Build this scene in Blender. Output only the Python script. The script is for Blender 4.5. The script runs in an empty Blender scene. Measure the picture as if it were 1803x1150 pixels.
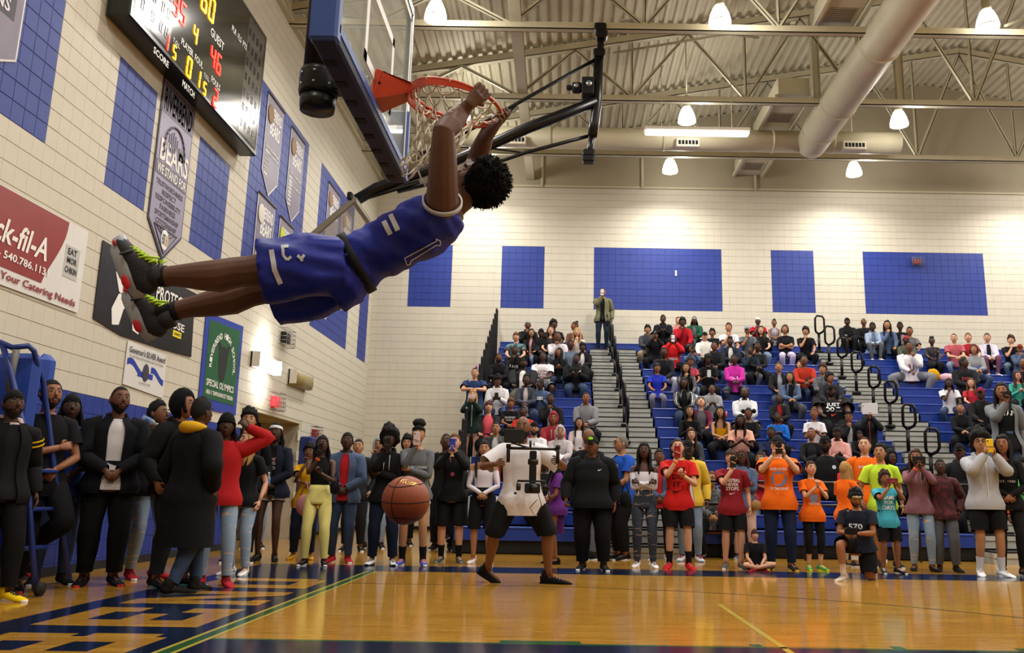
import bpy, math, random
from mathutils import Vector, Matrix, noise
from mathutils.bvhtree import BVHTree
V = Vector
PI = math.pi
random.seed(7)
SC = bpy.context.scene
COL = SC.collection

# ---------------------------------------------------------------- camera, light, exposure
F, PPX, PPY, CH = 1560.0, 992.0, 540.0, 1.02
def _k(px, py): return V((px - PPX, -(py - PPY), -F))
_Y = _k(987, 876).normalized()
_Z = _k(987, 876).cross(_k(1987, 876 + 16)).normalized()
if _Z.y < 0: _Z = -_Z
_X = _Y.cross(_Z)
RC = Matrix((_X, _Y, _Z))            # rows: world axes seen in camera space = camera-to-world rotation
CAMPOS = V((0, 0, CH))
cam_d = bpy.data.cameras.new('camera'); cam = bpy.data.objects.new('camera', cam_d); COL.objects.link(cam)
cam.matrix_world = Matrix.Translation(CAMPOS) @ RC.to_4x4()
cam_d.sensor_width = 36; cam_d.lens = F / 1803 * 36
cam_d.shift_x = (901.5 - PPX) / 1803; cam_d.shift_y = -(575 - PPY) / 1803
cam_d.clip_end = 200; cam_d.clip_start = 0.05
cam_d.dof.use_dof = False
SC.camera = cam
def at(px, py, X=None, Y=None, Z=None):
    r = RC @ _k(px, py)
    if X is not None: t = X / r.x
    elif Y is not None: t = Y / r.y
    else: t = (Z - CH) / r.z
    return CAMPOS + r * t
def proj(p):
    q = RC.transposed() @ (V(p) - CAMPOS)
    return PPX + F * q.x / -q.z, PPY - F * q.y / -q.z

SC.view_settings.view_transform = 'Standard'
SC.view_settings.look = 'None'
SC.view_settings.gamma = 1
SC.view_settings.use_curve_mapping = False
SC.view_settings.exposure = -0.25
w = bpy.data.worlds.new('world'); SC.world = w; w.use_nodes = True
w.node_tree.nodes['Background'].inputs[0].default_value = (0.9, 0.85, 0.7, 1)
w.node_tree.nodes['Background'].inputs[1].default_value = 0.02
cy = SC.cycles
cy.max_bounces = 6; cy.diffuse_bounces = 3; cy.glossy_bounces = 3; cy.transmission_bounces = 5; cy.transparent_max_bounces = 8
cy.caustics_reflective = False; cy.caustics_refractive = False
cy.use_denoising = True; cy.sample_clamp_indirect = 4.0
LAMP_W = 225.0          # each high-bay lamp
LAMP_COL = (1.0, 0.965, 0.90)

# ---------------------------------------------------------------- materials
def lin(h):
    h = h.lstrip('#'); o = []
    for i in (0, 2, 4):
        c = int(h[i:i+2], 16) / 255
        o.append(c / 12.92 if c < 0.04045 else ((c + 0.055) / 1.055) ** 2.4)
    return (*o, 1)
_M = {}
def mat(name, hexc, rough=0.6, metal=0.0, spec=0.5, bump=0.0, bscale=60, var=0.0, vscale=8, emit=0.0, alpha=1.0, trans=0.0, coat=0.0, ior=1.45):
    key = (name, hexc, rough, metal)
    if key in _M: return _M[key]
    m = bpy.data.materials.new(name); m.use_nodes = True
    nt = m.node_tree; b = nt.nodes['Principled BSDF']
    c = lin(hexc)
    b.inputs['Base Color'].default_value = c
    b.inputs['Roughness'].default_value = rough
    b.inputs['Metallic'].default_value = metal
    b.inputs['Specular IOR Level'].default_value = spec
    b.inputs['IOR'].default_value = ior
    if coat: b.inputs['Coat Weight'].default_value = coat; b.inputs['Coat Roughness'].default_value = 0.1
    if emit:
        b.inputs['Emission Color'].default_value = c; b.inputs['Emission Strength'].default_value = emit
        try: m.cycles.emission_sampling = 'NONE'
        except Exception: pass
    if alpha < 1: b.inputs['Alpha'].default_value = alpha
    if trans: b.inputs['Transmission Weight'].default_value = trans
    if bump or var:
        tc = nt.nodes.new('ShaderNodeTexCoord'); nz = nt.nodes.new('ShaderNodeTexNoise')
        nt.links.new(tc.outputs['Object'], nz.inputs['Vector'])
        if bump:
            nz.inputs['Scale'].default_value = bscale; nz.inputs['Detail'].default_value = 3
            bp = nt.nodes.new('ShaderNodeBump'); bp.inputs['Strength'].default_value = bump; bp.inputs['Distance'].default_value = 0.01
            nt.links.new(nz.outputs['Fac'], bp.inputs['Height']); nt.links.new(bp.outputs['Normal'], b.inputs['Normal'])
        if var:
            n2 = nt.nodes.new('ShaderNodeTexNoise'); n2.inputs['Scale'].default_value = vscale; n2.inputs['Detail'].default_value = 4
            nt.links.new(tc.outputs['Object'], n2.inputs['Vector'])
            mx = nt.nodes.new('ShaderNodeMixRGB'); mx.blend_type = 'MULTIPLY'; mx.inputs['Color1'].default_value = c
            rp = nt.nodes.new('ShaderNodeValToRGB')
            rp.color_ramp.elements[0].position = 0.3; rp.color_ramp.elements[1].position = 0.7
            lo = 1 - var
            rp.color_ramp.elements[0].color = (lo, lo, lo, 1); rp.color_ramp.elements[1].color = (1, 1, 1, 1)
            nt.links.new(n2.outputs['Fac'], rp.inputs['Fac']); nt.links.new(rp.outputs['Color'], mx.inputs['Color2'])
            mx.inputs['Fac'].default_value = 1
            nt.links.new(mx.outputs['Color'], b.inputs['Base Color'])
    _M[key] = m
    return m
def cloth(h): return mat('fabric_' + h, h, 0.88, 0, 0.2, bump=0.25, bscale=90)
def pattern(name, h1, h2, scale=18, thr=0.52, kind='noise'):
    key = (name, h1, h2)
    if key in _M: return _M[key]
    m = bpy.data.materials.new(name); m.use_nodes = True; nt = m.node_tree; b = nt.nodes['Principled BSDF']
    b.inputs['Roughness'].default_value = 0.85
    tc = nt.nodes.new('ShaderNodeTexCoord')
    if kind == 'noise':
        t = nt.nodes.new('ShaderNodeTexNoise'); t.inputs['Scale'].default_value = scale; t.inputs['Detail'].default_value = 3; out = t.outputs['Fac']
    elif kind == 'rips':
        mp = nt.nodes.new('ShaderNodeMapping'); mp.inputs['Scale'].default_value = (5, 5, 26)
        nt.links.new(tc.outputs['Object'], mp.inputs['Vector'])
        t = nt.nodes.new('ShaderNodeTexNoise'); t.inputs['Scale'].default_value = 1.4; t.inputs['Detail'].default_value = 2; out = t.outputs['Fac']
    nt.links.new((mp if kind == 'rips' else tc).outputs[0 if kind == 'rips' else 'Object'], t.inputs['Vector'])
    rp = nt.nodes.new('ShaderNodeValToRGB'); rp.color_ramp.elements[0].position = thr; rp.color_ramp.elements[1].position = thr + 0.04
    rp.color_ramp.elements[0].color = lin(h1); rp.color_ramp.elements[1].color = lin(h2)
    nt.links.new(out, rp.inputs['Fac']); nt.links.new(rp.outputs['Color'], b.inputs['Base Color'])
    _M[key] = m
    return m

# ---------------------------------------------------------------- mesh builder
class MB:
    def __init__(s): s.v = []; s.f = []; s.m = []; s.sm = []
    def add(s, vs, fs, mi=0, smooth=False):
        o = len(s.v); s.v += [tuple(v) for v in vs]
        for f in fs: s.f.append(tuple(i + o for i in f)); s.m.append(mi); s.sm.append(smooth)
    def box(s, a, b, mi=0, mtx=None):
        (x0, y0, z0), (x1, y1, z1) = a, b
        if x0 > x1: x0, x1 = x1, x0
        if y0 > y1: y0, y1 = y1, y0
        if z0 > z1: z0, z1 = z1, z0
        vs = [V(p) for p in ((x0,y0,z0),(x1,y0,z0),(x1,y1,z0),(x0,y1,z0),(x0,y0,z1),(x1,y0,z1),(x1,y1,z1),(x0,y1,z1))]
        if mtx is not None: vs = [mtx @ v for v in vs]
        s.add(vs, [(0,3,2,1),(4,5,6,7),(0,1,5,4),(1,2,6,5),(2,3,7,6),(3,0,4,7)], mi)
    def rbox(s, a, b, r, mi=0, mtx=None):
        """box with bevelled edges"""
        c = (V(a) + V(b)) / 2; h = (V(b) - V(a)) / 2; h = V((abs(h.x), abs(h.y), abs(h.z))); r = min(r, h.x * .9, h.y * .9, h.z * .9)
        vs = []; idx = {}
        for sx in (-1, 1):
            for sy in (-1, 1):
                for sz in (-1, 1):
                    for ax in range(3):
                        p = V((sx * (h.x - r), sy * (h.y - r), sz * (h.z - r)))
                        p[ax] += (sx, sy, sz)[ax] * r
                        idx[(sx, sy, sz, ax)] = len(vs); vs.append(c + p)
        fs = []
        for ax in range(3):
            o1, o2 = [(1, 2), (2, 0), (0, 1)][ax]
            for sg in (-1, 1):
                q = []
                for s1, s2 in ((-1, -1), (1, -1), (1, 1), (-1, 1)):
                    k = [0, 0, 0]; k[ax] = sg; k[o1] = s1; k[o2] = s2; q.append(idx[(*k, ax)])
                fs.append(tuple(q if sg > 0 else q[::-1]))
            for s1 in (-1, 1):
                for s2 in (-1, 1):
                    k0 = [0, 0, 0]; k1 = [0, 0, 0]; k0[ax] = -1; k1[ax] = 1; k0[o1] = k1[o1] = s1; k0[o2] = k1[o2] = s2
                    q = [idx[(*k0, o1)], idx[(*k1, o1)], idx[(*k1, o2)], idx[(*k0, o2)]]
                    fs.append(tuple(q if s1 * s2 < 0 else q[::-1]))
        for sx in (-1, 1):
            for sy in (-1, 1):
                for sz in (-1, 1):
                    q = [idx[(sx, sy, sz, 0)], idx[(sx, sy, sz, 1)], idx[(sx, sy, sz, 2)]]
                    fs.append(tuple(q if sx * sy * sz > 0 else q[::-1]))
        if mtx is not None: vs = [mtx @ v for v in vs]
        s.add(vs, fs, mi)
    def tube(s, pts, rad, n=8, up=None, mi=0, cap=True, smooth=True, a0=0.0, a1=None, phase=0.0):
        """lofted tube through pts; rad float or list of float/(a,b); partial angle when a1 given"""
        pts = [V(p) for p in pts]
        if not isinstance(rad, (list, tuple)): rad = [rad] * len(pts)
        rings = []; part = a1 is not None
        u = None
        for i, p in enumerate(pts):
            t = (pts[min(i + 1, len(pts) - 1)] - pts[max(i - 1, 0)])
            if t.length < 1e-9: t = V((0, 0, 1))
            t.normalize()
            if up is not None: u = V(up) - t * V(up).dot(t)
            elif u is None:
                u = t.orthogonal()
            else: u = u - t * u.dot(t)
            if u.length < 1e-6: u = t.orthogonal()
            u.normalize(); w_ = t.cross(u)
            a, b = rad[i] if isinstance(rad[i], (tuple, list)) else (rad[i], rad[i])
            m_ = n + 1 if part else n
            ring = []
            for k in range(m_):
                an = (a0 + (a1 - a0) * k / n) if part else 2 * PI * k / n + phase
                ring.append(p + u * (a * math.cos(an)) + w_ * (b * math.sin(an)))
            rings.append(ring)
        s.rings(rings, mi, cap and not part, smooth, closed=not part)
    def rings(s, rings, mi=0, cap=True, smooth=True, closed=True, skip=None):
        n = len(rings[0]); vs = [p for r in rings for p in r]; fs = []
        for i in range(len(rings) - 1):
            for k in range(n if closed else n - 1):
                if skip and skip(i, k): continue
                a = i * n + k; b = i * n + (k + 1) % n
                fs.append((a, b, b + n, a + n))
        if cap:
            fs.append(tuple(range(n))[::-1]); fs.append(tuple((len(rings) - 1) * n + k for k in range(n)))
        s.add(vs, fs, mi, smooth)
    def ball(s, c, r, n=10, m=7, mi=0, fn=None, mtx=None):
        c = V(c); r = V(r) if hasattr(r, '__len__') else V((r, r, r)); rings = []
        for i in range(m + 1):
            th = PI * i / m; th = min(max(th, 0.06), PI - 0.06)
            ring = []
            for k in range(n):
                ph = 2 * PI * k / n
                d = V((math.sin(th) * math.cos(ph), math.sin(th) * math.sin(ph), -math.cos(th)))
                q = fn(d) if fn else 1.0
                p = V((d.x * r.x * q, d.y * r.y * q, d.z * r.z * q))
                if mtx is not None: p = mtx @ p
                ring.append(c + p)
            rings.append(ring)
        s.rings(rings, mi)
    def mesh(s, name):
        me = bpy.data.meshes.new(name); me.from_pydata(s.v, [], s.f)
        me.polygons.foreach_set('material_index', s.m); me.polygons.foreach_set('use_smooth', s.sm)
        me.update(); return me
    def build(s, name, mats, parent=None, **kw):
        me = s.mesh(name)
        for m in (mats if isinstance(mats, (list, tuple)) else [mats]): me.materials.append(m)
        return link(name, me, parent, **kw)
def link(name, me, parent=None, mtx=None, **kw):
    o = bpy.data.objects.new(name, me); COL.objects.link(o)
    if parent is not None: o.parent = parent
    if mtx is not None: o.matrix_basis = mtx
    for k, v in kw.items(): o[k] = v
    return o
def empty(name, loc=(0, 0, 0), rz=0, sc=1, **kw):
    o = bpy.data.objects.new(name, None); COL.objects.link(o); o.location = loc; o.rotation_euler = (0, 0, rz); o.scale = (sc, sc, sc)
    o.empty_display_size = 0.1
    for k, v in kw.items(): o[k] = v
    return o
def setmats(o, mats):
    for i, m in enumerate(mats):
        if i < len(o.material_slots) and m is not None:
            o.material_slots[i].link = 'OBJECT'; o.material_slots[i].material = m

# text as 2D triangles, unit cap height, origin lower left
_T = {}
def text2d(s, bold=True, sp=1.0):
    if (s, bold, sp) in _T: return _T[(s, bold, sp)]
    cu = bpy.data.curves.new('t', 'FONT'); cu.body = s; cu.size = 1; cu.resolution_u = 2; cu.space_character = sp
    cu.offset = 0.02 if bold else 0.0
    ob = bpy.data.objects.new('t', cu)
    me = bpy.data.meshes.new_from_object(ob)
    vs = [(v.co.x, v.co.y) for v in me.vertices]; fs = [tuple(p.vertices) for p in me.polygons]
    if vs:
        x0 = min(v[0] for v in vs); x1 = max(v[0] for v in vs); y0 = min(v[1] for v in vs); y1 = max(v[1] for v in vs)
        if any(c in 'gjpqy,' for c in s) and s[0].isupper(): pass
        vs = [((x - x0) / (x1 - x0), (y - y0) / (y1 - y0)) for x, y in vs]
    bpy.data.objects.remove(ob); bpy.data.curves.remove(cu); bpy.data.meshes.remove(me)
    _T[(s, bold, sp)] = (vs, fs); return vs, fs
def text_on(mb, s, fn, mi=0, bold=True, sp=1.0):
    """fn maps (u,v) in 0..1 to a 3D point"""
    vs, fs = text2d(s, bold, sp); mb.add([fn(u, v) for u, v in vs], fs, mi)
# ================================================================ the hall
WX, WY = -6.1, 27.5          # left wall plane, far wall plane
XR = 30.1
cream = mat('cream_painted_block', '#cbc4b3', 0.6, bump=0.18, bscale=120, var=0.05, vscale=3)
blueb = mat('blue_painted_block', '#20368a', 0.5, bump=0.18, bscale=120, var=0.08, vscale=3)
shaded_cream = mat('shaded_cream_wall_upper', '#a39a84', 0.7, var=0.06, vscale=1.5)  # gable cream darkened; the dimness above the lamps is put into the colour
mortar_c = mat('cream_joint', '#b9b09b', 0.8)
mortar_b = mat('blue_joint', '#1d2b78', 0.6)
steel = mat('cream_painted_steel', '#c3bda2', 0.5, var=0.08, vscale=4)
deckm = mat('cream_painted_roof_deck', '#cec7ad', 0.55, var=0.12, vscale=1.2)
blk = mat('black_metal', '#101012', 0.35, 0.3)
blkm = mat('matt_black', '#0b0b0c', 0.8)
def roof_z(x): return 11.42 + .175 * (x - WX) if x <= 12 else 11.42 + .175 * (12 - WX) - .175 * (x - 12)

# floor -----------------------------------------------------------
def wood_material():
    m = bpy.data.materials.new('polished_maple_strips'); m.use_nodes = True; nt = m.node_tree; b = nt.nodes['Principled BSDF']
    tc = nt.nodes.new('ShaderNodeTexCoord')
    mp = nt.nodes.new('ShaderNodeMapping')
    nt.links.new(tc.outputs['Object'], mp.inputs['Vector'])
    br = nt.nodes.new('ShaderNodeTexBrick'); br.inputs['Scale'].default_value = 1.0
    br.inputs['Color1'].default_value = lin('#b98a38'); br.inputs['Color2'].default_value = lin('#a9792c'); br.inputs['Mortar'].default_value = lin('#8f6828')
    br.inputs['Mortar Size'].default_value = 0.0016; br.inputs['Brick Width'].default_value = 1.1; br.inputs['Row Height'].default_value = 0.057
    br.inputs['Mortar Smooth'].default_value = 0.3
    nt.links.new(mp.outputs[0], br.inputs['Vector'])
    m2 = nt.nodes.new('ShaderNodeMapping'); m2.inputs['Scale'].default_value = (3, 60, 1); nt.links.new(tc.outputs['Object'], m2.inputs['Vector'])
    nz = nt.nodes.new('ShaderNodeTexNoise'); nz.inputs['Scale'].default_value = 1; nz.inputs['Detail'].default_value = 5; nt.links.new(m2.outputs[0], nz.inputs['Vector'])
    rp = nt.nodes.new('ShaderNodeValToRGB'); rp.color_ramp.elements[0].color = (.72, .72, .72, 1); rp.color_ramp.elements[1].color = (1.1, 1.1, 1.1, 1)
    rp.color_ramp.elements[0].position = .35; rp.color_ramp.elements[1].position = .65
    nt.links.new(nz.outputs['Fac'], rp.inputs['Fac'])
    mx = nt.nodes.new('ShaderNodeMixRGB'); mx.blend_type = 'MULTIPLY'; mx.inputs['Fac'].default_value = 1
    nt.links.new(br.outputs['Color'], mx.inputs['Color1']); nt.links.new(rp.outputs['Color'], mx.inputs['Color2'])
    nt.links.new(mx.outputs['Color'], b.inputs['Base Color'])
    b.inputs['Roughness'].default_value = 0.10; b.inputs['Specular IOR Level'].default_value = 0.5
    m3 = nt.nodes.new('ShaderNodeMapping'); m3.inputs['Scale'].default_value = (1.2, 17.5, 1); nt.links.new(tc.outputs['Object'], m3.inputs['Vector'])
    n3 = nt.nodes.new('ShaderNodeTexNoise'); n3.inputs['Scale'].default_value = 1.0; n3.inputs['Detail'].default_value = 2; nt.links.new(m3.outputs[0], n3.inputs['Vector'])
    bp = nt.nodes.new('ShaderNodeBump'); bp.inputs['Strength'].default_value = 0.10; bp.inputs['Distance'].default_value = 0.01
    nt.links.new(n3.outputs['Fac'], bp.inputs['Height']); nt.links.new(bp.outputs['Normal'], b.inputs['Normal'])
    return m
wood = wood_material()
def court_paint(name, h):
    m = mat(name, h, 0.14, 0, 0.5, bump=0.03, bscale=14); return m
navy = court_paint('navy_court_paint', '#111c33'); yel = court_paint('pale_yellow_court_paint', '#b3a043'); grn = court_paint('green_court_paint', '#2c5430')
b = MB(); b.box((WX - 1.5, -8, -0.2), (XR, WY, 0)); b.build('floor', wood, kind='structure')
def fmark(name, rects, m, z=0.0012, polys=()):
    b = MB()
    for k, (x0, y0, x1, y1) in enumerate(rects): zz = z + k * .0001; b.add([(x0, y0, zz), (x1, y0, zz), (x1, y1, zz), (x0, y1, zz)], [(0, 1, 2, 3)])
    for p in polys:
        n = len(p); b.add([(x, y, z) for x, y in p], [tuple(range(n))])
    return b.build(name, m, kind='structure')
fmark('floor_border_band', [(-2.62, 12.55, XR, 13.55), (-4.35, -2, -2.62, 13.55)], navy, 0.001)
# baseline stripes: yellow, green, yellow
fmark('floor_yellow_line', [(-2.62, -2, -2.585, 12.55), (-2.50, -2, -2.465, 12.55), (-2.465, 12.47, XR, 12.5)], yel, 0.0016)
fmark('floor_green_line', [(-2.585, -2, -2.50, 12.55)], grn, 0.0014)
fmark('floor_key', [(-2.465, 1.9, 3.4, 6.62)], navy, 0.001)
fmark('floor_key_line', [(-2.465, 6.62, 3.4, 6.68), (3.35, 1.9, 3.4, 6.68), (-.42, 6.68, .16, 6.79), (1.38, 6.68, 1.46, 6.79), (2.4, 6.68, 2.48, 6.79), (3.3, 6.68, 3.38, 6.79)], grn, 0.0014)
fmark('floor_yellow_corner_line', [(1.575, 0, 1.625, 9.28), (1.6, 9.26, XR, 9.285)], yel, 0.0014)
arc = []
cxa, cya, ra = -0.63, 4.35, 6.45
for k in range(61):
    a = PI / 2 - k / 60 * PI / 2
    arc.append((cxa + ra * math.cos(a), cya + ra * math.sin(a)))
b = MB(); vs = [(-2.46, cya + ra, .0015), (-2.46, cya + ra + .035, .0015)]
for x, y in arc:
    d = V((x - cxa, y - cya)).normalized(); vs += [(x, y, .0015), (x + d.x * .035, y + d.y * .035, .0015)]
b.add(vs, [(2 * i, 2 * i + 1, 2 * i + 3, 2 * i + 2) for i in range(len(vs) // 2 - 1)]); b.build('floor_three_point_line', mat('dark_court_line', '#3a3118', 0.2), kind='structure')
# block letters, wood-coloured in the navy band: local u right (+Y), v up (-X), size W x H
def letter(ch, y0, wd=1.12):
    X0, X1 = -4.06, -2.78
    t, q = .24, .05
    R = {'B': [(0, 0, .32, 1), (.66, .07, 1, .46), (.66, .54, .97, .93), (0, 0, .86, .2), (0, .8, .84, 1), (0, .42, .85, .58), (-.04, 0, .1, .12), (-.04, .88, .1, 1)],
         'E': [(0, 0, .32, 1), (0, 0, 1, .2), (0, .8, 1, 1), (0, .41, .66, .59), (.74, 0, 1, .36), (.74, .64, 1, 1)],
         'N': [(0, 0, .26, 1), (.74, 0, 1, 1), (-.04, 0, .34, .14), (-.04, .86, .30, 1), (.68, .86, 1.04, 1)],
         'D': [(0, 0, .32, 1), (0, 0, .84, .22), (0, .78, .84, 1), (.68, .1, 1, .9)],
         'R': [(0, 0, .3, 1), (0, .8, .82, 1), (0, .41, .8, .6), (.68, .5, 1, .9), (.66, 0, 1, .42)]}[ch]
    b = MB()
    for k, (u0, v0, u1, v1) in enumerate(R):
        x0, x1, ya, yb = X1 - v1 * (X1 - X0), X1 - v0 * (X1 - X0), y0 + u0 * wd, y0 + u1 * wd; z = .0016 + k * .00025
        b.add([(x0, ya, z), (x1, ya, z), (x1, yb, z), (x0, yb, z)], [(0, 1, 2, 3)])
    if ch == 'N':
        P = [(.02, 1), (.3, 1), (.98, 0), (.7, 0)]
        b.add([(X1 - v * (X1 - X0), y0 + u * wd, .003) for u, v in P], [(0, 1, 2, 3)])
    b.build('floor_letter', wood, kind='structure')
for ch, y in (('R', 4.25), ('B', 5.7), ('E', 7.17), ('N', 8.62), ('D', 10.12)): letter(ch, y)

# block walls -----------------------------------------------------
def block_mesh(L, H, g, gv, d):
    b = MB()
    for u0, u1 in ((gv, L / 2 - gv * .5), (L / 2 + gv * .5, L - gv)):
        a = [(u0, 0, g), (u1, 0, g), (u1, 0, H - g), (u0, 0, H - g)]; e = g; ev = gv
        f = [(u0 + ev, -d, g + e), (u1 - ev, -d, g + e), (u1 - ev, -d, H - g - e), (u0 + ev, -d, H - g - e)]
        b.add(a + f, [(4, 5, 6, 7), (0, 1, 5, 4), (1, 2, 6, 5), (2, 3, 7, 6), (3, 0, 4, 7)])
    return b
def block_wall(name, root, origin, udir, H, course, z_off, length, ztop, colour_of, skip, L=.455, zmin=0.0):
    """udir: wall direction. blocks face -90deg of udir; nearest 300 as parts, the rest one part"""
    B = block_mesh(L, course, .0022, .0007, .006); me = B.mesh('block'); me.materials.append(cream)
    B2 = block_mesh(L, course, .0032, .0026, .007); me2 = B2.mesh('block'); me2.materials.append(blueb)
    rows = []
    z = z_off - course * math.ceil((z_off - zmin) / course)
    r = 0; cells = []
    while z < ztop - .02:
        u = -(L / 2 if r % 2 else 0)
        while u < length - .05:
            cells.append((u, z)); u += L
        z += course; r += 1
    ang = math.atan2(udir.y, udir.x); out = []
    for u, z in cells:
        p = origin + udir * (u + L / 2); p.z = z + course / 2
        if skip(u, u + L, z, z + course): continue
        px, py = proj(p); vis = (-20 < px < 1823 and -20 < py < 1170)
        d = (p - CAMPOS).length
        c = colour_of(u, u + L, z, z + course)
        out.append((0 if vis else 1, d, u, z, c))
    out.sort()
    M_ = {'c': cream, 'b': blueb}
    rest = MB(); n = 0
    for vis, d, u, z, c in out:
        mt = Matrix.Translation(V((origin.x + udir.x * u, origin.y + udir.y * u, z))) @ Matrix.Rotation(ang, 4, 'Z')
        if not vis and n < 300 and len(c) == 1:
            o = link('block', me2 if c == 'b' else me, root, mtx=mt); n += 1
        else:
            # a block cut by a colour edge keeps both paints
            k = len(rest.v)
            rest.v += [tuple(mt @ V(v)) for v in (B2 if 'b' in c else B).v]
            for j, f in enumerate(B.f):
                rest.f.append(tuple(i + k for i in f))
                cc = c if len(c) == 1 else c[0 if j < 5 else 1]
                rest.m.append(1 if cc == 'b' else 0); rest.sm.append(False)
    rest.build('distant_blocks', [cream, blueb], root, kind='stuff')
# left wall (x = WX, runs along +Y) blue panels: y0,y1,z0,z1
PL = [(4.0, 9.70, 4.97, 6.81), (11.04, 12.27, 4.97, 6.81), (13.75, 15.15, 4.97, 6.81), (16.22, 19.74, 4.97, 9.10), (21.0, 24.5, 4.97, 9.10), (26.0, 26.95, 4.97, 9.1), (-9, 17.0, 0, 2.29)]
LC = .23
def snapc(v, off, c): return off + round((v - off) / c) * c
PLs = [(a, b_, snapc(c_, 4.97, LC), snapc(d_, 4.97, LC)) for a, b_, c_, d_ in PL]
def col_left(u0, u1, z0, z1):
    zc = (z0 + z1) / 2; r = ''
    for uc in ((u0 * .75 + u1 * .25), (u0 * .25 + u1 * .75)):
        y = -8 + uc
        r += 'b' if any(a <= y <= b_ and c_ <= zc <= d_ for a, b_, c_, d_ in PLs) else 'c'
    return r[0] if r[0] == r[1] else r
DOOR = (16.95, 20.75, 2.6)
def skip_left(u0, u1, z0, z1):
    y0, y1 = -8 + u0, -8 + u1
    return y1 > DOOR[0] + .1 and y0 < DOOR[1] - .1 and z0 < DOOR[2] - .05
wl = empty('wall_left', (0, 0, 0), kind='structure')
b = MB()
b.box((WX - .3, -8, 0), (WX - .002, DOOR[0], 11.5)); b.box((WX - .3, DOOR[1], 0), (WX - .002, WY, 11.5)); b.box((WX - .3, DOOR[0], DOOR[2]), (WX - .002, DOOR[1], 11.5))
b.build('backing', mortar_c, wl)
b = MB()
for y0_, y1_, z0_, z1_ in PLs: b.box((WX - .002, y0_, z0_), (WX + .0015, min(y1_, DOOR[0]) if z0_ < 2 else y1_, z1_))
b.build('panel_backing', mortar_b, wl)
block_wall('wall_left', wl, V((WX, -8, 0)), V((0, 1, 0)), 0, LC, 4.97, 35.5, 11.1, col_left, skip_left)
# mirrored block orientation: blocks built facing local -Y; along +Y wall that is +X, good.
# far wall (y = WY, along +X)
PF = [(-4.93, -3.62), (-2.05, -.66), (.93, 5.02), (6.6, 7.98), (9.5, 13.5), (15.2, 16.6)]
FC = .2267
def col_far(u0, u1, z0, z1):
    zc = (z0 + z1) / 2; r = ''
    for uc in ((u0 * .75 + u1 * .25), (u0 * .25 + u1 * .75)):
        x = WX + uc
        r += 'b' if 6.87 <= zc <= 8.91 and any(a <= x <= b_ for a, b_ in PF) else 'c'
    return r[0] if r[0] == r[1] else r
wf = empty('wall_far', (0, 0, 0), kind='structure')
b = MB(); b.box((WX, WY + .002, 0), (XR, WY + .3, 11.0)); b.build('backing', mortar_c, wf)
b = MB()
for x0_, x1_ in PF: b.box((x0_, WY - .0015, 6.87), (x1_, WY + .002, 8.91))
b.build('panel_backing', mortar_b, wf)
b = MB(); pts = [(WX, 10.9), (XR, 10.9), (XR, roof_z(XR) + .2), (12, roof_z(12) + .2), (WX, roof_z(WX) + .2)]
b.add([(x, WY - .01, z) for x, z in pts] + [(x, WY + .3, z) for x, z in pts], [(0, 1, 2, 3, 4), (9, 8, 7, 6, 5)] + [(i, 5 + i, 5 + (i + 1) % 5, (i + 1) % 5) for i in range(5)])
b.build('gable_panel', shaded_cream, wf)
block_wall('wall_far', wf, V((WX, WY, 0)), V((1, 0, 0)), 0, FC, 6.87, 24, 10.95, col_far, lambda u0, u1, z0, z1: z1 < 5.3 and u0 > 5.2, zmin=0)
b = MB(); b.box((-.6, WY - .009, 0), (XR, WY, 5.25)); b.box((17.9, WY - .012, 5), (XR, WY, 11)); b.build('hidden_lower_wall', cream, wf)
b = MB(); b.box((WX, WY - .06, 10.92), (XR, WY - .012, 10.98)); b.build('trim_1', steel, kind='structure')
# surface conduits on far wall
def tubeobj(name, pts, r, m, n=8, parent=None, **kw):
    b = MB(); b.tube(pts, r, n); return b.build(name, m, parent, **kw)
for px in (955, 1131, 1330):
    x = at(px, 300, Y=WY - .08).x
    o = tubeobj('wall_conduit', [(x, WY - .06, 10.9), (x, WY - .06, roof_z(x) - .1)], .05, steel, label='thin vertical cream conduit on far gable wall, ' + {955: 'nearest the side basket mast', 1131: 'behind the long tube light', 1330: 'below the square grilles'}[px], category='conduit')
# cages on walls
b = MB(); b.box((XR, -8, 0), (XR + .3, WY, 11.6)); b.build('wall_right', cream, kind='structure')
b = MB(); b.box((WX - 1.5, -8.3, 0), (XR, -8, 15)); b.build('wall_near', cream, kind='structure')
# door recess
b = MB(); y0, y1, zt = DOOR; dx = 1.35
b.box((WX - dx, y0 - .1, 0), (WX - .3, y0, zt + .1)); b.box((WX - dx, y1, 0), (WX - .3, y1 + .1, zt + .1)); b.box((WX - dx, y0 - .1, zt), (WX - .3, y1 + .1, zt + .15))
b.build('door_recess', cream, kind='structure')
b = MB(); b.box((WX - dx - .1, y0 - .2, 0), (WX - dx, y1 + .2, zt + .15)); b.build('door_recess_back', mat('painted_corridor_gloom', '#15130f', 0.8), kind='structure')  # near-black panel; the unlit interior behind the doors is painted dark
d1 = empty('door_1', (0, 0, 0), kind='structure'); brn = mat('brown_door_frame', '#4a3a2a', .5)
b = MB(); fx = WX - .95
b.box((fx - .05, y0, 0), (fx + .05, y0 + .09, zt)); b.box((fx - .05, y1 - .09, 0), (fx + .05, y1, zt)); b.box((fx - .05, y0, zt - .09), (fx + .05, y1, zt)); b.box((fx - .04, (y0 + y1) / 2 - .05, 0), (fx + .04, (y0 + y1) / 2 + .05, zt)); b.build('door_frame', brn, d1)
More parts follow.
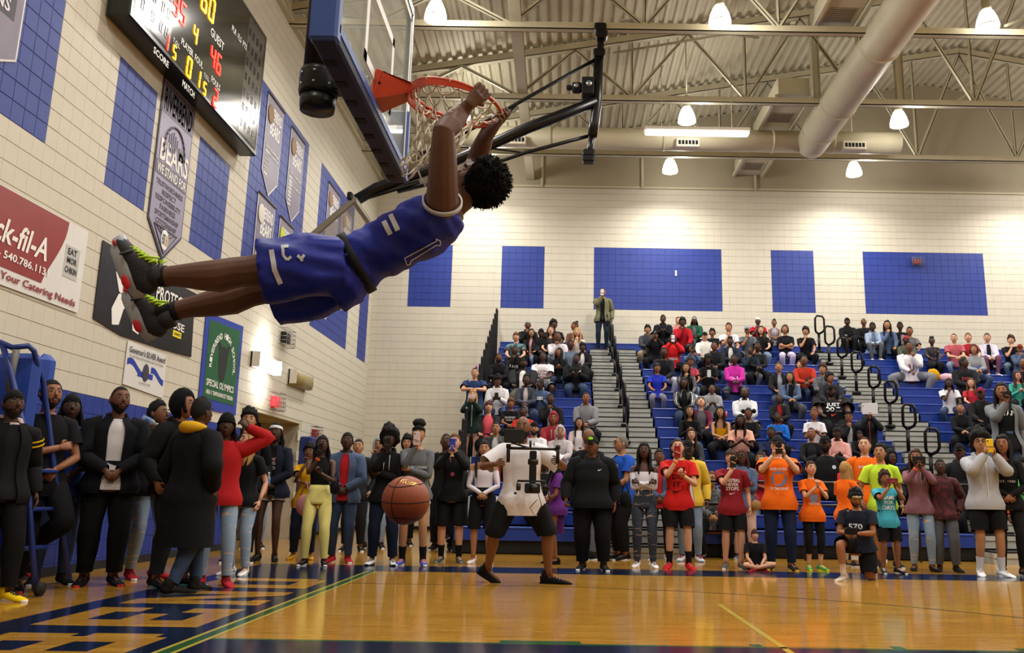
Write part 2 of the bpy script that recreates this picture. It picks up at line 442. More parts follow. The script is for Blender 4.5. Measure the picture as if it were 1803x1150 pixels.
for k in (0, 1):
    ya = y0 + .1 + k * ((y1 - y0) / 2 - .02); yb = ya + (y1 - y0) / 2 - .17
    b = MB(); b.rbox((fx - .02, ya, .02), (fx + .02, yb, zt - .1), .005); b.build('door_leaf', mat('dark_door', '#1d1a16', .4), d1)
    b = MB(); b.box((fx + .04, ya + .1, 1.0), (fx + .07, yb - .1, 1.05)); b.build('push_bar', mat('steel_bar', '#8c8c88', .3, .8), d1)
b = MB(); b.box((WX, -8, 0), (WX + .015, y0, .11)); b.build('baseboard_left', blkm, kind='structure')
b = MB(); b.box((WX, y1, 0), (WX + .015, WY, .11)); b.box((WX, WY - .03, 0), (-2, WY - .012, .11)); b.build('baseboard_far', blkm, kind='structure')
# padding at door jamb
pad = empty('wall_pad', (WX, 21.6, 0), label='tall navy blue padded wall mat beside the dark doorway', category='wall pad')
bp_ = mat('navy_vinyl_pad', '#1d2c66', .45)
for k in range(2):
    b = MB(); b.rbox((.0, -.75 + k * .76, .12), (.28, -.01 + k * .76, 2.32), .03); b.build('pad_panel', bp_, pad)
b = MB(); b.box((0, -.75, .05), (.24, .74, .13)); b.build('pad_base', blkm, pad)

# roof deck and trusses ------------------------------------------
b = MB(); P = .26; n = int((XR - WX) / P); prof = []
for i in range(n + 1):
    x = WX + i * P
    for dx_, dz in ((0, 0), (.09, 0), (.13, .085), (.22, .085)):
        xx = x + dx_; prof.append((xx, roof_z(xx) + .16 + dz))
vs = [(x, -8, z) for x, z in prof] + [(x, WY + .2, z) for x, z in prof]; N = len(prof)
b.add(vs, [(i, i + 1, N + i + 1, N + i) for i in range(N - 1)]); b.build('ceiling', deckm, kind='structure')
b = MB(); b.box((WX - .02, -8, 11.05), (WX + .12, WY, 11.16)); b.box((WX - .02, -8, 11.3), (WX + .05, WY, 11.6)); b.build('trim_2', steel, kind='structure')
def truss(Y, lab):
    t = empty('roof_truss', (12, Y, 11.1), label=lab, category='truss', group='cream steel roof trusses')
    def bar(name, p, q, w_, h_):
        p = V(p) - V((12, Y, 11.1)); q = V(q) - V((12, Y, 11.1)); d = q - p; L = d.length
        rot = Matrix(((d.x / L, 0, -d.z / L), (0, 1, 0), (d.z / L, 0, d.x / L))).to_4x4()
        b = MB(); mt = Matrix.Translation(p) @ rot
        # double-angle section: two legs with a gap and flanges
        b.box((0, -w_ / 2, -h_ / 2), (L, -w_ / 2 + .018, h_ / 2), 0, mt); b.box((0, w_ / 2 - .018, -h_ / 2), (L, w_ / 2, h_ / 2), 0, mt)
        b.box((0, -w_ / 2, -h_ / 2), (L, w_ / 2, -h_ / 2 + .02), 0, mt)
        b.build(name, steel, t)
    bar('bottom_chord', (WX, Y, 11.1), (XR, Y, 11.1), .17, .16)
    bar('top_chord', (WX, Y, roof_z(WX) + .02), (12, Y, roof_z(12) + .02), .17, .19)
    bar('top_chord', (12, Y, roof_z(12) + .02), (XR, Y, roof_z(XR) + .02), .17, .19)
    xs = [WX + .4 + 2.95 * i for i in range(13)]
    for i in range(12):
        xm = (xs[i] + xs[i + 1]) / 2
        if xs[i + 1] > XR: break
        bar('web_member', (xs[i], Y, roof_z(xs[i]) - .05), (xm, Y, 11.15), .1, .07)
        bar('web_member', (xm, Y, 11.15), (xs[i + 1], Y, roof_z(xs[i + 1]) - .05), .1, .07)
        if i > 1: bar('web_member', (xm, Y + .02, 11.15), (xm, Y + .02, roof_z(xm) - .05), .06, .06)
for Y, lab in ((24.95, 'cream steel roof truss closest to the far gable wall'), (21.24, 'cream steel roof truss passing behind the orange rim'), (17.7, 'cream steel roof truss from which the side basket mast hangs'), (13.9, 'cream steel roof truss just out above the front backboard')): truss(Y, lab)
for x, lab in ((-1.15, 'cream lengthwise roof beam passing above the orange rim'),):
    b = MB(); b.box((x - .13, 13, 11.16), (x + .13, WY, 11.2)); b.box((x - .13, 13, 11.34), (x + .13, WY, 11.38)); b.box((x - .02, 13, 11.2), (x + .02, WY, 11.34))
    b.build('lengthwise_beam', steel, label=lab, category='beam')
for x_, lb_ in ((6.45, 'broad cream steel post rising from the middle truss left of the round duct'), (8.62, 'broad cream steel post rising from the middle truss right of the round duct')):
    b = MB(); b.box((x_ - .1, 21.15, 11.2), (x_ - .085, 21.33, roof_z(x_))); b.box((x_ + .085, 21.15, 11.2), (x_ + .1, 21.33, roof_z(x_))); b.box((x_ - .1, 21.23, 11.2), (x_ + .1, 21.25, roof_z(x_))); b.build('roof_post', steel, label=lb_, category='post')
# cross bracing between trusses (thin rods)
for i, (x0, y0_, x1, y1_, z0_, z1_) in enumerate(((1.2, 17.7, 5.0, 21.24, 11.3, 12.9), (5.0, 17.7, 1.2, 21.24, 11.3, 12.4), (9.6, 17.7, 13.0, 21.24, 11.3, 14.0), (14.0, 21.6, 17.2, 24.6, 11.3, 13.6), (10.2, 21.6, 13.2, 24.6, 11.3, 14.0))):
    tubeobj('brace_rod', [(x0, y0_, z0_), (x1, y1_, z1_)], .035, steel, 6, label='thin cream diagonal brace rod ' + ('rising right behind the bell lamp left of the grille duct', 'rising left above the long tube light', 'right of the round duct, between the front two trusses', 'furthest right, near the roof ridge', 'just right of the bell lamp above the cross duct')[i], category='brace', group='diagonal brace rods in the roof')
# ducts
ductm = mat('cream_painted_duct', '#c9c2a6', .5, var=.08, vscale=2)
du = empty('air_duct', (6.95, 23.6, 11.0), label='large round cream air duct with elbow and long cross branch', category='duct')
b = MB(); b.tube([(0, -12, 0), (0, -8, 0), (0, -4, 0), (0, -.9, 0), (0, -.3, -.05), (0, .05, -.1)], [.46, .46, .46, .46, .44, .40], 24); b.build('main_run', ductm, du)
b = MB(); b.tube([(-9.9, 0, 0), (-5, 0, 0), (.2, 0, 0)], .31, 20); b.tube([(.2, 0, 0), (2.5, 0, 0)], .31, 20); b.build('cross_run', ductm, du)
for y in (-9, -5.6, -2.6, -1.0):
    b = MB(); b.tube([(0, y - .03, 0), (0, y + .03, 0)], .485, 24); b.build('duct_collar', ductm, du)
for x in (-7.4, -4.2, -1.1, .6):
    b = MB(); b.tube([(x - .03, 0, 0), (x + .03, 0, 0)], .33, 20); b.build('duct_collar', ductm, du)
for x in (-3.55, 1.1, -8.4):
    v = MB(); v.rbox((x - .33, -.42, -.36), (x + .33, -.2, -.1), .02); vo = v.build('supply_vent', mat('vent_white', '#d8d2be', .5), du)
    for k in range(6):
        v = MB(); v.box((x - .27 + k * .095, -.428, -.30), (x - .2 + k * .095, -.419, -.18)); v.build('vent_slot', blkm, vo)
# suspended box duct with grilles
gd = empty('grille_duct', (5.95, 17, 11.42), label='boxy cream ceiling duct with square grilles left of the round duct', category='duct')
SEGS = ((-1.5, 1.4), (4.5, 7.5), (8.3, 10.4))
for q0, q1 in SEGS: b = MB(); b.rbox((-.42, q0, 0), (.42, q1, .5), .02); b.build('duct_body', ductm, gd)
for s in (-1, 1):
    for q0, q1 in SEGS: b = MB(); b.box((s * .46 - .04, q0, -.08), (s * .46 + .04, q1, .02)); b.build('edge_rail', steel, gd)
for y in (.56, 5.9, 9.6):
    b = MB(); b.box((-.3, y - .3, -.025), (.3, y + .3, 0)); g_ = b.build('grille', mat('grille_grey', '#9a9078', .5), gd)
    for k in range(7):
        b = MB(); b.box((-.26, y - .26 + k * .075, -.032), (.26, y - .235 + k * .075, -.024)); b.build('grille_slat', mat('grille_dark', '#5d5748', .5), g_)
# long tube light
tl = empty('tube_light', at(1227, 232, Z=10.2), label='long hanging fluorescent tube light below the roof truss', category='light')
b = MB(); b.rbox((-1.35, -.12, .0), (1.35, .12, .1), .02); b.build('housing', mat('white_fixture', '#e8e4da', .4), tl)
b = MB(); b.rbox((-1.32, -.11, -.09), (1.32, .11, .0), .03); b.build('diffuser', mat('lit_diffuser', '#fff6ee', .5, emit=6), tl)
for x in (-.9, .9):
    b = MB(); b.tube([(x, 0, .1), (x, 0, 1.9)], .01, 5); b.build('hanger_wire', steel, tl)
def area(name, loc, size, power, rot=(0, 0, 0), parent=None, col=(1, .97, .92), sy=None):
    l = bpy.data.lights.new(name, 'AREA'); l.energy = power; l.color = col; l.size = size
    if sy: l.shape = 'RECTANGLE'; l.size_y = sy
    o = bpy.data.objects.new(name, l); COL.objects.link(o); o.location = loc; o.rotation_euler = rot
    if parent: o.parent = parent
    return o
area('tube_light_glow', (0, 0, -.12), 2.6, 60, parent=tl, sy=.2)
# high-bay lamps
glassm = mat('lit_bell_glass', '#fff2e0', .3, emit=5.0); cagem = mat('lamp_ring', '#b9b39c', .4, .3)
bell = MB(); prof = [(.10, .30), (.14, .25), (.2, .1), (.235, -.05), (.235, -.12)]
bell.rings([[V((r * math.cos(2 * PI * k / 20), r * math.sin(2 * PI * k / 20), z)) for k in range(20)] for r, z in prof], 0, cap=False)
bell.rings([[V((r * math.cos(2 * PI * k / 20), r * math.sin(2 * PI * k / 20), -.121)) for k in range(20)] for r in (.235, .02)][::-1], 0, cap=False)
bme = bell.mesh('bell_glass'); bme.materials.append(glassm)
ring = MB(); ring.rings([[V((.24 * math.cos(2 * PI * k / 20), .24 * math.sin(2 * PI * k / 20), z)) for k in range(20)] for z in (-.1, -.08)], 0, cap=False); rme = ring.mesh('ring'); rme.materials.append(cagem)
hs = MB(); hs.tube([(0, 0, .28), (0, 0, .34), (0, 0, .36), (0, 0, .62)], [.10, .11, .085, .085], 12); hme = hs.mesh('ballast_housing'); hme.materials.append(mat('lamp_housing', '#cfc7ae', .45))
ll = bpy.data.lights.new('lamp_light', 'AREA'); ll.shape = 'DISK'; ll.size = .42; ll.spread = math.radians(156); ll.energy = LAMP_W; ll.color = LAMP_COL
lu = bpy.data.lights.new('lamp_uplight', 'POINT'); lu.energy = LAMP_W * .5; lu.color = LAMP_COL; lu.shadow_soft_size = .2
vis = {(0, 0): 'bright bell-shaped lamp glowing above the orange rim', (1, 0): 'bright bell-shaped lamp left of the grille duct, on the front truss', (2, 0): 'bright bell-shaped lamp right of the big round duct, at the front truss',
       (0, 1): 'bell-shaped lamp seen through the net beside the hanging player\'s arm', (1, 1): 'bell-shaped lamp just above the long tube light', (2, 1): 'bell-shaped lamp above the open end of the cross duct', (1, 2): 'bell-shaped lamp hanging below the long tube light near far wall', (2, 2): 'bell-shaped lamp hanging under the duct vent near far wall', (0, 2): 'bell-shaped lamp hidden behind the hanging player near far wall'}
for i, x in enumerate((-2.8, 3.2, 8.85, 14.7, 21.0)):
    for j, y in enumerate((17.0, 22.0, 25.7, 11.5, 6.0, 0.0)):
        t = empty('high_bay_lamp', (x, y, 10.95), label=vis.get((i, j), 'bell-shaped lamp of the roof rows outside the photo'), category='lamp', group='bell-shaped high-bay lamps')
        link('bell_glass', bme, t); link('ring', rme, t); link('ballast_housing', hme, t)
        lo = bpy.data.objects.new('lamp_light', ll); COL.objects.link(lo); lo.parent = t; lo.location = (0, 0, -.14)
        lo = bpy.data.objects.new('lamp_uplight', lu); COL.objects.link(lo); lo.parent = t; lo.location = (.36, -.1, -.1)
        b = MB(); b.tube([(0, 0, .6), (0, 0, roof_z(x) + .2 - 10.95)], .02, 6); b.build('hanging_stem', mat('lamp_housing', '#cfc7ae', .45), t)
# ================================================================ things on the left wall (plane x = WX, u = +Y, v = +Z)
WS = WX + .012
def wpoly(name, pts, m, parent=None, t=.012, off=.006, **kw):
    b = MB(); n = len(pts); x0 = WS + off; x1 = x0 + t
    b.add([(x0, y, z) for y, z in pts] + [(x1, y, z) for y, z in pts], [tuple(range(n))[::-1], tuple(range(n, 2 * n))] + [(i, (i + 1) % n, n + (i + 1) % n, n + i) for i in range(n)])
    # orientation fix is left to the renderer (two sided)
    return b.build(name, m, parent, **kw)
def wtext(s, y0, z0, w_, h, m, parent, x=None, skew=0, name='lettering', bold=True, slope=0):
    b = MB(); x = (WS + .022) if x is None else x
    text_on(b, s, lambda u, v: (x, y0 + u * w_ + v * skew, z0 + v * h + slope * u), bold=bold)
    return b.build(name, m, parent)
def warc(s, yc, zc, r, a0, a1, h, wch, m, parent, x=None, name='lettering'):
    b = MB(); x = (WS + .022) if x is None else x
    for i, ch in enumerate(s):
        if ch == ' ': continue
        a = a0 + (a1 - a0) * i / (len(s) - 1); ca, sa = math.cos(a), math.sin(a)
        cyy, czz = yc + r * ca, zc + r * sa
        def fn(u, v, cyy=cyy, czz=czz, ca=ca, sa=sa):
            du_, dv = (u - .5) * wch, v * h
            return (x, cyy + du_ * sa + dv * ca, czz - du_ * ca + dv * sa)
        text_on(b, ch, fn)
    return b.build(name, m, parent)
inkw = mat('white_print', '#e9e7e2', .6); inkg = mat('dark_grey_print', '#3e3a44', .6); inkb = mat('black_print', '#111111', .6)
silver = mat('silver_grey_vinyl', '#7d7488', .45, bump=.2, bscale=6, var=.15, vscale=2); silvd = mat('dark_silver_vinyl', '#5d5668', .45, var=.2, vscale=3)
edge = mat('white_banner_edge', '#d5d2d0', .5)
# scoreboard
sb = empty('scoreboard', (0, 0, 0), label='large black electronic scoreboard with red and yellow digits on the left wall', category='scoreboard')
XB = WX + .34
b = MB(); b.rbox((WX + .02, 10.58, 7.12), (XB, 15.53, 9.55), .02); b.build('cabinet', mat('scoreboard_black', '#0e1210', .28), sb)
face = mat('scoreboard_face', '#0d0f0e', .12, coat=.6); gpan = mat('stat_panel', '#3a3638', .18, coat=.8); ghost = mat('unlit_segment', '#1b191b', .3)
redl = mat('lit_red_segment', '#ff2a12', .4, emit=2.6); yell = mat('lit_yellow_segment', '#ffb400', .4, emit=2.4); lab_ = mat('board_lettering', '#d9dcd6', .5, emit=.0)
def bpan(name, y0, y1, z0, z1, m, x=.006):
    b = MB(); b.box((XB, y0, z0), (XB + x, y1, z1)); return b.build(name, m, sb)
bpan('face_panel', 10.68, 15.45, 7.2, 9.5, face, .004)
bpan('stat_panel', 10.72, 11.75, 7.24, 9.45, gpan); bpan('stat_panel', 14.55, 15.4, 7.24, 9.45, gpan)
SEG = {'0': 'abcdef', '1': 'bc', '2': 'abged', '4': 'fgbc', '5': 'afgcd', '6': 'afgedc', '8': 'abcdefg', '3': 'abgcd', '7': 'abc'}
def seg7(b, ch, y, z, h, mi=0, x=None):
    x = XB + .012 if x is None else x; w_ = h * .52; t = h * .11; g = t * .25
    R = {'a': (t * .5, h - t, w_ - t * .5, h), 'd': (t * .5, 0, w_ - t * .5, t), 'g': (t * .5, h / 2 - t / 2, w_ - t * .5, h / 2 + t / 2),
         'f': (0, h / 2 + g, t, h - t * .5), 'b': (w_ - t, h / 2 + g, w_, h - t * .5), 'e': (0, t * .5, t, h / 2 - g), 'c': (w_ - t, t * .5, w_, h / 2 - g)}
    for k in SEG[ch]:
        a0, b0, a1, b1 = R[k]; b.box((x - .004, y + a0 + b0 * .05, z + b0), (x + .004, y + a1 + b1 * .05, z + b1), mi)
def digit(s, px, py, h, m):
    p = at(px, py, X=XB); w_ = h * .52 * 1.35
    for i, ch in enumerate(s):
        b = MB(); seg7(b, ch, p.y - w_ * len(s) / 2 + i * w_, p.z - h / 2, h); b.build('lit_digit', m, sb)
digit('1', 293, 73, .27, redl); digit('5', 307, 93, .22, yell); digit('4', 344, 62, .30, yell); digit('46', 380, 108, .36, redl)
digit('0', 333, 120, .33, yell); digit('1', 349, 138, .30, yell); digit('5', 360, 157, .22, yell); digit('2', 379, 174, .32, redl); digit('60', 367, 10, .42, yell); digit('35', 316, 18, .36, redl)
def btext(s, px, py, w_, h):
    p = at(px, py, X=XB); wtext(s, p.y - w_ / 2, p.z - h / 2, w_, h, lab_, sb, x=XB + .009)
btext('SCORE', 283, 101, .48, .10); btext('T.O.L.', 310, 76, .24, .07); btext('GUEST', 382, 69, .56, .15); btext('PLAYER  FOUL', 338, 94.5, .80, .11); btext('MATCH', 331, 157, .44, .11)
btext('T.O.L.', 363, 136, .22, .07); btext('FOULS', 379, 147, .37, .11); btext('PLR  FLS  PTS', 421, 67, .72, .11)
gh = MB(); r_ = random.Random(3)
for y0 in (10.82, 11.12, 11.38, 11.55):
    for j in range(7): seg7(gh, '8', y0, 7.36 + j * .29, .17, x=XB + .008)
for y0 in (14.62, 14.8, 15.0, 15.2):
    for j in range(7): seg7(gh, '8', y0, 7.36 + j * .29, .15, x=XB + .008)
gh.build('unlit_digits', ghost, sb, kind='stuff')

# long pennant banners
def pennant(lab, y0, y1, ztop, zlow, tip, head, sub, lines, ball=None, square=False, group=None, m=silver):
    t = empty('pennant_banner', (0, 0, 0), label=lab, category='banner')
    if group: t['group'] = group
    ym = (y0 + y1) / 2
    pts = [(y0, ztop), (y1, ztop), (y1, zlow)] + ([] if square else [(ym, tip)]) + [(y0, zlow)]
    wpoly('banner_edge', pts, edge, t, .008, 0.004)
    g = .03
    pin = [(y0 + g, ztop - g), (y1 - g, ztop - g), (y1 - g, zlow + g * .4)] + ([] if square else [(ym, tip + g * 1.4)]) + [(y0 + g, zlow + g * .4)]
    wpoly('banner_cloth', pin, m, t, .008, .008)
    W_ = y1 - y0; x = WS + .018
    b = MB(); b.tube([(WS + .03, y0 - .03, ztop), (WS + .03, y1 + .03, ztop)], .018, 6); b.build('hanging_rod', silvd, t)
    z = ztop
    if head: wtext(head, y0 + W_ * .2, z - .42, W_ * .72, .24, inkw, t, x)
    if sub: wtext(sub, y0 + W_ * .25, z - .78, W_ * .62, .30, inkw, t, x)
    for k, zz in enumerate(lines):
        bz = MB(); bz.box((x - .004, y0 + W_ * .07, zz - .09), (x, y1 - W_ * .07, zz)); bz.build('title_bar', silvd, t)
        wtext(('STATE CHAMPIONS', 'REGIONAL CHAMPIONS', 'DISTRICT CHAMPIONS')[k % 3], y0 + W_ * .1, zz - .075, W_ * .8, .06, inkw, t, x + .003)
        for q in range(3 + k):
            wtext(str(1) + '9'[0:0], y0, 0, 0.0001, .0001, inkw, t, x) if False else None
        bb = MB()
        for q in range(5): bb.box((x - .003, y0 + W_ * .1, zz - .17 - q * .09), (x + .001, y0 + W_ * .3, zz - .14 - q * .09))
        bb.build('year_lines', inkw, t)
    if ball:
        b = MB(); b.ball((x + .01, y0 + W_ * .22, ztop - .38), (.012, W_ * .18, .2), 14, 8); b.build('ball_picture', ball, t)
    return t
wb = mat('white_ball_print', '#cfc8bd', .6); yb = mat('yellow_ball_print', '#b5bf2a', .6); bb_ = mat('brown_ball_print', '#8a6a4a', .6)
t = pennant('big silver champions pennant cut by the left picture edge', 6.9, 9.0, 9.3, 5.62, 5.1, None, None, [])
wtext('CHAMPIONS', 7.5, 6.07, 1.25, .16, mat('grey_bar_text', '#d8d4e0', .5), t)
b = MB(); b.box((WS + .014, 7.2, 6.02), (WS + .018, 8.85, 6.28)); b.build('title_bar', mat('dark_bar', '#38333f', .5), t)
b = MB()
for k in range(20):
    a = 2 * PI * k / 20; b.tube([(WS + .02, 7.75 + .16 * math.cos(a), 5.62 + .2 * math.sin(a)), (WS + .02, 7.75 + .16 * math.cos(a + .35), 5.62 + .2 * math.sin(a + .35))], .01, 4)
b.box((WS + .018, 7.68, 5.5), (WS + .022, 7.84, 5.74)); b.build('crest', inkg, t)
pennant('silver pennant at the upper left of the tall blue wall panel', 16.75, 17.75, 9.0, 7.35, 6.95, 'RIVERBEND', 'BEARS', [7.95, 7.5 + .35], bb_)
pennant('silver pennant at the upper right of the tall blue wall panel', 18.35, 19.35, 8.95, 7.3, 6.9, 'RIVERBEND', 'BEARS', [8.0, 7.75], bb_)
pennant('silver banner with a white ball low on the tall blue panel', 16.7, 17.75, 6.85, 5.35, 0, 'RIVERBEND', 'BEARS', [5.95, 5.7], wb, True)
pennant('silver banner with a yellow ball beside the hanging player\'s shorts', 18.1, 19.0, 6.8, 5.35, 0, 'RIVERBEND', 'BEARS', [5.95, 5.7], yb, True)
pennant('silver pennant on the narrower blue panel near the far corner', 21.6, 22.75, 8.85, 5.7, 5.35, 'RIVERBEND', 'BEARS', [7.6, 6.9], bb_)
pennant('silver pennant seen through the folded glass backboard', 23.1, 24.2, 8.75, 6.3, 5.9, 'RIVERBEND', 'BEARS', [7.5, 6.9], bb_)
# character banner under the scoreboard
t = empty('pennant_banner', (0, 0, 0), label='lilac pennant reading BEARS WE STAND FOR, hanging under the scoreboard', category='banner')
Y0, Y1 = 12.36, 13.52
wpoly('banner_edge', [(Y0, 7.2), (Y1, 7.2), (Y1, 4.92), ((Y0 + Y1) / 2, 4.42), (Y0, 4.92)], mat('dark_banner_edge', '#2e2a38', .5), t, .008, .004)
wpoly('banner_cloth', [(Y0 + .03, 7.17), (Y1 - .03, 7.17), (Y1 - .03, 4.94), ((Y0 + Y1) / 2, 4.48), (Y0 + .03, 4.94)], mat('lilac_vinyl', '#948da8', .45, bump=.15, bscale=5, var=.1, vscale=2), t, .008, .008)
x = WS + .019
wtext('RIVERBEND', Y0 + .08, 6.66, 1.0, .36, inkw, t, x)
b = MB(); b.box((x - .004, Y0 + .04, 6.62), (x, Y1 - .04, 7.1)); b.build('title_bar', silvd, t)
b = MB()
for k in range(14):
    a = PI * k / 13; b.tube([(x, 12.94 + .36 * math.cos(a), 6.12 + .42 * math.sin(a)), (x, 12.94 + .36 * math.cos(a + .25), 6.12 + .42 * math.sin(a + .25))], .02, 4)
for k in range(5): b.box((x - .002, 12.72 + k * .07, 6.12), (x + .004, 12.75 + k * .07, 6.45 - abs(k - 2) * .04))
b.box((x - .002, 13.08, 6.08), (x + .004, 13.3, 6.28)); b.build('crest', silvd, t)
wtext('BEARS', Y0 + .12, 5.98 - .1, .98, .34, inkw, t, x + .004); wtext('WE STAND FOR', Y0 + .08, 5.68, 1.02, .15, inkw, t, x + .004)
b = MB(); b.box((x - .004, Y0 + .05, 5.65), (x + .001, Y1 - .05, 5.86)); b.build('title_bar', silvd, t)
for k, s_ in enumerate(('TRUSTWORTHINESS', 'RESPECT', 'RESPONSIBILITY', 'FAIRNESS', 'SPORTSMANSHIP', 'CITIZENSHIP')):
    ww = .055 * len(s_) + .1; wtext(s_, 12.94 - ww / 2, 5.50 - k * .115, ww, .085, inkg, t, x)
b = MB()
for q in range(6): b.tube([(x, 12.94, 4.74), (x, 12.62 + q * .13, 4.9 - (.0 if q in (0, 5) else .0))], .008, 4)
b.tube([(x, 12.55, 4.9), (x, 13.34, 4.9), (x, 12.94, 4.52), (x, 12.55, 4.9)], .01, 4); b.build('line_art', inkg, t)
b = MB(); b.ball((x + .004, 12.94, 4.74), (.006, .13, .16), 16, 8); em = b.build('crest_oval', inkw, t)
wtext('HOR', 12.84, 4.66, .1, .17, mat('navy_ink', '#232a6b', .5), t, x + .014); wtext('BEARS', 12.96, 4.66, .09, .17, mat('gold_ink', '#c9a52a', .5), t, x + .014)

# red sponsor banner
t = empty('sponsor_banner', (0, 0, 0), label='red and white vinyl restaurant banner at the left edge', category='banner')
redv = mat('red_vinyl', '#8c2621', .4, bump=.2, bscale=4, var=.12, vscale=2); whv = mat('white_vinyl', '#dcdad6', .4, bump=.2, bscale=4, var=.06, vscale=2)
wpoly('banner_cloth', [(7.4, 3.16), (10.87, 3.18), (10.87, 4.24), (7.4, 4.2)], whv, t, .008, .004)
pts = [(7.4, 3.36), (10.02, 3.36)] + [(10.02 + .4 * math.sin(k / 8 * PI / 2) ** 1.3, 3.36 + .86 * (k / 8)) for k in range(1, 9)] + [(7.4, 4.2)]
wpoly('red_field', pts, redv, t, .004, .012)
redi = mat('red_print', '#8c2621', .6)
wtext('Chick-fil-A', 8.55, 3.62, 1.5, .28, inkw, t, WS + .022, skew=.06); wtext('Plank Rd - 540.786.1131', 8.55, 3.46, 1.58, .09, inkw, t, WS + .022)
wtext('For All Your Catering Needs', 8.75, 3.21, 2.02, .115, redi, t, WS + .022)
b = MB(); b.box((WS + .012, 10.42, 3.55), (WS + .016, 10.74, 3.95)); bo = b.build('sandwich_board_print', mat('pale_grey_print', '#b9b6b4', .6), t)
wtext('EAT', 10.47, 3.84, .2, .08, inkb, t, WS + .02); wtext('MOR', 10.47, 3.73, .22, .08, inkb, t, WS + .02); wtext('CHIKIN', 10.45, 3.61, .26, .08, inkb, t, WS + .02)
# black apparel banner
t = empty('apparel_banner', (0, 0, 0), label='black vinyl banner reading PROTECT THIS HOUSE behind the hanging player\'s shoes', category='banner')
bkv = mat('black_vinyl', '#101012', .3, bump=.5, bscale=3)
wpoly('banner_cloth', [(11.25, 3.19), (12.0, 3.1), (13.2, 3.12), (14.36, 3.17), (14.3, 3.8), (14.38, 4.22), (12.8, 4.2), (11.24, 4.24)], bkv, t, .008, .004)
b = MB(); zc = 3.66; yc = 12.1
for s in (-1, 1):
    pts = [(yc - .38, zc + s * .46), (yc - .2, zc + s * .43), (yc - .12, zc + s * .2), (yc, zc + s * .09), (yc + .12, zc + s * .2), (yc + .2, zc + s * .43), (yc + .38, zc + s * .46), (yc + .44, zc + s * .25), (yc + .3, zc + s * .02), (yc + .12, zc - s * .05), (yc - .12, zc - s * .05), (yc - .3, zc + s * .02), (yc - .44, zc + s * .25)]
    b.add([(WS + .016, y, z) for y, z in pts], [tuple(range(len(pts)))])
b.build('emblem', inkw, t)
wtext('PROTECT', 12.88, 3.82, 1.05, .21, inkw, t); wtext('THIS', 12.88, 3.66, .5, .13, inkw, t); wtext('HOUSE', 13.1, 3.5, .86, .12, inkw, t)
b = MB(); b.box((WS + .014, 13.58, 3.38), (WS + .02, 13.88, 3.48)); b.build('yellow_tag', mat('yellow_tag', '#e8d51a', .5), t); wtext('HORNETS', 13.62, 3.41, .22, .04, inkb, t, WS + .024)
# silver award banner
t = empty('award_banner', (0, 0, 0), label='white Governor\'s Silver Award banner with blue ribbon on left wall', category='banner')
wpoly('banner_cloth', [(12.22, 2.46), (13.50, 2.40), (13.46, 3.05), (12.22, 3.07)], whv, t, .008, .004)
bluei = mat('blue_print', '#20369c', .6)
wtext("Governor's SILVER Award", 12.28, 2.92, 1.14, .09, inkg, t); wtext('for the National Presidential and Youth Fitness', 12.3, 2.86, 1.08, .035, inkg, t, bold=False)
b = MB()
for seg in ((12.26, 12.68), (13.0, 13.44)):
    for k in range(8):
        def fz(y): return 2.72 + .06 * math.sin((y - 12.2) * 9) - (y - 12.8) * .06
        ya = seg[0] + (seg[1] - seg[0]) * k / 8; yb_ = seg[0] + (seg[1] - seg[0]) * (k + 1) / 8
        b.add([(WS + .014, ya, fz(ya) - .045), (WS + .014, yb_, fz(yb_) - .045), (WS + .014, yb_, fz(yb_) + .045), (WS + .014, ya, fz(ya) + .045)], [(0, 1, 2, 3)])
b.box((WS + .013, 12.6, 2.62), (WS + .015, 13.08, 2.7)); b.build('ribbon', bluei, t)
b = MB(); b.ball((WS + .018, 12.84, 2.7), (.006, .1, .13), 16, 8); b.build('medallion', inkg, t); wtext('SCHOOL YEAR', 12.66, 2.52, .36, .03, inkg, t, bold=False)
# green games banner
t = empty('school_banner', (0, 0, 0), label='green banner with blue border and dark bear silhouette beside the wall light', category='banner')
wpoly('banner_cloth', [(14.82, 2.39), (16.58, 2.42), (16.56, 4.1), (14.78, 4.02)], mat('blue_felt', '#263a9a', .8), t, .008, .004)
wpoly('green_field', [(14.98, 2.58), (16.45, 2.58), (16.42, 3.98), (14.95, 3.92)], mat('green_felt', '#1d5a36', .85, bump=.4, bscale=14, var=.15, vscale=4), t, .004, .012)
warc('RIVERBEND HIGH SCHOOL', 15.7, 3.2, .5, PI * 1.02, -PI * .02, .11, .085, inkw, t)
b = MB(); P = [(.0, -.26), (.14, -.2), (.2, -.02), (.22, .16), (.3, .3), (.2, .3), (.1, .24), (0, .27), (-.1, .24), (-.2, .3), (-.3, .3), (-.22, .16), (-.2, -.02), (-.14, -.2)]
b.add([(WS + .018, 15.7 + y, 3.24 + z * 1.25) for y, z in P], [tuple(range(len(P)))]); b.build('emblem', mat('dark_emblem', '#1c211c', .8), t)
wtext('SPECIAL OLYMPICS', 15.05, 2.8, 1.28, .12, inkw, t); wtext('AREA 11 "RAPPAHANNOCK" VIRGINIA', 15.07, 2.66, 1.26, .08, inkw, t)
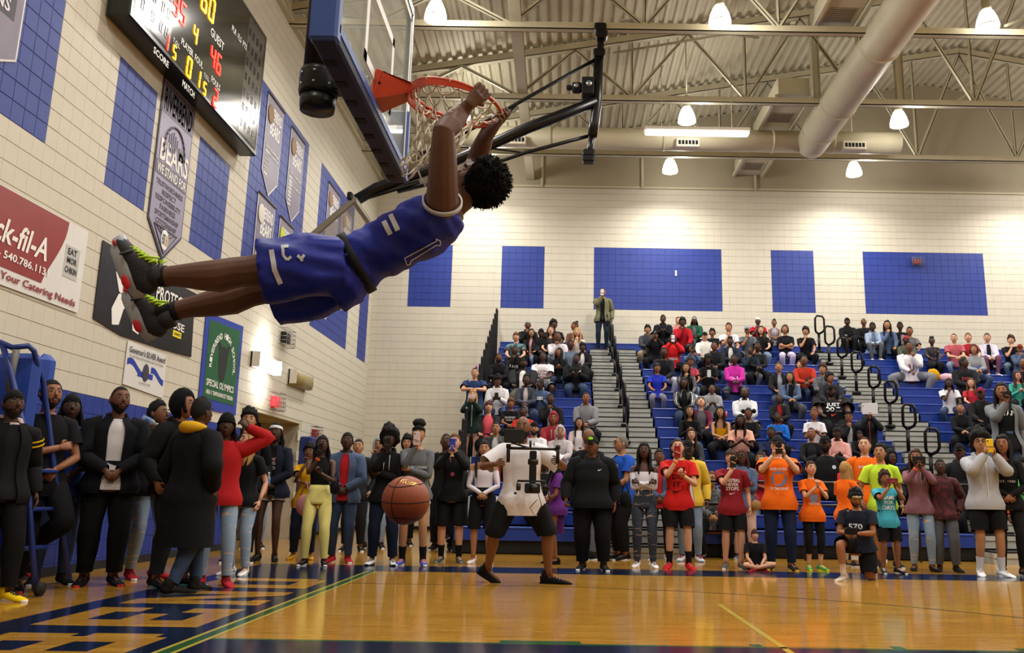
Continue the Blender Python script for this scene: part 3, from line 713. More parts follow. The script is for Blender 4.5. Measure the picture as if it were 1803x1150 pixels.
# wall lights
def wall_light(lab, y0, y1, z0, z1, lit):
    t = empty('wall_light', (WX, (y0 + y1) / 2, z0), label=lab, category='light')
    b = MB(); b.box((.012, -(y1 - y0) / 2, 0), (.05, (y1 - y0) / 2, z1 - z0)); b.build('back_plate', mat('white_plate', '#d6d0c4', .4), t)
    b = MB(); n = 8; L = (y1 - y0) / 2 - .03; H = z1 - z0; R_ = [[V((.05 + .16 * math.sin(PI * k / n) ** .6, s * L, H / 2 - H / 2 * math.cos(PI * k / n))) for k in range(n + 1)] for s in (-1, 1)]
    b.rings(R_, 0, cap=True, closed=False); b.build('curved_lens', mat('lit_wall_lens', '#fff8f0', .4, emit=5) if lit else mat('dim_wall_lens', '#9a8c5c', .35), t)
    for s in (-1, 1):
        b = MB(); b.box((.02, s * L, 0), (.2, s * (L + .03), H)); b.build('end_cap', mat('white_plate', '#d6d0c4', .4), t)
    if lit: area('wall_glow', (.3, 0, H / 2), 1.2, 26, (0, PI / 2, 0), t, sy=.3)
wall_light('lit white wall light between green banner and doorway', 17.1, 18.5, 3.42, 3.72, True)
wall_light('unlit tan-lensed wall light right of the lit one', 19.55, 20.95, 3.4, 3.72, False)
def cage(name, lab, y, z, w_, h, inner, innerm, extra=None, X=WX, far=False):
    t = empty(name, (X, y, z) if not far else (y, WY, z), 0 if not far else -PI / 2, label=lab, category='alarm')
    b = MB(); b.rbox((.01, -w_ * .3, -h * .3), (.12, w_ * .3, h * .3), .01); b.build(inner, innerm, t)
    b = MB()
    for k in range(5):
        yy = -w_ / 2 + w_ * k / 4; b.tube([(.0, yy, -h / 2), (.19, yy, -h / 2 + .01), (.19, yy, h / 2 - .01), (0, yy, h / 2)], .006, 4)
        zz = -h / 2 + h * k / 4; b.tube([(.0, -w_ / 2, zz), (.19, -w_ / 2, zz), (.19, w_ / 2, zz), (0, w_ / 2, zz)], .006, 4)
    b.build('wire_guard', mat('wire_grey', '#8b8a84', .4, .6), t, kind='stuff')
cage('speaker_strobe', 'small black wall alarm in a wire cage above the lit wall light', 19.0, 4.32, .6, .36, 'alarm_body', blkm)
cage('exit_sign', 'small red lit exit sign in a wire cage above the doorway', 18.7, 2.9, .55, .36, 'sign_body', mat('lit_red_sign', '#e03a44', .4, emit=.9))
cage('fire_alarm', 'small red fire alarm in a wire cage right of doorway', 21.9, 2.46, .45, .32, 'alarm_body', mat('red_alarm', '#8f2a25', .5))
cage('wall_strobe', 'caged red and white alarm on the rightmost blue panel of far wall', 11.3, 8.58, .36, .26, 'alarm_body', mat('red_alarm', '#8f2a25', .5), far=True)
b = MB(); b.box((3.55, WY - .04, 8.0), (3.6, WY - .012, 8.18)); b.build('wall_bracket', inkw, label='tiny white bracket on the widest blue panel of far wall', category='bracket')

# ================================================================ front basket
bk = empty('basketball_hoop', (-.97, 4.2, 2.9), label='glass basketball backboard with blue pads and orange rim the player hangs from', category='basketball hoop')
Bx = 0.0; y0, y1 = -.83, .83; BH = 1.07
padm = mat('blue_board_pad', '#35549f', .5); padd = mat('shaded_blue_pad', '#1d2645', .7)  # bottom pad is the same blue with underside shade put into its colour
b = MB()
# lower pad: underside with small scallops
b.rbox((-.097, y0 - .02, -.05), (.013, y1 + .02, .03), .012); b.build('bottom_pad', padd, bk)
b = MB()
for s in (-1, 1):
    yy = y0 if s < 0 else y1
    b = MB(); b.rbox((-.102, yy - .034, -.047), (.018, yy + .034, .40), .012); b.build('corner_pad', padm, bk)
b = MB()
b.rbox((-.004, y0, -.0), (.018, y1, .045), .004); b.build('front_pad_lip', padm, bk)
for k in range(8):
    b = MB(); b.box((-.085, y0 + .15 + k * .2, -.054), (-.035, y0 + .2 + k * .2, -.049)); b.build('pad_bolt_slot', blkm, bk)
glass = mat('backboard_glass', '#dfeee8', .02, 0, .5, alpha=1, trans=1.0)
glass = bpy.data.materials.new('clear_backboard_glass'); glass.use_nodes = True
nt = glass.node_tree; pb = nt.nodes['Principled BSDF']; pb.inputs['Base Color'].default_value = (.75, .85, .8, 1); pb.inputs['Roughness'].default_value = .03; pb.inputs['Alpha'].default_value = .22
b = MB(); b.box((-.018, y0 + .01, .04), (.0, y1 - .01, BH)); b.build('glass', glass, bk)
alum = mat('aluminium_frame', '#9da5ad', .35, .7)
b = MB()
for s in (y0, y1): b.box((-.035, s - .02, .03), (.006, s + .02, BH))
b.box((-.035, y0, BH - .03), (.006, y1, BH + .02)); b.build('frame', alum, bk)
wh = mat('white_board_marking', '#e6e8ea', .5)
b = MB()
for s in (-1, 1):
    b.box((.001, s * .305 - .025, .15), (.004, s * .305 + .025, .60))
b.box((.001, -.33, .55), (.004, .33, .60)); b.box((.001, -.33, .15), (.004, .33, .2)); b.build('target_square', wh, bk)
b = MB(); b.box((.001, y0 + .025, .05), (.004, y0 + .06, BH - .05)); b.box((.001, y1 - .06, .05), (.004, y1 - .025, BH - .05)); b.box((.001, y0 + .03, BH - .09), (.004, y1 - .03, BH - .05)); b.build('border_marking', wh, bk)
# support post and arm behind the board
b = MB(); b.tube([(-.30, 0, .02), (-.30, 0, .05), (-.30, 0, .1)], [.085, .09, .09], 20); b.tube([(-.30, 0, .1), (-.30, 0, .12), (-.30, 0, .22), (-.30, 0, .24)], [.095, .1, .1, .095], 20)
b.tube([(-.30, 0, .24), (-.30, 0, 3.0)], .085, 20); b.build('support_post', blk, bk)
b = MB(); b.rbox((-.28, -.05, .12), (-.03, .05, .2), .01); b.rbox((-.28, -.05, .82), (-.03, .05, .9), .01); b.rbox((-.06, -.5, .1), (-.03, .5, .16), .005); b.build('support_arm', blk, bk)
for z in (.2, .14):
    b = MB()
    for k in range(8):
        a = k * PI / 4; b.ball((-.30 + .1 * math.cos(a), .1 * math.sin(a), z), .008, 6, 4)
    b.build('bolt_ring', alum, bk)
# rim assembly, tipped down by the player's weight
org = mat('orange_rim_paint', '#c23a12', .4)
rimroot = link('rim_assembly', None, bk, mtx=Matrix.Translation(V((.03, 0, .17))) @ Matrix.Rotation(math.radians(13), 4, 'Y'))
b = MB(); b.rbox((-.03, -.10, -.14), (.0, .10, .04), .006)
for s in (-1, 1):
    b.add([(0, s * .09, -.12), (0, s * .09, .03), (.16, s * .04, .02), (.16, s * .04, -.02)], [(0, 1, 2, 3)])
b.add([(0, -.09, -.12), (0, .09, -.12), (.16, .04, -.02), (.16, -.04, -.02)], [(0, 1, 2, 3)]); b.add([(0, -.09, .035), (0, .09, .035), (.17, .05, .025), (.17, -.05, .025)], [(0, 1, 2, 3)])
b.build('mount_bracket', org, rimroot)
for q in ((.07, -.06), (-.0, -.085), (-.06, -.06)):
    b = MB(); b.ball((.004, q[1], q[0] - .03), .01, 6, 4); b.build('bracket_bolt', blkm, rimroot)
RR = .235; RC_ = V((.15 + RR, 0, 0))
b = MB(); pts = [RC_ + V((RR * math.cos(a), RR * math.sin(a), 0)) for a in [2 * PI * k / 48 for k in range(49)]]
b.tube(pts[:-1] + [pts[0], pts[1]], .0095, 10, up=(0, 0, 1), cap=False); b.build('rim_ring', org, rimroot)
for s in (-1, 1):
    b = MB()
    pp = [RC_ + V((RR * math.cos(a), s * RR * math.sin(a), -.012)) for a in [PI - PI * .72 * k / 12 for k in range(13)]]
    vs = []
    for i, p in enumerate(pp):
        h = .045 * (1 - i / 14); vs += [p + V((0, 0, .008)), p + V((0, 0, -h))]
    vs2 = [v + (v - RC_).normalized() * .008 for v in vs]; n = len(vs); b.add(vs + vs2, [(2 * i, 2 * i + 1, 2 * i + 3, 2 * i + 2) for i in range(len(pp) - 1)] + [(n + 2 * i, n + 2 * i + 2, n + 2 * i + 3, n + 2 * i + 1) for i in range(len(pp) - 1)] + [(2 * i + 1, n + 2 * i + 1, n + 2 * i + 3, 2 * i + 3) for i in range(len(pp) - 1)])
    b.build('rim_brace', org, rimroot)
# net: 12 strands in zigzag, swinging toward the board side
netm = mat('white_net_cord', '#d9d0bd', .8)
RIMW = (Matrix.Translation(V((-.97, 4.2, 2.9))) @ rimroot.matrix_basis)
def rimpt(a, r=RR, z=0): return RIMW @ (RC_ + V((r * math.cos(a), r * math.sin(a), z)))
net = empty('net', (0, 0, 0), label='white cord net hanging twisted from the orange rim', category='net')
lev = 7; N = 12; rad = [.225, .20, .17, .145, .125, .12, .125, .13]; b = MB()
def npt(i, k):
    a = 2 * PI * (k + .5 * (i % 2)) / N; f = i / lev
    p = RIMW @ (RC_ + V((rad[i] * math.cos(a), rad[i] * math.sin(a), -.015)))
    z = 3.04 - .45 * f; c = RIMW @ RC_; p.z = p.z * (1 - min(1, f * 1.6)) + z * min(1, f * 1.6)
    p.x += -.14 * f ** 1.2 + .03 * noise.noise(V((k * 1.7, i * 1.3, 0))) * f * 2; p.y += .03 * noise.noise(V((i * 1.1, k * 2.7, 5))) * f * 2; p.z += .035 * noise.noise(V((k, i, 9))) * f * 2
    return p
strands = []
for k in range(N):
    b.tube([rimpt(2 * PI * k / N, RR, .012), rimpt(2 * PI * k / N, RR + .012, 0), rimpt(2 * PI * k / N, RR, -.013), npt(0, k)], .0042, 5)
    for i in range(lev):
        k2 = k if i % 2 == 0 else k + 1
        for kk in ((k2, k2 - 1) if i % 2 == 0 else (k2, k2 - 1)):
            p, q = npt(i, k), npt(i + 1, kk % N if True else kk); m_ = (p + q) / 2 + V((0, 0, -.012)); b.tube([p, m_, q], .0042, 5)
    for i in range(1, lev + 1): b.ball(npt(i, k), .0075, 5, 4)
net_o = b.build('net_cords', netm, net)

# ================================================================ folded side basket hung from the roof
MY = 17.6
def P(px, py, y=MY): return at(px, py, Y=y)
sd = empty('ceiling_basketball_hoop', P(1058, 45), label='black steel side basket frame folded up under the roof with grey glass board', category='basketball hoop')
o0 = V(sd.location)
def strut(name, pts, r, n=10, m=blk):
    b = MB(); b.tube([P(*p) - o0 for p in pts], r, n); return b.build(name, m, sd)
strut('mast', [(1059, 45), (1056, 110), (1051, 180)], .075); strut('mast', [(1054, 103), (1051, 180), (1047, 215), (1043, 240)], .105); strut('mast', [(1043, 238), (1037, 278)], .065)
strut('main_arm', [(1050, 179), (930, 225), (800, 283), (700, 318), (662, 332), (628, 352)], .12, 12)
strut('upper_strut', [(1052, 103), (870, 205), (800, 244), (740, 272)], .04); strut('short_brace', [(915, 178), (862, 243)], .03)
strut('lower_strut', [(1035, 240), (925, 269), (860, 291), (780, 318), (700, 338)], .04); strut('cross_link', [(925, 269), (852, 260), (790, 258), (745, 275)], .022)
strut('lower_strut', [(740, 320), (680, 338), (640, 350)], .045)
for p in ((1057, 50), (1059, 62), (1037, 272), (1036, 280), (1055, 95)):
    b = MB(); c = P(*p) - o0; b.rbox(c - V((.13, .12, .09)), c + V((.13, .12, .09)), .03); b.build('clamp', blk, sd)
b = MB(); c = P(1035, 155) - o0; b.rbox(c - V((.13, .15, .2)), c + V((.13, .15, .2)), .02); b.rbox(c + V((-.34, -.1, -.1)), c + V((-.13, .1, .1)), .03); b.rbox(c + V((-.46, -.05, -.05)), c + V((-.34, .05, .05)), .02); w_ = b.build('winch_motor', blkm, sd)
b = MB(); b.tube([c + V((.02, -.16, .02)), c + V((.02, -.2, .02))], .06, 14); b.tube([c + V((-.25, -.1, 0)), c + V((-.25, -.13, 0))], .05, 10); b.build('motor_pulley', alum, w_)
A, B_ = P(551, 414, 16.6) - o0, P(623, 352, 16.6) - o0; D = V((0, 1.83, 0)); nrm = (B_ - A).cross(D).normalized() * .03
gm = mat('grey_board_frame', '#7e786c', .5)
def barpp(p, q, r, name, m):
    b = MB(); b.tube([p, q], r, 4, up=(0, 1, 0) if abs((q - p).normalized().y) < .9 else (0, 0, 1), phase=PI / 4, smooth=False); return b.build(name, m, sd)
for p, q in ((A, B_), (A + D, B_ + D), (A, A + D), (B_, B_ + D)): barpp(p, q, .07, 'board_frame', gm)
gl2 = bpy.data.materials.new('dusty_backboard_glass'); gl2.use_nodes = True; pb = gl2.node_tree.nodes['Principled BSDF']; pb.inputs['Base Color'].default_value = (.6, .62, .52, 1); pb.inputs['Alpha'].default_value = .35; pb.inputs['Roughness'].default_value = .1
b = MB(); b.add([A - nrm, B_ - nrm, B_ + D - nrm, A + D - nrm, A + nrm, B_ + nrm, B_ + D + nrm, A + D + nrm], [(0, 3, 2, 1), (4, 5, 6, 7), (0, 1, 5, 4), (1, 2, 6, 5), (2, 3, 7, 6), (3, 0, 4, 7)]); b.build('board_glass', gl2, sd)
b = MB(); b.rbox(B_ - V((.12, .1, .02)), B_ + V((-.02, .1, .14)), .02); b.build('corner_clamp', blk, sd)

# ================================================================ bleachers
def YF(i): return 16.56 + .54 * i
def ZS(i): return .485 + .273 * i
bl = empty('bleachers', (0, 0, 0), label='blue-seated telescopic bleachers with grey aisle steps along the far wall', category='bleachers')
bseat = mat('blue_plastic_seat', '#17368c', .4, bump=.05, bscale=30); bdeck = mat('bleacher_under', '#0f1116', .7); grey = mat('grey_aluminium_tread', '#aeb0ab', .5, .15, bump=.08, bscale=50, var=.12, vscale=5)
XA, XB1, XB2, XC1, XC2, XE = -1.95, .78, 2.22, 7.55, 8.85, 17.5
SECT = ((XA, XB1), (XB2, XC1), (XC2, XE))
b = MB()
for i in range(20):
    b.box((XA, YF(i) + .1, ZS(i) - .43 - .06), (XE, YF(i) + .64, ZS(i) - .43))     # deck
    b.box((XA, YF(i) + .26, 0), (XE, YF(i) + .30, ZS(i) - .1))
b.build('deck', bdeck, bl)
for i in range(20):
    for (x0, x1) in (SECT if i < 19 else ((XA, XE),)):
        b = MB(); y = YF(i); z = ZS(i)
        b.rbox((x0 + .02, y, z - .045), (x1 - .02, y + .27, z), .012); b.rbox((x0 + .02, y + .012, z - .25), (x1 - .02, y + .05, z - .03), .008); b.build('seat_board', bseat, bl)
for (x0, x1) in ((XB1, XB2), (XC1, XC2)):
    for i in range(-1, 19):
        b = MB(); y = YF(i) - .02; z = ZS(i) + .0
        b.rbox((x0 + .03, y, z - .12), (x1 - .03, y + .56, z - .02), .01); b.rbox((x0 + .03, y + .02, z - .25), (x1 - .03, y + .56, z - .123), .006)
        so = b.build('aisle_step', grey, bl)
        b = MB(); b.box((x0 + .03, y - .006, z - .02), (x1 - .03, y + .5, z + .002)); b.build('nosing', blkm, so)
# front skirt
b = MB(); b.box((XA, YF(0) + .06, .02), (XE, YF(0) + .08, ZS(0) - .25)); b.build('front_skirt', blkm, bl)
def rail_loop(x, i, h=.95):
    """short aisle rail: base, post and an upright rounded loop leaning toward the court"""
    y = YF(i) + .25; z = ZS(i) - .02; b = MB()
    b.rbox((x - .11, y - .07, z), (x + .11, y + .07, z + .1), .03); b.tube([(x, y, z + .05), (x, y - .02, z + h * .62)], .042, 7)
    zz = z + h * .62; w_ = .13
    # loop
    L = [(0, 0, 0), (w_ * .8, -.1, .06), (w_, -.16, .14), (w_, -.16, .44), (w_ * .6, -.16, .52), (-w_ * .6, -.14, .54), (-w_, -.12, .46), (-w_, -.1, .14), (-w_ * .8, -.06, .06), (0, 0, 0)]
    b.tube([V((x, y - .02, zz)) + V(p) for p in L], .034, 6); return b.build('aisle_rail', blk, bl)
def rail_side(x, i):
    y = YF(i) + .25; z = ZS(i) - .02; b = MB()
    b.rbox((x - .07, y - .09, z), (x + .07, y + .09, z + .1), .03); b.tube([(x, y, z + .05), (x, y, z + .5)], .034, 7)
    L = [(0, 0, .5), (.0, -.14, .58), (.0, -.22, .7), (.0, -.22, 1.0), (.0, -.12, 1.1), (.0, .12, 1.1), (.0, .22, 1.0), (.0, .22, .7), (.0, .14, .58), (0, 0, .5)]
    b.tube([V((x, y, z)) + V(p) for p in L], .034, 6); return b.build('aisle_rail', blk, bl)
def rowat(px, py):
    return min([k * .1 for k in range(0, 190)], key=lambda i: abs(proj((at(px, py, Y=YF(i)).x, YF(i), ZS(i)))[1] - py))
for px, py in ((1069, 612), (1075, 625), (1078.8, 635.7), (1083, 660), (1088, 687), (1093.5, 716.7), (1100, 749.6), (1106, 780)):
    i = rowat(px, py); rail_side(at(px, py, Y=YF(i)).x, i)
for px, py in ((1447, 619), (1465, 640), (1488, 664), (1514, 692), (1545, 722), (1575, 752), (1608, 800), (1650, 850)):
    i = rowat(px, py); rail_loop(at(px, py, Y=YF(i)).x, i)
# end guard rails: one dark upright frame per row
for i in range(1, 20):
    y = YF(i); z = ZS(i); x = XA - .12; b = MB()
    b.rbox((x - .03, y - .02, z - .5), (x + .03, y + .06, z + 1.02), .02); b.rbox((x - .022, y + .36, z - .5), (x + .022, y + .42, z + 1.02), .015); b.rbox((x - .025, y, z + .98), (x + .025, y + .42, z + 1.05), .02); b.rbox((x - .02, y, z + .45), (x + .02, y + .42, z + .49), .01)
    eo = b.build('end_guard_rail', blkm, bl)
    b = MB(); b.ball((x, y - .01, z + 1.03), .03, 8, 5); b.build('rail_tip', mat('rail_tip_grey', '#7d7d7d', .4, .4), eo)
# black mid rail in front of the first rows (between floor crowd and stand)
for x0, x1 in ((2.3, 7.4), (8.9, 15)):
    b = MB()
    for z in (.95, 1.35): b.tube([(x0, 16.2, z), (x1, 16.2, z)], .025, 6)
    for k in range(6): xx = x0 + (x1 - x0) * k / 5; b.tube([(xx, 16.2, 0), (xx, 16.2, 1.35)], .022, 6)
    b.build('front_rail', blk, bl)
# blue padded referee stand at left
rs = empty('referee_stand', (-5.25, 9.1, 0), label='blue padded wheeled referee stand at the left edge', category='referee stand')
rb = mat('blue_stand_paint', '#1b2f73', .4); rp_ = mat('blue_stand_pad', '#24449c', .55, bump=.2, bscale=8)
r0_ = V(rs.location)
def R_(px, py, y): return at(px, py, Y=y) - r0_
def rbar(name, pts, r, m=rb): b = MB(); b.tube(pts, r, 8); return b.build(name, m, rs)
rbar('tube_frame', [R_(62, 1040, 9.0), R_(52, 900, 9.0), R_(40, 750, 9.0), R_(18, 650, 9.05), R_(4, 606, 9.1)], .03)
rbar('tube_frame', [R_(-20, 598, 9.1), R_(0, 603, 9.1), R_(22, 612, 9.1), R_(50, 609, 9.15), R_(60, 618, 9.2), R_(68, 650, 9.3), R_(76, 672, 9.4), R_(92, 800, 9.5), R_(122, 1020, 9.6)], .03)
rbar('grey_post', [R_(29, 616, 9.1), R_(22, 650, 9.1), R_(16, 690, 9.1)], .035, mat('stand_grey', '#6c6a62', .5))
def pad_(p, q, r=.06): b = MB(); b.rbox(p, q, r); b.build('pad', rp_, rs)
pa, pb2 = R_(-30, 760, 9.25), R_(72, 622, 9.25); pad_((pa.x, .12, pa.z), (pb2.x, .26, pb2.z))
pa, pb2 = R_(62, 700, 9.75), R_(98, 625, 9.75); pad_((pa.x, .5, pa.z), (pb2.x, .75, pb2.z), .09)
pa, pb2 = R_(-30, 1000, 9.3), R_(52, 780, 9.3); pad_((pa.x, .16, pa.z), (pb2.x, .26, pb2.z))
for z in (.42, .80, 1.18):
    b = MB(); b.rbox((-.62, -.08, z), (.0, .34, z + .04), .01); b.build('step', rb, rs)
for p in (R_(69, 1045, 9.0), R_(14, 1040, 9.0)):
    b = MB(); b.tube([(p.x - .025, p.y, .07), (p.x + .025, p.y, .07)], .065, 12, up=(0, 0, 1)); b.build('caster_wheel', blkm, rs)

# ================================================================ basketball in mid air
bc = at(714.5, 881, Y=4.55); BR = .1195
ballo = empty('basketball', bc, label='orange basketball in the air low in front of the crowd', category='ball')
bm = mat('orange_leather', '#93431c', .5, bump=.35, bscale=240, var=.12, vscale=9)
b = MB(); b.ball((0, 0, 0), BR, 48, 32); so = b.build('ball_cover', bm, ballo)
rot = Matrix.Rotation(.05, 3, 'Y') @ Matrix.Rotation(math.radians(-25), 3, 'Z') @ Matrix.Rotation(math.radians(8), 3, 'X')
def seam(fn, n=64):
    b = MB(); pts = [rot @ (fn(2 * PI * k / n).normalized() * BR * 1.001) for k in range(n)]; b.tube(pts + [pts[0]], .0022, 6, cap=False); b.build('seam', blkm, ballo)
seam(lambda a: V((math.cos(a), math.sin(a), 0)))
seam(lambda a: V((0, math.cos(a), math.sin(a))))
seam(lambda a: V((.62 * math.cos(a) * 1.0, .75 * math.cos(a) * 0 + math.sin(a) * .78, .62 + .25 * math.cos(2 * a) * 0)))
seam(lambda a: V((.62 * math.cos(a), math.sin(a) * .78, -.62)))
gold = mat('gold_print', '#caa24a', .35, .4)
b = MB()
def bfn(u, v):
    th = (u - .5) * 1.15 + .22; ph = .82 + v * .30 - .22 * u
    return V((math.sin(th) * math.cos(ph), -math.cos(th) * math.cos(ph), math.sin(ph))) * (BR * 1.004)
text_on(b, 'Wilson', bfn); b.build('lettering', gold, ballo)
# ================================================================ people
def sk(h): return mat('skin_' + h, h, 0.5, 0, 0.35, bump=.06, bscale=160)
SKIN = {'d': sk('#4a3024'), 'm': sk('#6b4530'), 't': sk('#a97a58'), 'l': sk('#c9987c'), 'b': sk('#8a5a3e')}
LIP = {'d': mat('lip_dark', '#4a2522', .4), 'm': mat('lip_mid', '#6e3a33', .4), 't': mat('lip_rose', '#9a5a50', .4), 'l': mat('lip_pink', '#b06a62', .4), 'b': mat('lip_brown', '#7c463c', .4)}
EYW = mat('eye_white', '#a9a49c', .4); DRK = mat('iris_and_brow', '#120c0a', .5)
HC = {'k': '#0d0b0b', 'b': '#3a2417', 'y': '#a8824a', 'r': '#4a1f16', 'g': '#6c665f', 'n': '#5a3a20', 'w': '#cfccc6'}
def hairm(c): return mat('hair_' + c, HC.get(c, c), .75, 0, .3, bump=.9, bscale=150)
def smooth(t): return t * t * (3 - 2 * t)
def ik(a, t, l1, l2, hint):
    d = t - a; L = d.length
    if L > (l1 + l2) * .999: t = a + d * ((l1 + l2) * .999 / L); d = t - a; L = d.length
    x = (L * L + l1 * l1 - l2 * l2) / (2 * L); h = math.sqrt(max(l1 * l1 - x * x, 1e-6)); n = d.normalized()
    hv = V(hint) - n * V(hint).dot(n)
    if hv.length < 1e-5: hv = n.orthogonal()
    return a + n * x + hv.normalized() * h, t
# arm targets relative to the shoulder: x outward, y forward negative, z ; elbow hint ; hand direction override
ARM = {
 'down': ((.07, -.05, -.51), (.3, 1, 0), None), 'relaxed': ((.10, -.12, -.48), (.5, 1, 0), None),
 'front': ((-.15, -.19, -.40), (1, .3, -.3), (-.6, -.2, -.7)), 'chest': ((-.24, -.17, -.22), (.8, .0, -1), (-1, -.1, .25)),
 'face': ((-.135, -.30, .07), (.7, -.1, -1), (-.15, -.1, 1)), 'face1': ((-.17, -.29, .05), (.5, -.1, -1), (-.1, -.1, 1)),
 'low': ((-.13, -.30, -.16), (.7, .3, -1), (-.4, -.8, .3)), 'mouth': ((-.16, -.17, .03), (.4, -.5, -1), (-.3, .2, 1)),
 'pocket': ((.03, -.05, -.46), (.8, .8, 0), (0, -.3, -1)), 'head': ((.02, -.06, .22), (1, .1, .3), (-.7, .1, .7)),
 'lap': ((-.03, -.40, -.34), (.6, .6, -.4), (-.4, -1, -.2)), 'clasp': ((-.15, -.38, -.28), (.8, .4, -.6), (-.7, -.7, -.2)),
 'knee': ((.02, -.42, -.30), (.6, .8, 0), (-.2, -1, -.3)), 'rail': ((-.17, -.34, -.14), (1, .2, -.3), (-1, -.3, 0)),
 'gimbalR': ((.10, -.30, -.16), (1, .3, -.6), (-.3, -1, .1)), 'gimbalL': ((.14, -.26, -.12), (1, .3, -.6), (-.3, -1, .1)),
 'out': ((.2, -.25, -.2), (1, .5, -1), None), 'clap': ((-.15, -.27, -.06), (.8, .2, -1), (-.2, -.3, 1)), 'hip': ((.02, -.1, -.36), (1, .5, 0), None),
 'cross_leg': ((-.12, -.30, -.42), (1, .2, 0), (-.9, -.3, -.2)), 'kphone': ((-.12, -.33, -.22), (.7, .2, -.8), (-.5, -.8, .1)),
}
# pose: pelvis height, lean, armR, armL, legs [(ankle xyz, knee hint)...] ; side s=-1 is picture-left (their right)
ST = ((.10, 0, .07), (0, -1, 0))
POSE = {
 'stand': (.93, .02, 'down', 'down', ((.10, .02, .07), (.1, -1, 0)), ((.11, -.05, .07), (.1, -1, 0))),
 'relaxed': (.93, .0, 'relaxed', 'down', ((.10, .0, .07), (.1, -1, 0)), ((.14, -.08, .07), (.1, -1, 0))),
 'front': (.93, .02, 'front', 'front', ((.11, .0, .07), (.1, -1, 0)), ((.11, -.03, .07), (.1, -1, 0))),
 'crossed': (.93, -.02, 'chest', 'chest', ((.10, .0, .07), (.1, -1, 0)), ((.12, -.06, .07), (.1, -1, 0))),
 'photo': (.93, -.02, 'face', 'face', ((.12, .0, .07), (.1, -1, 0)), ((.12, -.04, .07), (.1, -1, 0))),
 'photo_r': (.93, .0, 'face1', 'down', ((.11, .0, .07), (.1, -1, 0)), ((.12, -.04, .07), (.1, -1, 0))),
 'photo_l': (.93, .0, 'chest', 'face1', ((.11, .0, .07), (.1, -1, 0)), ((.12, -.04, .07), (.1, -1, 0))),
 'photo_rc': (.93, .0, 'face1', 'chest', ((.13, .0, .07), (.1, -1, 0)), ((.13, -.04, .07), (.1, -1, 0))),
 'photo_rl': (.93, .0, 'face1', 'low', ((.13, .0, .07), (.1, -1, 0)), ((.13, -.04, .07), (.1, -1, 0))),
 'pockets': (.93, .0, 'pocket', 'pocket', ((.11, .0, .07), (.1, -1, 0)), ((.13, -.04, .07), (.1, -1, 0))),
 'handhead': (.93, .0, 'pocket', 'head', ((.11, .0, .07), (.1, -1, 0)), ((.14, -.10, .07), (.1, -1, 0))),
 'clap': (.93, .02, 'clap', 'clap', ((.09, .0, .07), (.1, -1, 0)), ((.09, -.03, .07), (.1, -1, 0))),
 'lean_leg': (.90, -.04, 'chest', 'front', ((.08, -.02, .07), (.1, -1, 0)), ((.02, .12, .32), (.3, -1, .3))),
 'drink': (.93, -.03, 'down', 'mouth', ((.11, .0, .07), (.1, -1, 0)), ((.13, -.04, .07), (.1, -1, 0))),
 'walk': (.89, .0, 'gimbalR', 'gimbalL', ((.30, .08, .12), (.4, -1, 0)), ((.28, -.05, .07), (.8, -1, 0))),
 'stride': (.91, .03, 'pocket', 'relaxed', ((.06, .16, .07), (.1, -1, 0)), ((-.03, -.14, .07), (.1, -1, 0))),
 'rail': (.93, .10, 'rail', 'rail', ((.10, .0, .07), (.1, -1, 0)), ((.12, -.04, .07), (.1, -1, 0))),
 'kneel': (.50, .16, 'kphone', 'kphone', ((.14, -.42, .07), (.2, -1, .6)), ((.10, .36, .06), (.1, -1, -.8))),
 'floor': (.11, .10, 'cross_leg', 'cross_leg', ((-.10, -.22, .05), (1, -.6, .2)), ((-.06, -.30, .06), (1, -.6, .2))),
 'sit': (.10, .10, 'clasp', 'clasp', ((.13, -.20, -.36), (.3, -.6, 1)), ((.14, -.22, -.36), (.3, -.6, 1))),
 'sit_up': (.10, -.02, 'lap', 'lap', ((.10, -.20, -.36), (.1, -.6, 1)), ((.11, -.20, -.36), (.1, -.6, 1))),
 'sit_lean': (.10, .42, 'clasp', 'clasp', ((.16, -.20, -.36), (.4, -.6, 1)), ((.17, -.22, -.36), (.4, -.6, 1))),
 'sit_chin': (.10, .22, 'mouth', 'lap', ((.13, -.20, -.36), (.3, -.6, 1)), ((.13, -.20, -.36), (.3, -.6, 1))),
 'sit_phone': (.10, .15, 'low', 'low', ((.11, -.20, -.36), (.2, -.6, 1)), ((.11, -.22, -.36), (.2, -.6, 1))),
 'sit_photo': (.10, .0, 'face', 'face', ((.15, -.20, -.36), (.4, -.6, 1)), ((.15, -.22, -.36), (.4, -.6, 1))),
 'sit_cross': (.10, .0, 'chest', 'chest', ((.10, -.20, -.36), (.1, -.6, 1)), ((.10, -.22, -.36), (.1, -.6, 1))),
 'sit_wide': (.10, .25, 'clasp', 'mouth', ((.26, -.20, -.36), (.9, -.6, 1)), ((.26, -.22, -.36), (.9, -.6, 1))),
 'sit_legs': (.10, .12, 'clasp', 'clasp', ((.09, -.36, -.20), (.2, -.6, 1)), ((.12, -.36, -.20), (.2, -.6, 1))),
}
_J = {}
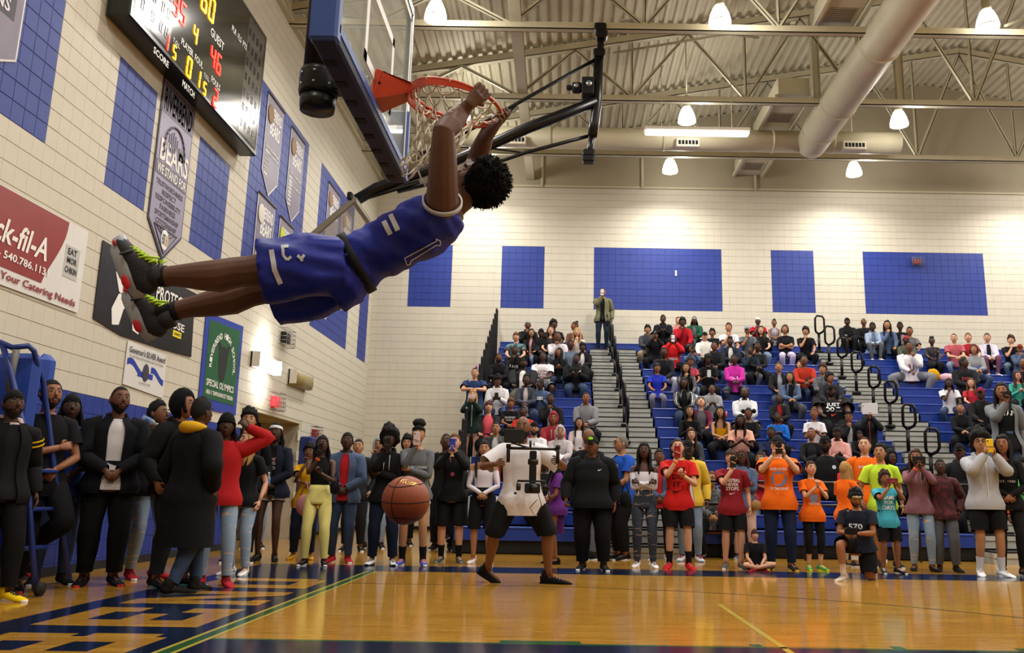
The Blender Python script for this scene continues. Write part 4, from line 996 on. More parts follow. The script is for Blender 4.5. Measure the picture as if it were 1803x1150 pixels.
def joints(pose, w, fem):
    key = (pose, w, fem)
    if key in _J: return _J[key]
    pz, lean, aR, aL, lR, lL = POSE[pose]
    M = Matrix.Translation(V((0, 0, pz))) @ Matrix.Rotation(lean, 4, 'X')
    J = {'M': M, 'pz': pz, 'seated': pz < .3}
    sw = (.165 if fem else .19) * (1 + (w - 1) * .6)
    for s, an, lg, k in ((-1, aR, lR, 'R'), (1, aL, lL, 'L')):
        sh = M @ V((s * sw * .97, .0, .422)); t, hint, hd = ARM[an]
        tg = M @ V((s * (sw + t[0]), t[1] - (.05 * (w - 1) * 4 if t[1] < -.1 else 0), .445 + t[2]))
        hv = M.to_3x3() @ V((s * hint[0], hint[1], hint[2]))
        el, wr = ik(sh, tg, .285, .25, hv)
        J['sh' + k], J['el' + k], J['wr' + k] = sh, el, wr
        J['hd' + k] = (wr - el).normalized() if hd is None else (M.to_3x3() @ V((s * hd[0], hd[1], hd[2]))).normalized()
        J['arm' + k] = an
        hp = V((s * .088 * (1 + (w - 1) * .7), 0, pz - .0))
        (ax, ay, az), kh = lg
        ak = V((s * ax * (1 + (w - 1) * .4), ay, az)); kn, ak = ik(hp, ak, .44, .435, V((s * kh[0], kh[1], kh[2])))
        J['hip' + k], J['kn' + k], J['ak' + k] = hp, kn, ak
        fd = V((s * .25, -1, 0)).normalized()
        if pose == 'kneel' and k == 'L': fd = V((0, .3, -1))
        if pose == 'lean_leg' and k == 'L': fd = V((0, -.8, -.7)).normalized()
        if pose == 'walk': fd = V((.9, -.3, -.5)).normalized() if k == 'R' else V((.95, -.35, 0)).normalized()
        if pose == 'floor': fd = V((-s * .6, -.5, 0)).normalized()
        J['fd' + k] = fd
    J['neck'] = M @ V((0, .005, .52)); J['headc'] = M @ V((0, -.02, .668)); J['lean'] = lean
    _J[key] = J; return J
TOR = [(-.20, .150, .10), (-.08, .165, .112), (.04, .152, .104), (.16, .144, .100), (.28, .158, .108), (.36, .170, .110), (.42, .152, .10), (.465, .112, .084), (.49, .085, .072), (.52, .062, .062)]
TORF = [(-.20, .158, .105), (-.08, .168, .115), (.04, .140, .098), (.15, .118, .086), (.26, .132, .108), (.34, .142, .112), (.41, .130, .09), (.46, .095, .074), (.49, .072, .062), (.52, .052, .052)]
def tor(z, w, fem):
    T = TORF if fem else TOR
    if z <= T[0][0]: a, b_ = T[0][1:]
    elif z >= T[-1][0]: a, b_ = T[-1][1:]
    else:
        for i in range(len(T) - 1):
            if T[i][0] <= z <= T[i + 1][0]:
                f = (z - T[i][0]) / (T[i + 1][0] - T[i][0]); a = T[i][1] + (T[i + 1][1] - T[i][1]) * f; b_ = T[i][2] + (T[i + 1][2] - T[i][2]) * f; break
    k = 1 if z > .46 else w
    return a * (1 + (k - 1) * .85), b_ * (1 + (k - 1) * 1.3)
def torring(M, z, w, fem, off, n=16, wr=0, y0=0):
    a, b_ = tor(z, w, fem); R = []
    for k in range(n):
        an = 2 * PI * k / n; c, s = math.cos(an), math.sin(an)
        # squarish chest cross-section
        q = 1 - .03 * math.cos(4 * an)
        p = V(((a + off) * c * q, (b_ + off) * s * q + y0 + (-.03 * (w - 1) * 4 if s < 0 and z < .3 else 0), z))
        if wr: p += V((c, s, 0)) * (noise.noise(V((c * 1.5, s * 1.5, z * 9 + w * 7)) ) * wr)
        R.append(M @ p)
    return R
def hand(mb, w_, d, pn, s, sc=1.0, curl=.5, mi=0):
    """palm + four fingers + thumb; d pointing direction, pn palm normal, s=+1/-1 thumb side"""
    d = d.normalized(); pn = (pn - d * pn.dot(d)).normalized(); x = d.cross(pn) * s
    mb.tube([w_ - d * .02 * sc, w_ + d * .015 * sc, w_ + d * .05 * sc, w_ + d * .088 * sc], [(.021 * sc, .016 * sc), (.026 * sc, .017 * sc), (.038 * sc, .016 * sc), (.036 * sc, .012 * sc)], 8, up=x, mi=mi)
    for k, (o, L) in enumerate(((.028, .068), (.010, .078), (-.009, .073), (-.027, .056))):
        b = w_ + d * .082 * sc + x * o * sc; a1 = curl * (1 + .12 * k); a2 = a1 + curl * 1.2
        p1 = b + (d * math.cos(a1) + pn * math.sin(a1) + x * o * 1.2) * L * .5 * sc; p2 = p1 + (d * math.cos(a2) + pn * math.sin(a2)) * L * .5 * sc
        mb.tube([b, p1, p2], [.0098 * sc, .0088 * sc, .0065 * sc], 5, mi=mi)
    b = w_ + d * .03 * sc + x * .026 * sc; p1 = b + (d * .55 + x * .75 + pn * .3).normalized() * .038 * sc; p2 = p1 + (d * .85 + x * .1 + pn * .5).normalized() * .032 * sc
    mb.tube([b, p1, p2], [.0125 * sc, .0105 * sc, .0075 * sc], 5, mi=mi)
def headpt(d, sc=1.0):
    x, y, z = d.x, d.y, d.z
    rx, ry, rz = .076, .097, .120
    fx = 1.0; fy = 1.0
    if z < 0: fx = 1 - .36 * (-z) ** 1.7; 
    if z < -.1 and y > 0: fy = 1 - .45 * min(1, (-z - .1) * 1.3)
    if y < 0: fy *= .93 + (.06 * max(0, -z))
    p = V((x * rx * fx, y * ry * fy, z * rz))
    if y < 0:
        for sx in (-1, 1):
            g = math.exp(-(((p.x - sx * .031) / .018) ** 2 + ((p.z - .016) / .014) ** 2)); p.y += .009 * g
            g = math.exp(-(((p.x - sx * .038) / .018) ** 2 + ((p.z + .018) / .018) ** 2)); p.y -= .004 * g
        g = math.exp(-((p.x / .022) ** 2 + ((p.z + .095) / .018) ** 2)); p.y -= .008 * g
        g = math.exp(-((p.x / .05) ** 2 + ((p.z - .042) / .012) ** 2)); p.y -= .004 * g
    return p * sc * 1.05
def head(mb, M, n=18, m=14):
    R = []
    for i in range(m + 1):
        th = min(max(PI * i / m, .08), PI - .08); R.append([M @ headpt(V((math.sin(th) * math.cos(2 * PI * k / n + PI / 2 * 0), math.sin(th) * math.sin(2 * PI * k / n), -math.cos(th)))) for k in range(n)])
    mb.rings(R, 0)
    T = lambda *p: M @ (V(p) * 1.05)
    mb.tube([T(0, -.086, .022), T(0, -.099, .0), T(0, -.108, -.018), T(0, -.092, -.030)], [(.006, .006), (.009, .008), (.016, .010), (.012, .006)], 6, up=M.to_3x3() @ V((1, 0, 0)))
    for s in (-1, 1):
        mb.ball(T(s * .031, -.0785, .015), (.0145, .0082, .0062), 8, 5, 1, mtx=M.to_3x3()); mb.ball(T(s * .031, -.0855, .0155), (.0075, .0035, .0065), 7, 5, 2, mtx=M.to_3x3())
        mb.tube([T(s * .015, -.0915, .034), T(s * .032, -.0915, .039), T(s * .048, -.083, .034)], [.0045, .006, .004], 5, mi=2)
        mb.ball(T(s * .077, .012, -.002), (.009, .018, .030), 7, 6, 0, mtx=M.to_3x3())
    mb.ball(T(0, -.089, -.052), (.026, .010, .0062), 8, 5, 3, mtx=M.to_3x3()); mb.ball(T(0, -.088, -.060), (.021, .010, .0065), 8, 5, 3, mtx=M.to_3x3())
def headM(J, hy, hp): return Matrix.Translation(J['headc']) @ Matrix.Rotation(hy, 4, 'Z') @ Matrix.Rotation(J['lean'] * .3 - hp, 4, 'X')
_C = {}
def memo(key, fn):
    if key not in _C: _C[key] = fn()
    return _C[key]
def armpts(J, k):
    sh, el, wr = J['sh' + k], J['el' + k], J['wr' + k]; s = -1 if k == 'R' else 1
    inn = sh + (J['M'].to_3x3() @ V((-s * .09, 0, .025)))
    return inn, sh, el, wr
def limbpath(a, b, c, k1=(.5,), k2=(.35,)):
    """a->b->c with a softened joint"""
    u = (b - a); v = (c - b)
    return [a] + [a + u * t for t in k1] + [b - u * .09, b + (c - a).normalized() * 0, b + v * .09] + [b + v * t for t in k2] + [c]
def body_mesh(pose, w, fem, hy, hp):
    def make():
        J = joints(pose, w, fem); mb = MB(); M = J['M']
        mb.rings([torring(M, z, w, fem, -.006, 12) for z in (-.14, -.08, .04, .16, .28, .38, .44, .485, .52)], 0)
        HM = headM(J, hy, hp)
        mb.tube([J['neck'] - V((0, -.005, .05)), J['neck'], HM @ V((0, .02, -.07)), HM @ V((0, .015, -.03))], [.062, .053 if not fem else .046, .052 if not fem else .045, .05], 10)
        head(mb, HM)
        for k in 'RL':
            inn, sh, el, wr = armpts(J, k); s = -1 if k == 'R' else 1; g = (1 + (w - 1) * .7) * (.84 if fem else 1)
            P_ = [inn] + limbpath(sh, el, wr, (.2, .5, .75), (.3, .65))
            mb.tube(P_, [.05 * g, .054 * g, .052 * g, .045 * g, .040 * g, .037 * g, .036 * g, .037 * g, .038 * g, .030 * g, .024 * g], 8)
            d = J['hd' + k]; pn = M.to_3x3() @ V((-s, .15, 0)) if J['arm' + k] in ('down', 'relaxed', 'pocket', 'face', 'face1', 'clap') else M.to_3x3() @ V((-.25 * s, .9, -.3))
            if J['arm' + k] in ('lap', 'knee', 'clasp', 'rail', 'kphone', 'low'): pn = V((0, .1, -1 if J['arm' + k] != 'low' else .9))
            if J['arm' + k] in ('face', 'face1'): pn = V((0, -1, 0)) if J['arm' + k] == 'face1' else V((-s, -.2, 0))
            hand(mb, wr, d, pn, -s if J['arm' + k] not in ('face', 'face1') else s, 1.0 if not fem else .9, .75 if J['arm' + k] not in ('down', 'lap') else .3)
            hp_, kn, ak = J['hip' + k], J['kn' + k], J['ak' + k]; g = (1 + (w - 1) * .8) * (.95 if fem else 1)
            mb.tube(limbpath(hp_, kn, ak, (.35, .7), (.3, .6, .85)), [.086 * g, .082 * g, .066 * g, .058 * g, .057 * g, .055 * g, .056 * g, .044 * g, .034 * g, .034 * g], 9)
            mb.tube([ak, ak - V((0, 0, .0)) + J['fd' + k] * .04 + V((0, 0, -.03)), ak + J['fd' + k] * .13 + V((0, 0, -.05))], [.034, .036, .03], 6)
        me = mb.mesh('body'); [me.materials.append(x) for x in (SKIN['m'], EYW, DRK, LIP['m'])]; return me
    return memo(('body', pose, w, fem, hy, hp), make)
TOPS = {  # hem z, sleeve fraction (0 none, .5 mid upper arm, 2 wrist), looseness, opening half angle
 'tee': (-.17, .62, .018, 0), 'long': (-.13, 2, .016, 0), 'hoodie': (-.14, 2, .030, 0), 'jacket': (-.15, 2, .034, .30), 'zip': (-.14, 2, .032, 0), 'tank': (-.15, 0, .012, 0),
 'crop': (.13, 0, .008, 0), 'croplong': (.08, 2, .010, 0), 'off': (.06, 1.99, .010, 0), 'coat': (-.52, 2, .045, 0), 'cardigan': (-.30, 2, .03, .42), 'strapless': (.0, 0, .010, 0), 'vneck': (-.13, .6, .014, 0), 'bigtee': (-.22, .8, .035, 0), 'bandeau': (.2, 0, .01, 0)}
def top_mesh(kind, pose, w, fem, inner=False):
    def make():
        J = joints(pose, w, fem); mb = MB(); M = J['M']; hem, slv, off, op = TOPS[kind]
        if inner: hem, slv, off, op = -.12, 0, .014, 0
        if J['pz'] < .6 and hem < -.12: hem = -.08 if hem > -.4 else -.14
        ztop = .50 if kind not in ('off', 'strapless', 'bandeau') else (.34 if kind != 'off' else .38)
        if kind in ('vneck', 'long', 'croplong') and fem: ztop = .475
        if kind in ('hoodie', 'zip', 'jacket') and not inner: ztop = .515
        zs = [z for z in (-.52, -.42, -.30, -.22, -.17, -.12, -.08, -.02, .05, .12, .2, .28, .34, .38, .42, .455, .485) if hem + .02 < z < ztop - .012]
        zs = [hem] + zs + [ztop]; n = 20
        R = []
        for z in zs:
            o = off + (.043 * (1 + (w - 1) * .6) * min(1, (.08 - z) / .16) if z < .06 and kind not in ('crop', 'bandeau', 'strapless', 'off', 'croplong') else 0) + (.016 if z < -.25 else 0)
            o += (.004 if z > .46 else 0)
            r = torring(M, z, w, fem, o, n, .010 if off > .012 else .004)
            if z > .47 and op == 0 and ztop > .47:
                pass
            R.append(r)
        def skip(i, k):
            if not op: return False
            an = 2 * PI * (k + .5) / n - 1.5 * PI
            return abs(an) < op + .1
        mb.rings(R, 0, cap=False, skip=skip)
        if kind in ('hoodie', 'zip', 'jacket') and not inner:   # collar / hood lump
            c = M @ V((0, .045, .52)); mb.tube([M @ V((.085 * math.cos(a), .075 * math.sin(a) + .012, .515 + (.02 if math.sin(a) > 0 else -.02))) for a in [2 * PI * q / 10 for q in range(11)]], [(.026 if kind != 'jacket' else .016) + .016 * max(0, math.sin(2 * PI * q / 10)) for q in range(11)], 6, cap=False)
        if slv:
            for k in 'RL':
                inn, sh, el, wr = armpts(J, k); g = (1 + (w - 1) * .7) * (.86 if fem else 1); o = off * .75
                if slv < 1:
                    u = el - sh; P_ = [inn, sh, sh + u * slv * .5, sh + u * slv]; r_ = [(.058 + o) * g, (.062 + o) * g, (.060 + o) * g, (.062 + o * 1.3) * g]
                elif slv < 1.995:
                    u = el - sh; P_ = [sh + u * .25] + limbpath(sh + u * .3, el, wr, (.5,), (.35, .7)); r_ = [.055 * g, .054 * g, .05 * g, .045 * g, .044 * g, .043 * g, .04 * g, .034 * g, .03 * g]
                else:
                    P_ = [inn] + limbpath(sh, el, wr, (.25, .6), (.25, .5, .8)); r_ = [(.056 + o) * g, (.062 + o) * g, (.058 + o) * g, (.050 + o) * g, (.047 + o * 1.2) * g, (.045 + o * 1.2) * g, (.045 + o * 1.1) * g, (.042 + o) * g, (.038 + o) * g, (.033 + o) * g, (.028 + o * .6) * g]
                q = len(mb.v); mb.tube(P_, r_, 10, cap=False)
                for i in range(q, len(mb.v)):
                    v = V(mb.v[i]); nn = noise.noise_vector(v * 14) * .006; mb.v[i] = tuple(v + nn)
        if kind == 'tank':
            for s in (-1, 1): mb.tube([M @ V((s * .10, -.02, .46)), M @ V((s * .085, .0, .50)), M @ V((s * .10, .04, .46))], .018, 6)
        me = mb.mesh('shirt'); me.materials.append(cloth('#222222')); return me
    return memo(('top', kind, pose, w, fem, inner), make)
BOTS = {'pants': (1.9, .026), 'jeans': (1.93, .014), 'leggings': (1.9, .006), 'capri': (1.55, .008), 'shorts': (1.02, .028), 'short': (.45, .022), 'kneeshorts': (.92, .032), 'skirt': (0, .02), 'joggers': (1.9, .022)}
def bot_mesh(kind, pose, w, fem):
    def make():
        J = joints(pose, w, fem); mb = MB(); M = J['M']; fr, off = BOTS[kind]
        Mp = Matrix.Translation(V((0, 0, J['pz'])))
        if kind == 'skirt':
            zs = [.12, .04, -.08, -.2, -.32, -.46]
            R = []
            for z in zs:
                a, b_ = tor(max(z, -.2), w, fem); sh = 0 if z > -.2 else (-.2 - z) * .03
                R.append([Mp @ V(((a + .012 - sh) * math.cos(t), (b_ + .015) * math.sin(t), z)) for t in [2 * PI * k / 20 for k in range(20)]])
            mb.rings(R, 0, cap=False)
        else:
            mb.rings([torring(Mp if i > 1 else M, z, w, fem, .008 + off * .3, 16) for i, z in enumerate((.13, .06, -.02, -.09, -.13))], 0, cap=True)
            for k in 'RL':
                hp_, kn, ak = J['hip' + k], J['kn' + k], J['ak' + k]; g = (1 + (w - 1) * .8) * (.97 if fem else 1); s = -1 if k == 'R' else 1
                P0 = limbpath(hp_, kn, ak, (.25, .5, .75), (.25, .5, .75))
                r0 = [(.080 + off * .4) * g, (.083 + off * .5) * g, (.078 + off) * g, (.068 + off) * g, (.060 + off) * g, (.058 + off) * g, (.058 + off) * g, (.058 + off) * g, (.050 + off * .9) * g, (.041 + off * .9) * g, (.035 + off * .8) * g]
                f0 = [0, .25, .5, .75, .91, 1.0, 1.09, 1.25, 1.5, 1.75, 2.0]
                P_, r_ = [], []
                for p, r, f in zip(P0, r0, f0):
                    if f <= fr: P_.append(p); r_.append(r if kind not in ('shorts', 'kneeshorts') else r + .012 * f)
                for i in range(len(f0) - 1):
                    if f0[i] < fr < f0[i + 1]:
                        t = (fr - f0[i]) / (f0[i + 1] - f0[i]); P_.append(P0[i].lerp(P0[i + 1], t)); r_.append((r0[i] + (r0[i + 1] - r0[i]) * t) + (.012 if 'shorts' in kind else 0))
                q = len(mb.v); mb.tube(P_, r_, 12, cap=False)
                for i in range(q, len(mb.v)):
                    v = V(mb.v[i]); nn = noise.noise_vector(v * 11 + V((s, 0, 0))) * min(.012, off * .4); mb.v[i] = tuple(v + nn)
        me = mb.mesh('trousers'); me.materials.append(cloth('#222222')); return me
    return memo(('bot', kind, pose, w, fem), make)
# hair and headwear in head space --------------------------------
def shell(mb, sc, front, side, back, nz=0.0, fr=10, n=22, m=9, off=V((0, 0, 0)), th=.004, mi=0):
    R = []
    for i in range(m + 2):
        ring = []
        for k in range(n):
            ph = 2 * PI * k / n; c, s = math.cos(ph), math.sin(ph)
            f = max(0, -s); bk = max(0, s)
            zl = side + (front - side) * smooth(min(1, f * 1.25)) + (back - side) * smooth(bk)
            lim = math.acos(max(-.95, min(.98, zl)))
            t = min(i, m) / m
            d = V((math.sin(lim * t) * c, math.sin(lim * t) * s, math.cos(lim * t)))
            if t == 0: d = V((.02 * c, .02 * s, 1))
            q = sc if i <= m else .97
            p = headpt(d) * q
            if nz and i <= m: p += p.normalized() * (noise.noise(p * fr + V((3, 1, 7))) * nz + noise.noise(p * fr * 3) * nz * .5)
            ring.append(p + off * (1 if i <= m else .3))
        R.append(ring)
    mb.rings(R, mi, cap=False)
def strandset(mb, n, z0, z1, r, spread, jit, a0=-.2, a1=PI + .2, back=.02, seed=1, rad=.07):
    rr = random.Random(seed)
    for k in range(n):
        a = a0 + (a1 - a0) * k / (n - 1); c, s = math.cos(a), math.sin(a)
        p0 = V((c * rad, s * rad * 1.1 + back * .3, z0)); p1 = V((c * (rad + .02), s * (rad + .02) + back, z0 - .08)); L = z1 + rr.uniform(-jit, jit)
        p2 = V((c * (rad + spread), s * (rad + spread * .6) + back, (z0 + L) / 2)); p3 = V((c * (rad + spread * .9) + rr.uniform(-.01, .01), s * (rad + spread * .5) + back, L))
        mb.tube([p0, p1, p2, p3], [r, r, r * .95, r * .5], 5)
def hair_mesh(st):
    def make():
        mb = MB()
        if st == 'short': shell(mb, 1.055, .62, .05, -.42, .006, 40)
        elif st == 'buzz': shell(mb, 1.02, .66, .1, -.38)
        elif st == 'flat': shell(mb, 1.10, .60, .0, -.4, .014, 30, off=V((0, 0, .016)))
        elif st == 'curly': shell(mb, 1.30, .44, -.1, -.5, .030, 26, 26, 11, off=V((0, .008, .012)))
        elif st == 'afro': shell(mb, 1.62, .40, -.25, -.6, .045, 22, 30, 12, off=V((0, .02, .02)))
        elif st == 'topcurl':
            shell(mb, 1.05, .5, .0, -.4); 
            rr = random.Random(5)
            for k in range(34):
                a = rr.uniform(0, 2 * PI); q = rr.uniform(0, .055); mb.ball((q * math.cos(a), q * math.sin(a) - .01, .115 + rr.uniform(-.012, .02)), rr.uniform(.014, .022), 6, 4)
        elif st in ('long', 'longwave'):
            shell(mb, 1.13, .55, -.3, -.7, .008 if st == 'long' else .02, 16, off=V((0, .006, .004)))
            R = []
            for i, z in enumerate((.06, 0, -.06, -.13, -.2, -.27, -.34)):
                ring = []
                for k in range(15):
                    a = -.45 + (PI + .9) * k / 14; w_ = (.086, .092, .096, .10, .108, .11, .098)[i]
                    p = V((w_ * math.cos(a), .7 * w_ * math.sin(a) + .03, z)); p += V((math.cos(a), math.sin(a), 0)) * noise.noise(p * 22) * (.008 if st == 'long' else .02); ring.append(p)
                R.append(ring)
            mb.rings(R, 0, cap=False, closed=False)
            mb.rings([[p * V((1, 1, 1)).x * 1 - V((0, .014, 0)) if True else p for p in r] for r in R][::-1], 0, cap=False, closed=False)
            for s in (-1, 1): mb.tube([V((s * .07, -.035, .06)), V((s * .088, -.03, 0)), V((s * .092, -.03, -.12)), V((s * .085, -.05, -.25)), V((s * .075, -.055, -.33))], [(.02, .012), (.022, .014), (.026, .018), (.024, .016), (.01, .008)], 7)
        elif st == 'bob':
            shell(mb, 1.16, .5, -.75, -.85, .012, 18, off=V((0, .008, .002)))
            for s in (-1, 1): mb.tube([V((s * .06, -.055, .07)), V((s * .088, -.04, 0)), V((s * .086, -.04, -.10))], [(.014, .012), (.02, .014), (.014, .012)], 7)
        elif st in ('braids', 'locs'):
            shell(mb, 1.09, .55, -.2, -.5, .012, 45); strandset(mb, 15, .04, -.32 if st == 'braids' else -.24, .0095 if st == 'braids' else .0125, .03, .03); strandset(mb, 9, .05, -.26, .010, .045, .04, seed=4)
        elif st == 'bun': shell(mb, 1.05, .52, -.05, -.5, .005, 40); mb.ball((0, .055, .13), (.042, .042, .038), 10, 7, fn=lambda d: 1 + .1 * noise.noise(d * 4))
        elif st == 'lowbun': shell(mb, 1.06, .52, -.1, -.55, .005, 40); mb.ball((0, .12, -.01), (.035, .03, .035), 10, 7)
        elif st == 'puffs':
            shell(mb, 1.05, .5, -.05, -.5, .005, 40)
            for s in (-1, 1): mb.ball((s * .115, .02, .055), (.052, .05, .052), 12, 8, fn=lambda d: 1 + .14 * noise.noise(d * 5))
        elif st == 'pineapple': shell(mb, 1.04, .5, -.05, -.5, .004, 40); mb.ball((0, .01, .15), (.085, .07, .06), 16, 10, fn=lambda d: 1 + .2 * noise.noise(d * 5))
        elif st == 'ponytail': shell(mb, 1.06, .55, -.05, -.5, .004, 40); mb.tube([V((0, .09, .05)), V((0, .14, .02)), V((0, .13, -.08)), V((0, .10, -.2))], [.02, .026, .024, .008], 8)
        elif st == 'sidebraid': shell(mb, 1.08, .55, -.2, -.55, .005, 40); mb.tube([V((-.07, .03, 0)), V((-.10, -.04, -.10)), V((-.11, -.07, -.25)), V((-.10, -.08, -.42))], [.024, .024, .02, .01], 8)
        elif st == 'fringe': shell(mb, 1.10, .34, -.2, -.5, .016, 24)
        me = mb.mesh('hair'); me.materials.append(hairm('k')); return me
    return memo(('hair', st), make)
def hat_mesh(st):
    def make():
        mb = MB()
        if st in ('cap', 'backcap'):
            shell(mb, 1.13, .30, .18, .12, off=V((0, 0, .006))); s = -1 if st == 'cap' else 1
            R = []
            for j, q in enumerate((0, .5, 1)):
                R.append([V((.075 * math.cos(a) * (1 - .1 * q), s * (.085 + (.075 * q) * math.sin(a) ** .7) if 0 < a < PI else s * .085, .045 - .02 * q)) for a in [PI * k / 10 for k in range(11)]])
            mb.rings(R, 0, cap=False, closed=False); mb.rings([[p - V((0, 0, .004)) for p in r] for r in R][::-1], 0, cap=False, closed=False)
            mb.ball((0, 0, .14), .007, 6, 4)
        elif st == 'beanie': shell(mb, 1.14, .22, .05, -.1, .003, 60, off=V((0, 0, .01))); mb.tube([V((.088 * math.cos(a), .106 * math.sin(a), .022 - .02 * math.sin(a))) for a in [2 * PI * k / 16 for k in range(17)]], .010, 6, cap=False)
        elif st == 'durag': shell(mb, 1.05, .36, .0, -.3); mb.tube([V((0, .1, 0)), V((0, .13, -.06)), V((.01, .12, -.16))], [.014, .02, .008], 6)
        elif st == 'hood': shell(mb, 1.30, .62, -.90, -.93, .006, 20, off=V((0, .014, .008))); mb.tube([V((.075 * math.cos(a), -.05 - .02 * math.cos(a * 2) * 0, .02 + .115 * math.sin(a))) for a in [-.9 + (PI + 1.8) * k / 14 for k in range(15)]], [.016] * 15, 6)
        elif st == 'band': mb.tube([V((.078 * math.cos(a), .097 * math.sin(a), .055 - .012 * math.sin(a))) for a in [2 * PI * k / 20 for k in range(21)]], [(.020, .006)] * 21, 6, up=V((0, 0, 1)), cap=False)
        elif st == 'brimhat': shell(mb, 1.14, .25, .2, .2, off=V((0, 0, .012))); mb.rings([[V((r * math.cos(a), r * 1.1 * math.sin(a), z)) for a in [2 * PI * k / 20 for k in range(20)]] for r, z in ((.08, .05), (.135, .045), (.135, .04), (.08, .04))], 0, cap=False)
        elif st == 'glasses':
            for s in (-1, 1):
                mb.tube([V((s * .033 + .021 * math.cos(a), -.098, .014 + .016 * math.sin(a))) for a in [2 * PI * k / 12 for k in range(13)]], .0028, 4, cap=False); mb.tube([V((s * .054, -.096, .018)), V((s * .08, .0, .014))], .002, 4)
            mb.tube([V((-.012, -.1, .018)), V((.012, -.1, .018))], .0025, 4)
        elif st == 'beard': # lower face shell
            R = []
            for i in range(7):
                ring = []
                for k in range(13):
                    a = PI + PI * k / 12; zz = -.26 - .72 * i / 6; r_ = math.sqrt(max(0, 1 - zz * zz)); d = V((r_ * math.cos(a), r_ * math.sin(a), zz)); q = 1.035
                    if abs(k - 6) < 2 and i in (0,): q = 1.0
                    ring.append(headpt(d) * q + V((0, -.002, 0)))
                R.append(ring)
            mb.rings(R, 0, cap=False, closed=False, skip=lambda i, k: (4 <= k <= 7 and i <= 2) or (2 <= k <= 9 and i < 1))
            mb.tube([V((-.032, -.096, -.054)), V((0, -.104, -.043)), V((.032, -.096, -.054))], .004, 4)
        elif st == 'partyhat': mb.tube([V((.03, 0, .12)), V((.03, 0, .21))], [.03, .004], 10)
        me = mb.mesh(st); me.materials.append(cloth('#111111')); return me
    return memo(('hat', st), make)
def shoe_mesh(st):
    def make():
        mb = MB(); hi = st == 'high'
        # ankle origin, toe toward -Y, sole at z=-.07
        prof = [(.065, .030, .030, -.025), (.035, .036, .038, -.020), (-.02, .036, .036, -.028), (-.08, .040, .028, -.040), (-.135, .042, .021, -.046), (-.175, .034, .015, -.050), (-.19, .018, .008, -.053)]
        mb.tube([V((0, y, z)) for y, a, b_, z in prof], [(a, b_) for y, a, b_, z in prof], 10, up=V((1, 0, 0)))
        if st != 'slide': mb.tube([V((0, .022, -.03)), V((0, .02, .01)), V((0, .016, .05 if hi else .015))], [(.036, .044), (.036, .042), (.034, .038)], 10, up=V((1, 0, 0)))
        R = []
        for z, g in ((-.070, .96), (-.066, 1.02), (-.052, 1.04), (-.044, 1.0)):
            R.append([V(((.033 + .010 * max(0, math.sin(a))) * math.cos(a) * g, -.065 - .138 * math.sin(a) * g, z)) for a in [2 * PI * k / 18 for k in range(18)]])
        mb.rings(R, 1)
        for k in range(4): y = -.035 - k * .024; z = .004 - k * .0095; mb.tube([V((-.022, y, z)), V((0, y, z + .008)), V((.022, y, z))], .004, 4, mi=2)
        if st == 'slide': pass
        me = mb.mesh('shoe'); [me.materials.append(cloth('#222222')) for _ in range(3)]; return me
    return memo(('shoe', st), make)
NP = [0]
def smat(c):
    if not isinstance(c, str): return c
    return cloth(c) if c.startswith('#') else PAT[c]
PAT = {
 'ripjeans': pattern('ripped_light_denim', '#7f95ad', '#c0a58f', thr=.60, kind='rips'), 'ripdark': pattern('ripped_dark_denim', '#232c3a', '#8c7464', thr=.60, kind='rips'), 'ripyellow': pattern('ripped_yellow_denim', '#d9cf7c', '#8a6a50', thr=.74, kind='rips'),
 'jeans': mat('blue_denim', '#2c3f5e', .85, bump=.3, bscale=90, var=.3, vscale=6), 'ljeans': mat('light_denim', '#71879f', .85, bump=.3, bscale=90, var=.3, vscale=6), 'djacket': mat('denim_jacket', '#46597a', .85, bump=.3, bscale=60, var=.35, vscale=9), 'gjeans': mat('grey_denim', '#595c62', .85, var=.3, vscale=6),
 'camo': pattern('maroon_camo', '#3a1216', '#5c2226', 11, .5), 'marl': pattern('grey_marl', '#3c3e42', '#6c6e72', 45, .5), 'floral': pattern('dark_floral', '#0e0f16', '#8c6070', 14, .6), 'redprint': pattern('red_speckle', '#9c1c2c', '#5e0f1a', 40, .55), 'tie': pattern('grey_tiedye', '#2c3236', '#5a7a80', 10, .5), 'gcamo': pattern('grey_camo', '#2a2a2b', '#4f4f4e', 12, .5), 'leather': mat('black_leather', '#0c0c0e', .28, bump=.5, bscale=20), 'sequin': mat('silver_sequin', '#8d8794', .3, .6, bump=.9, bscale=150)}
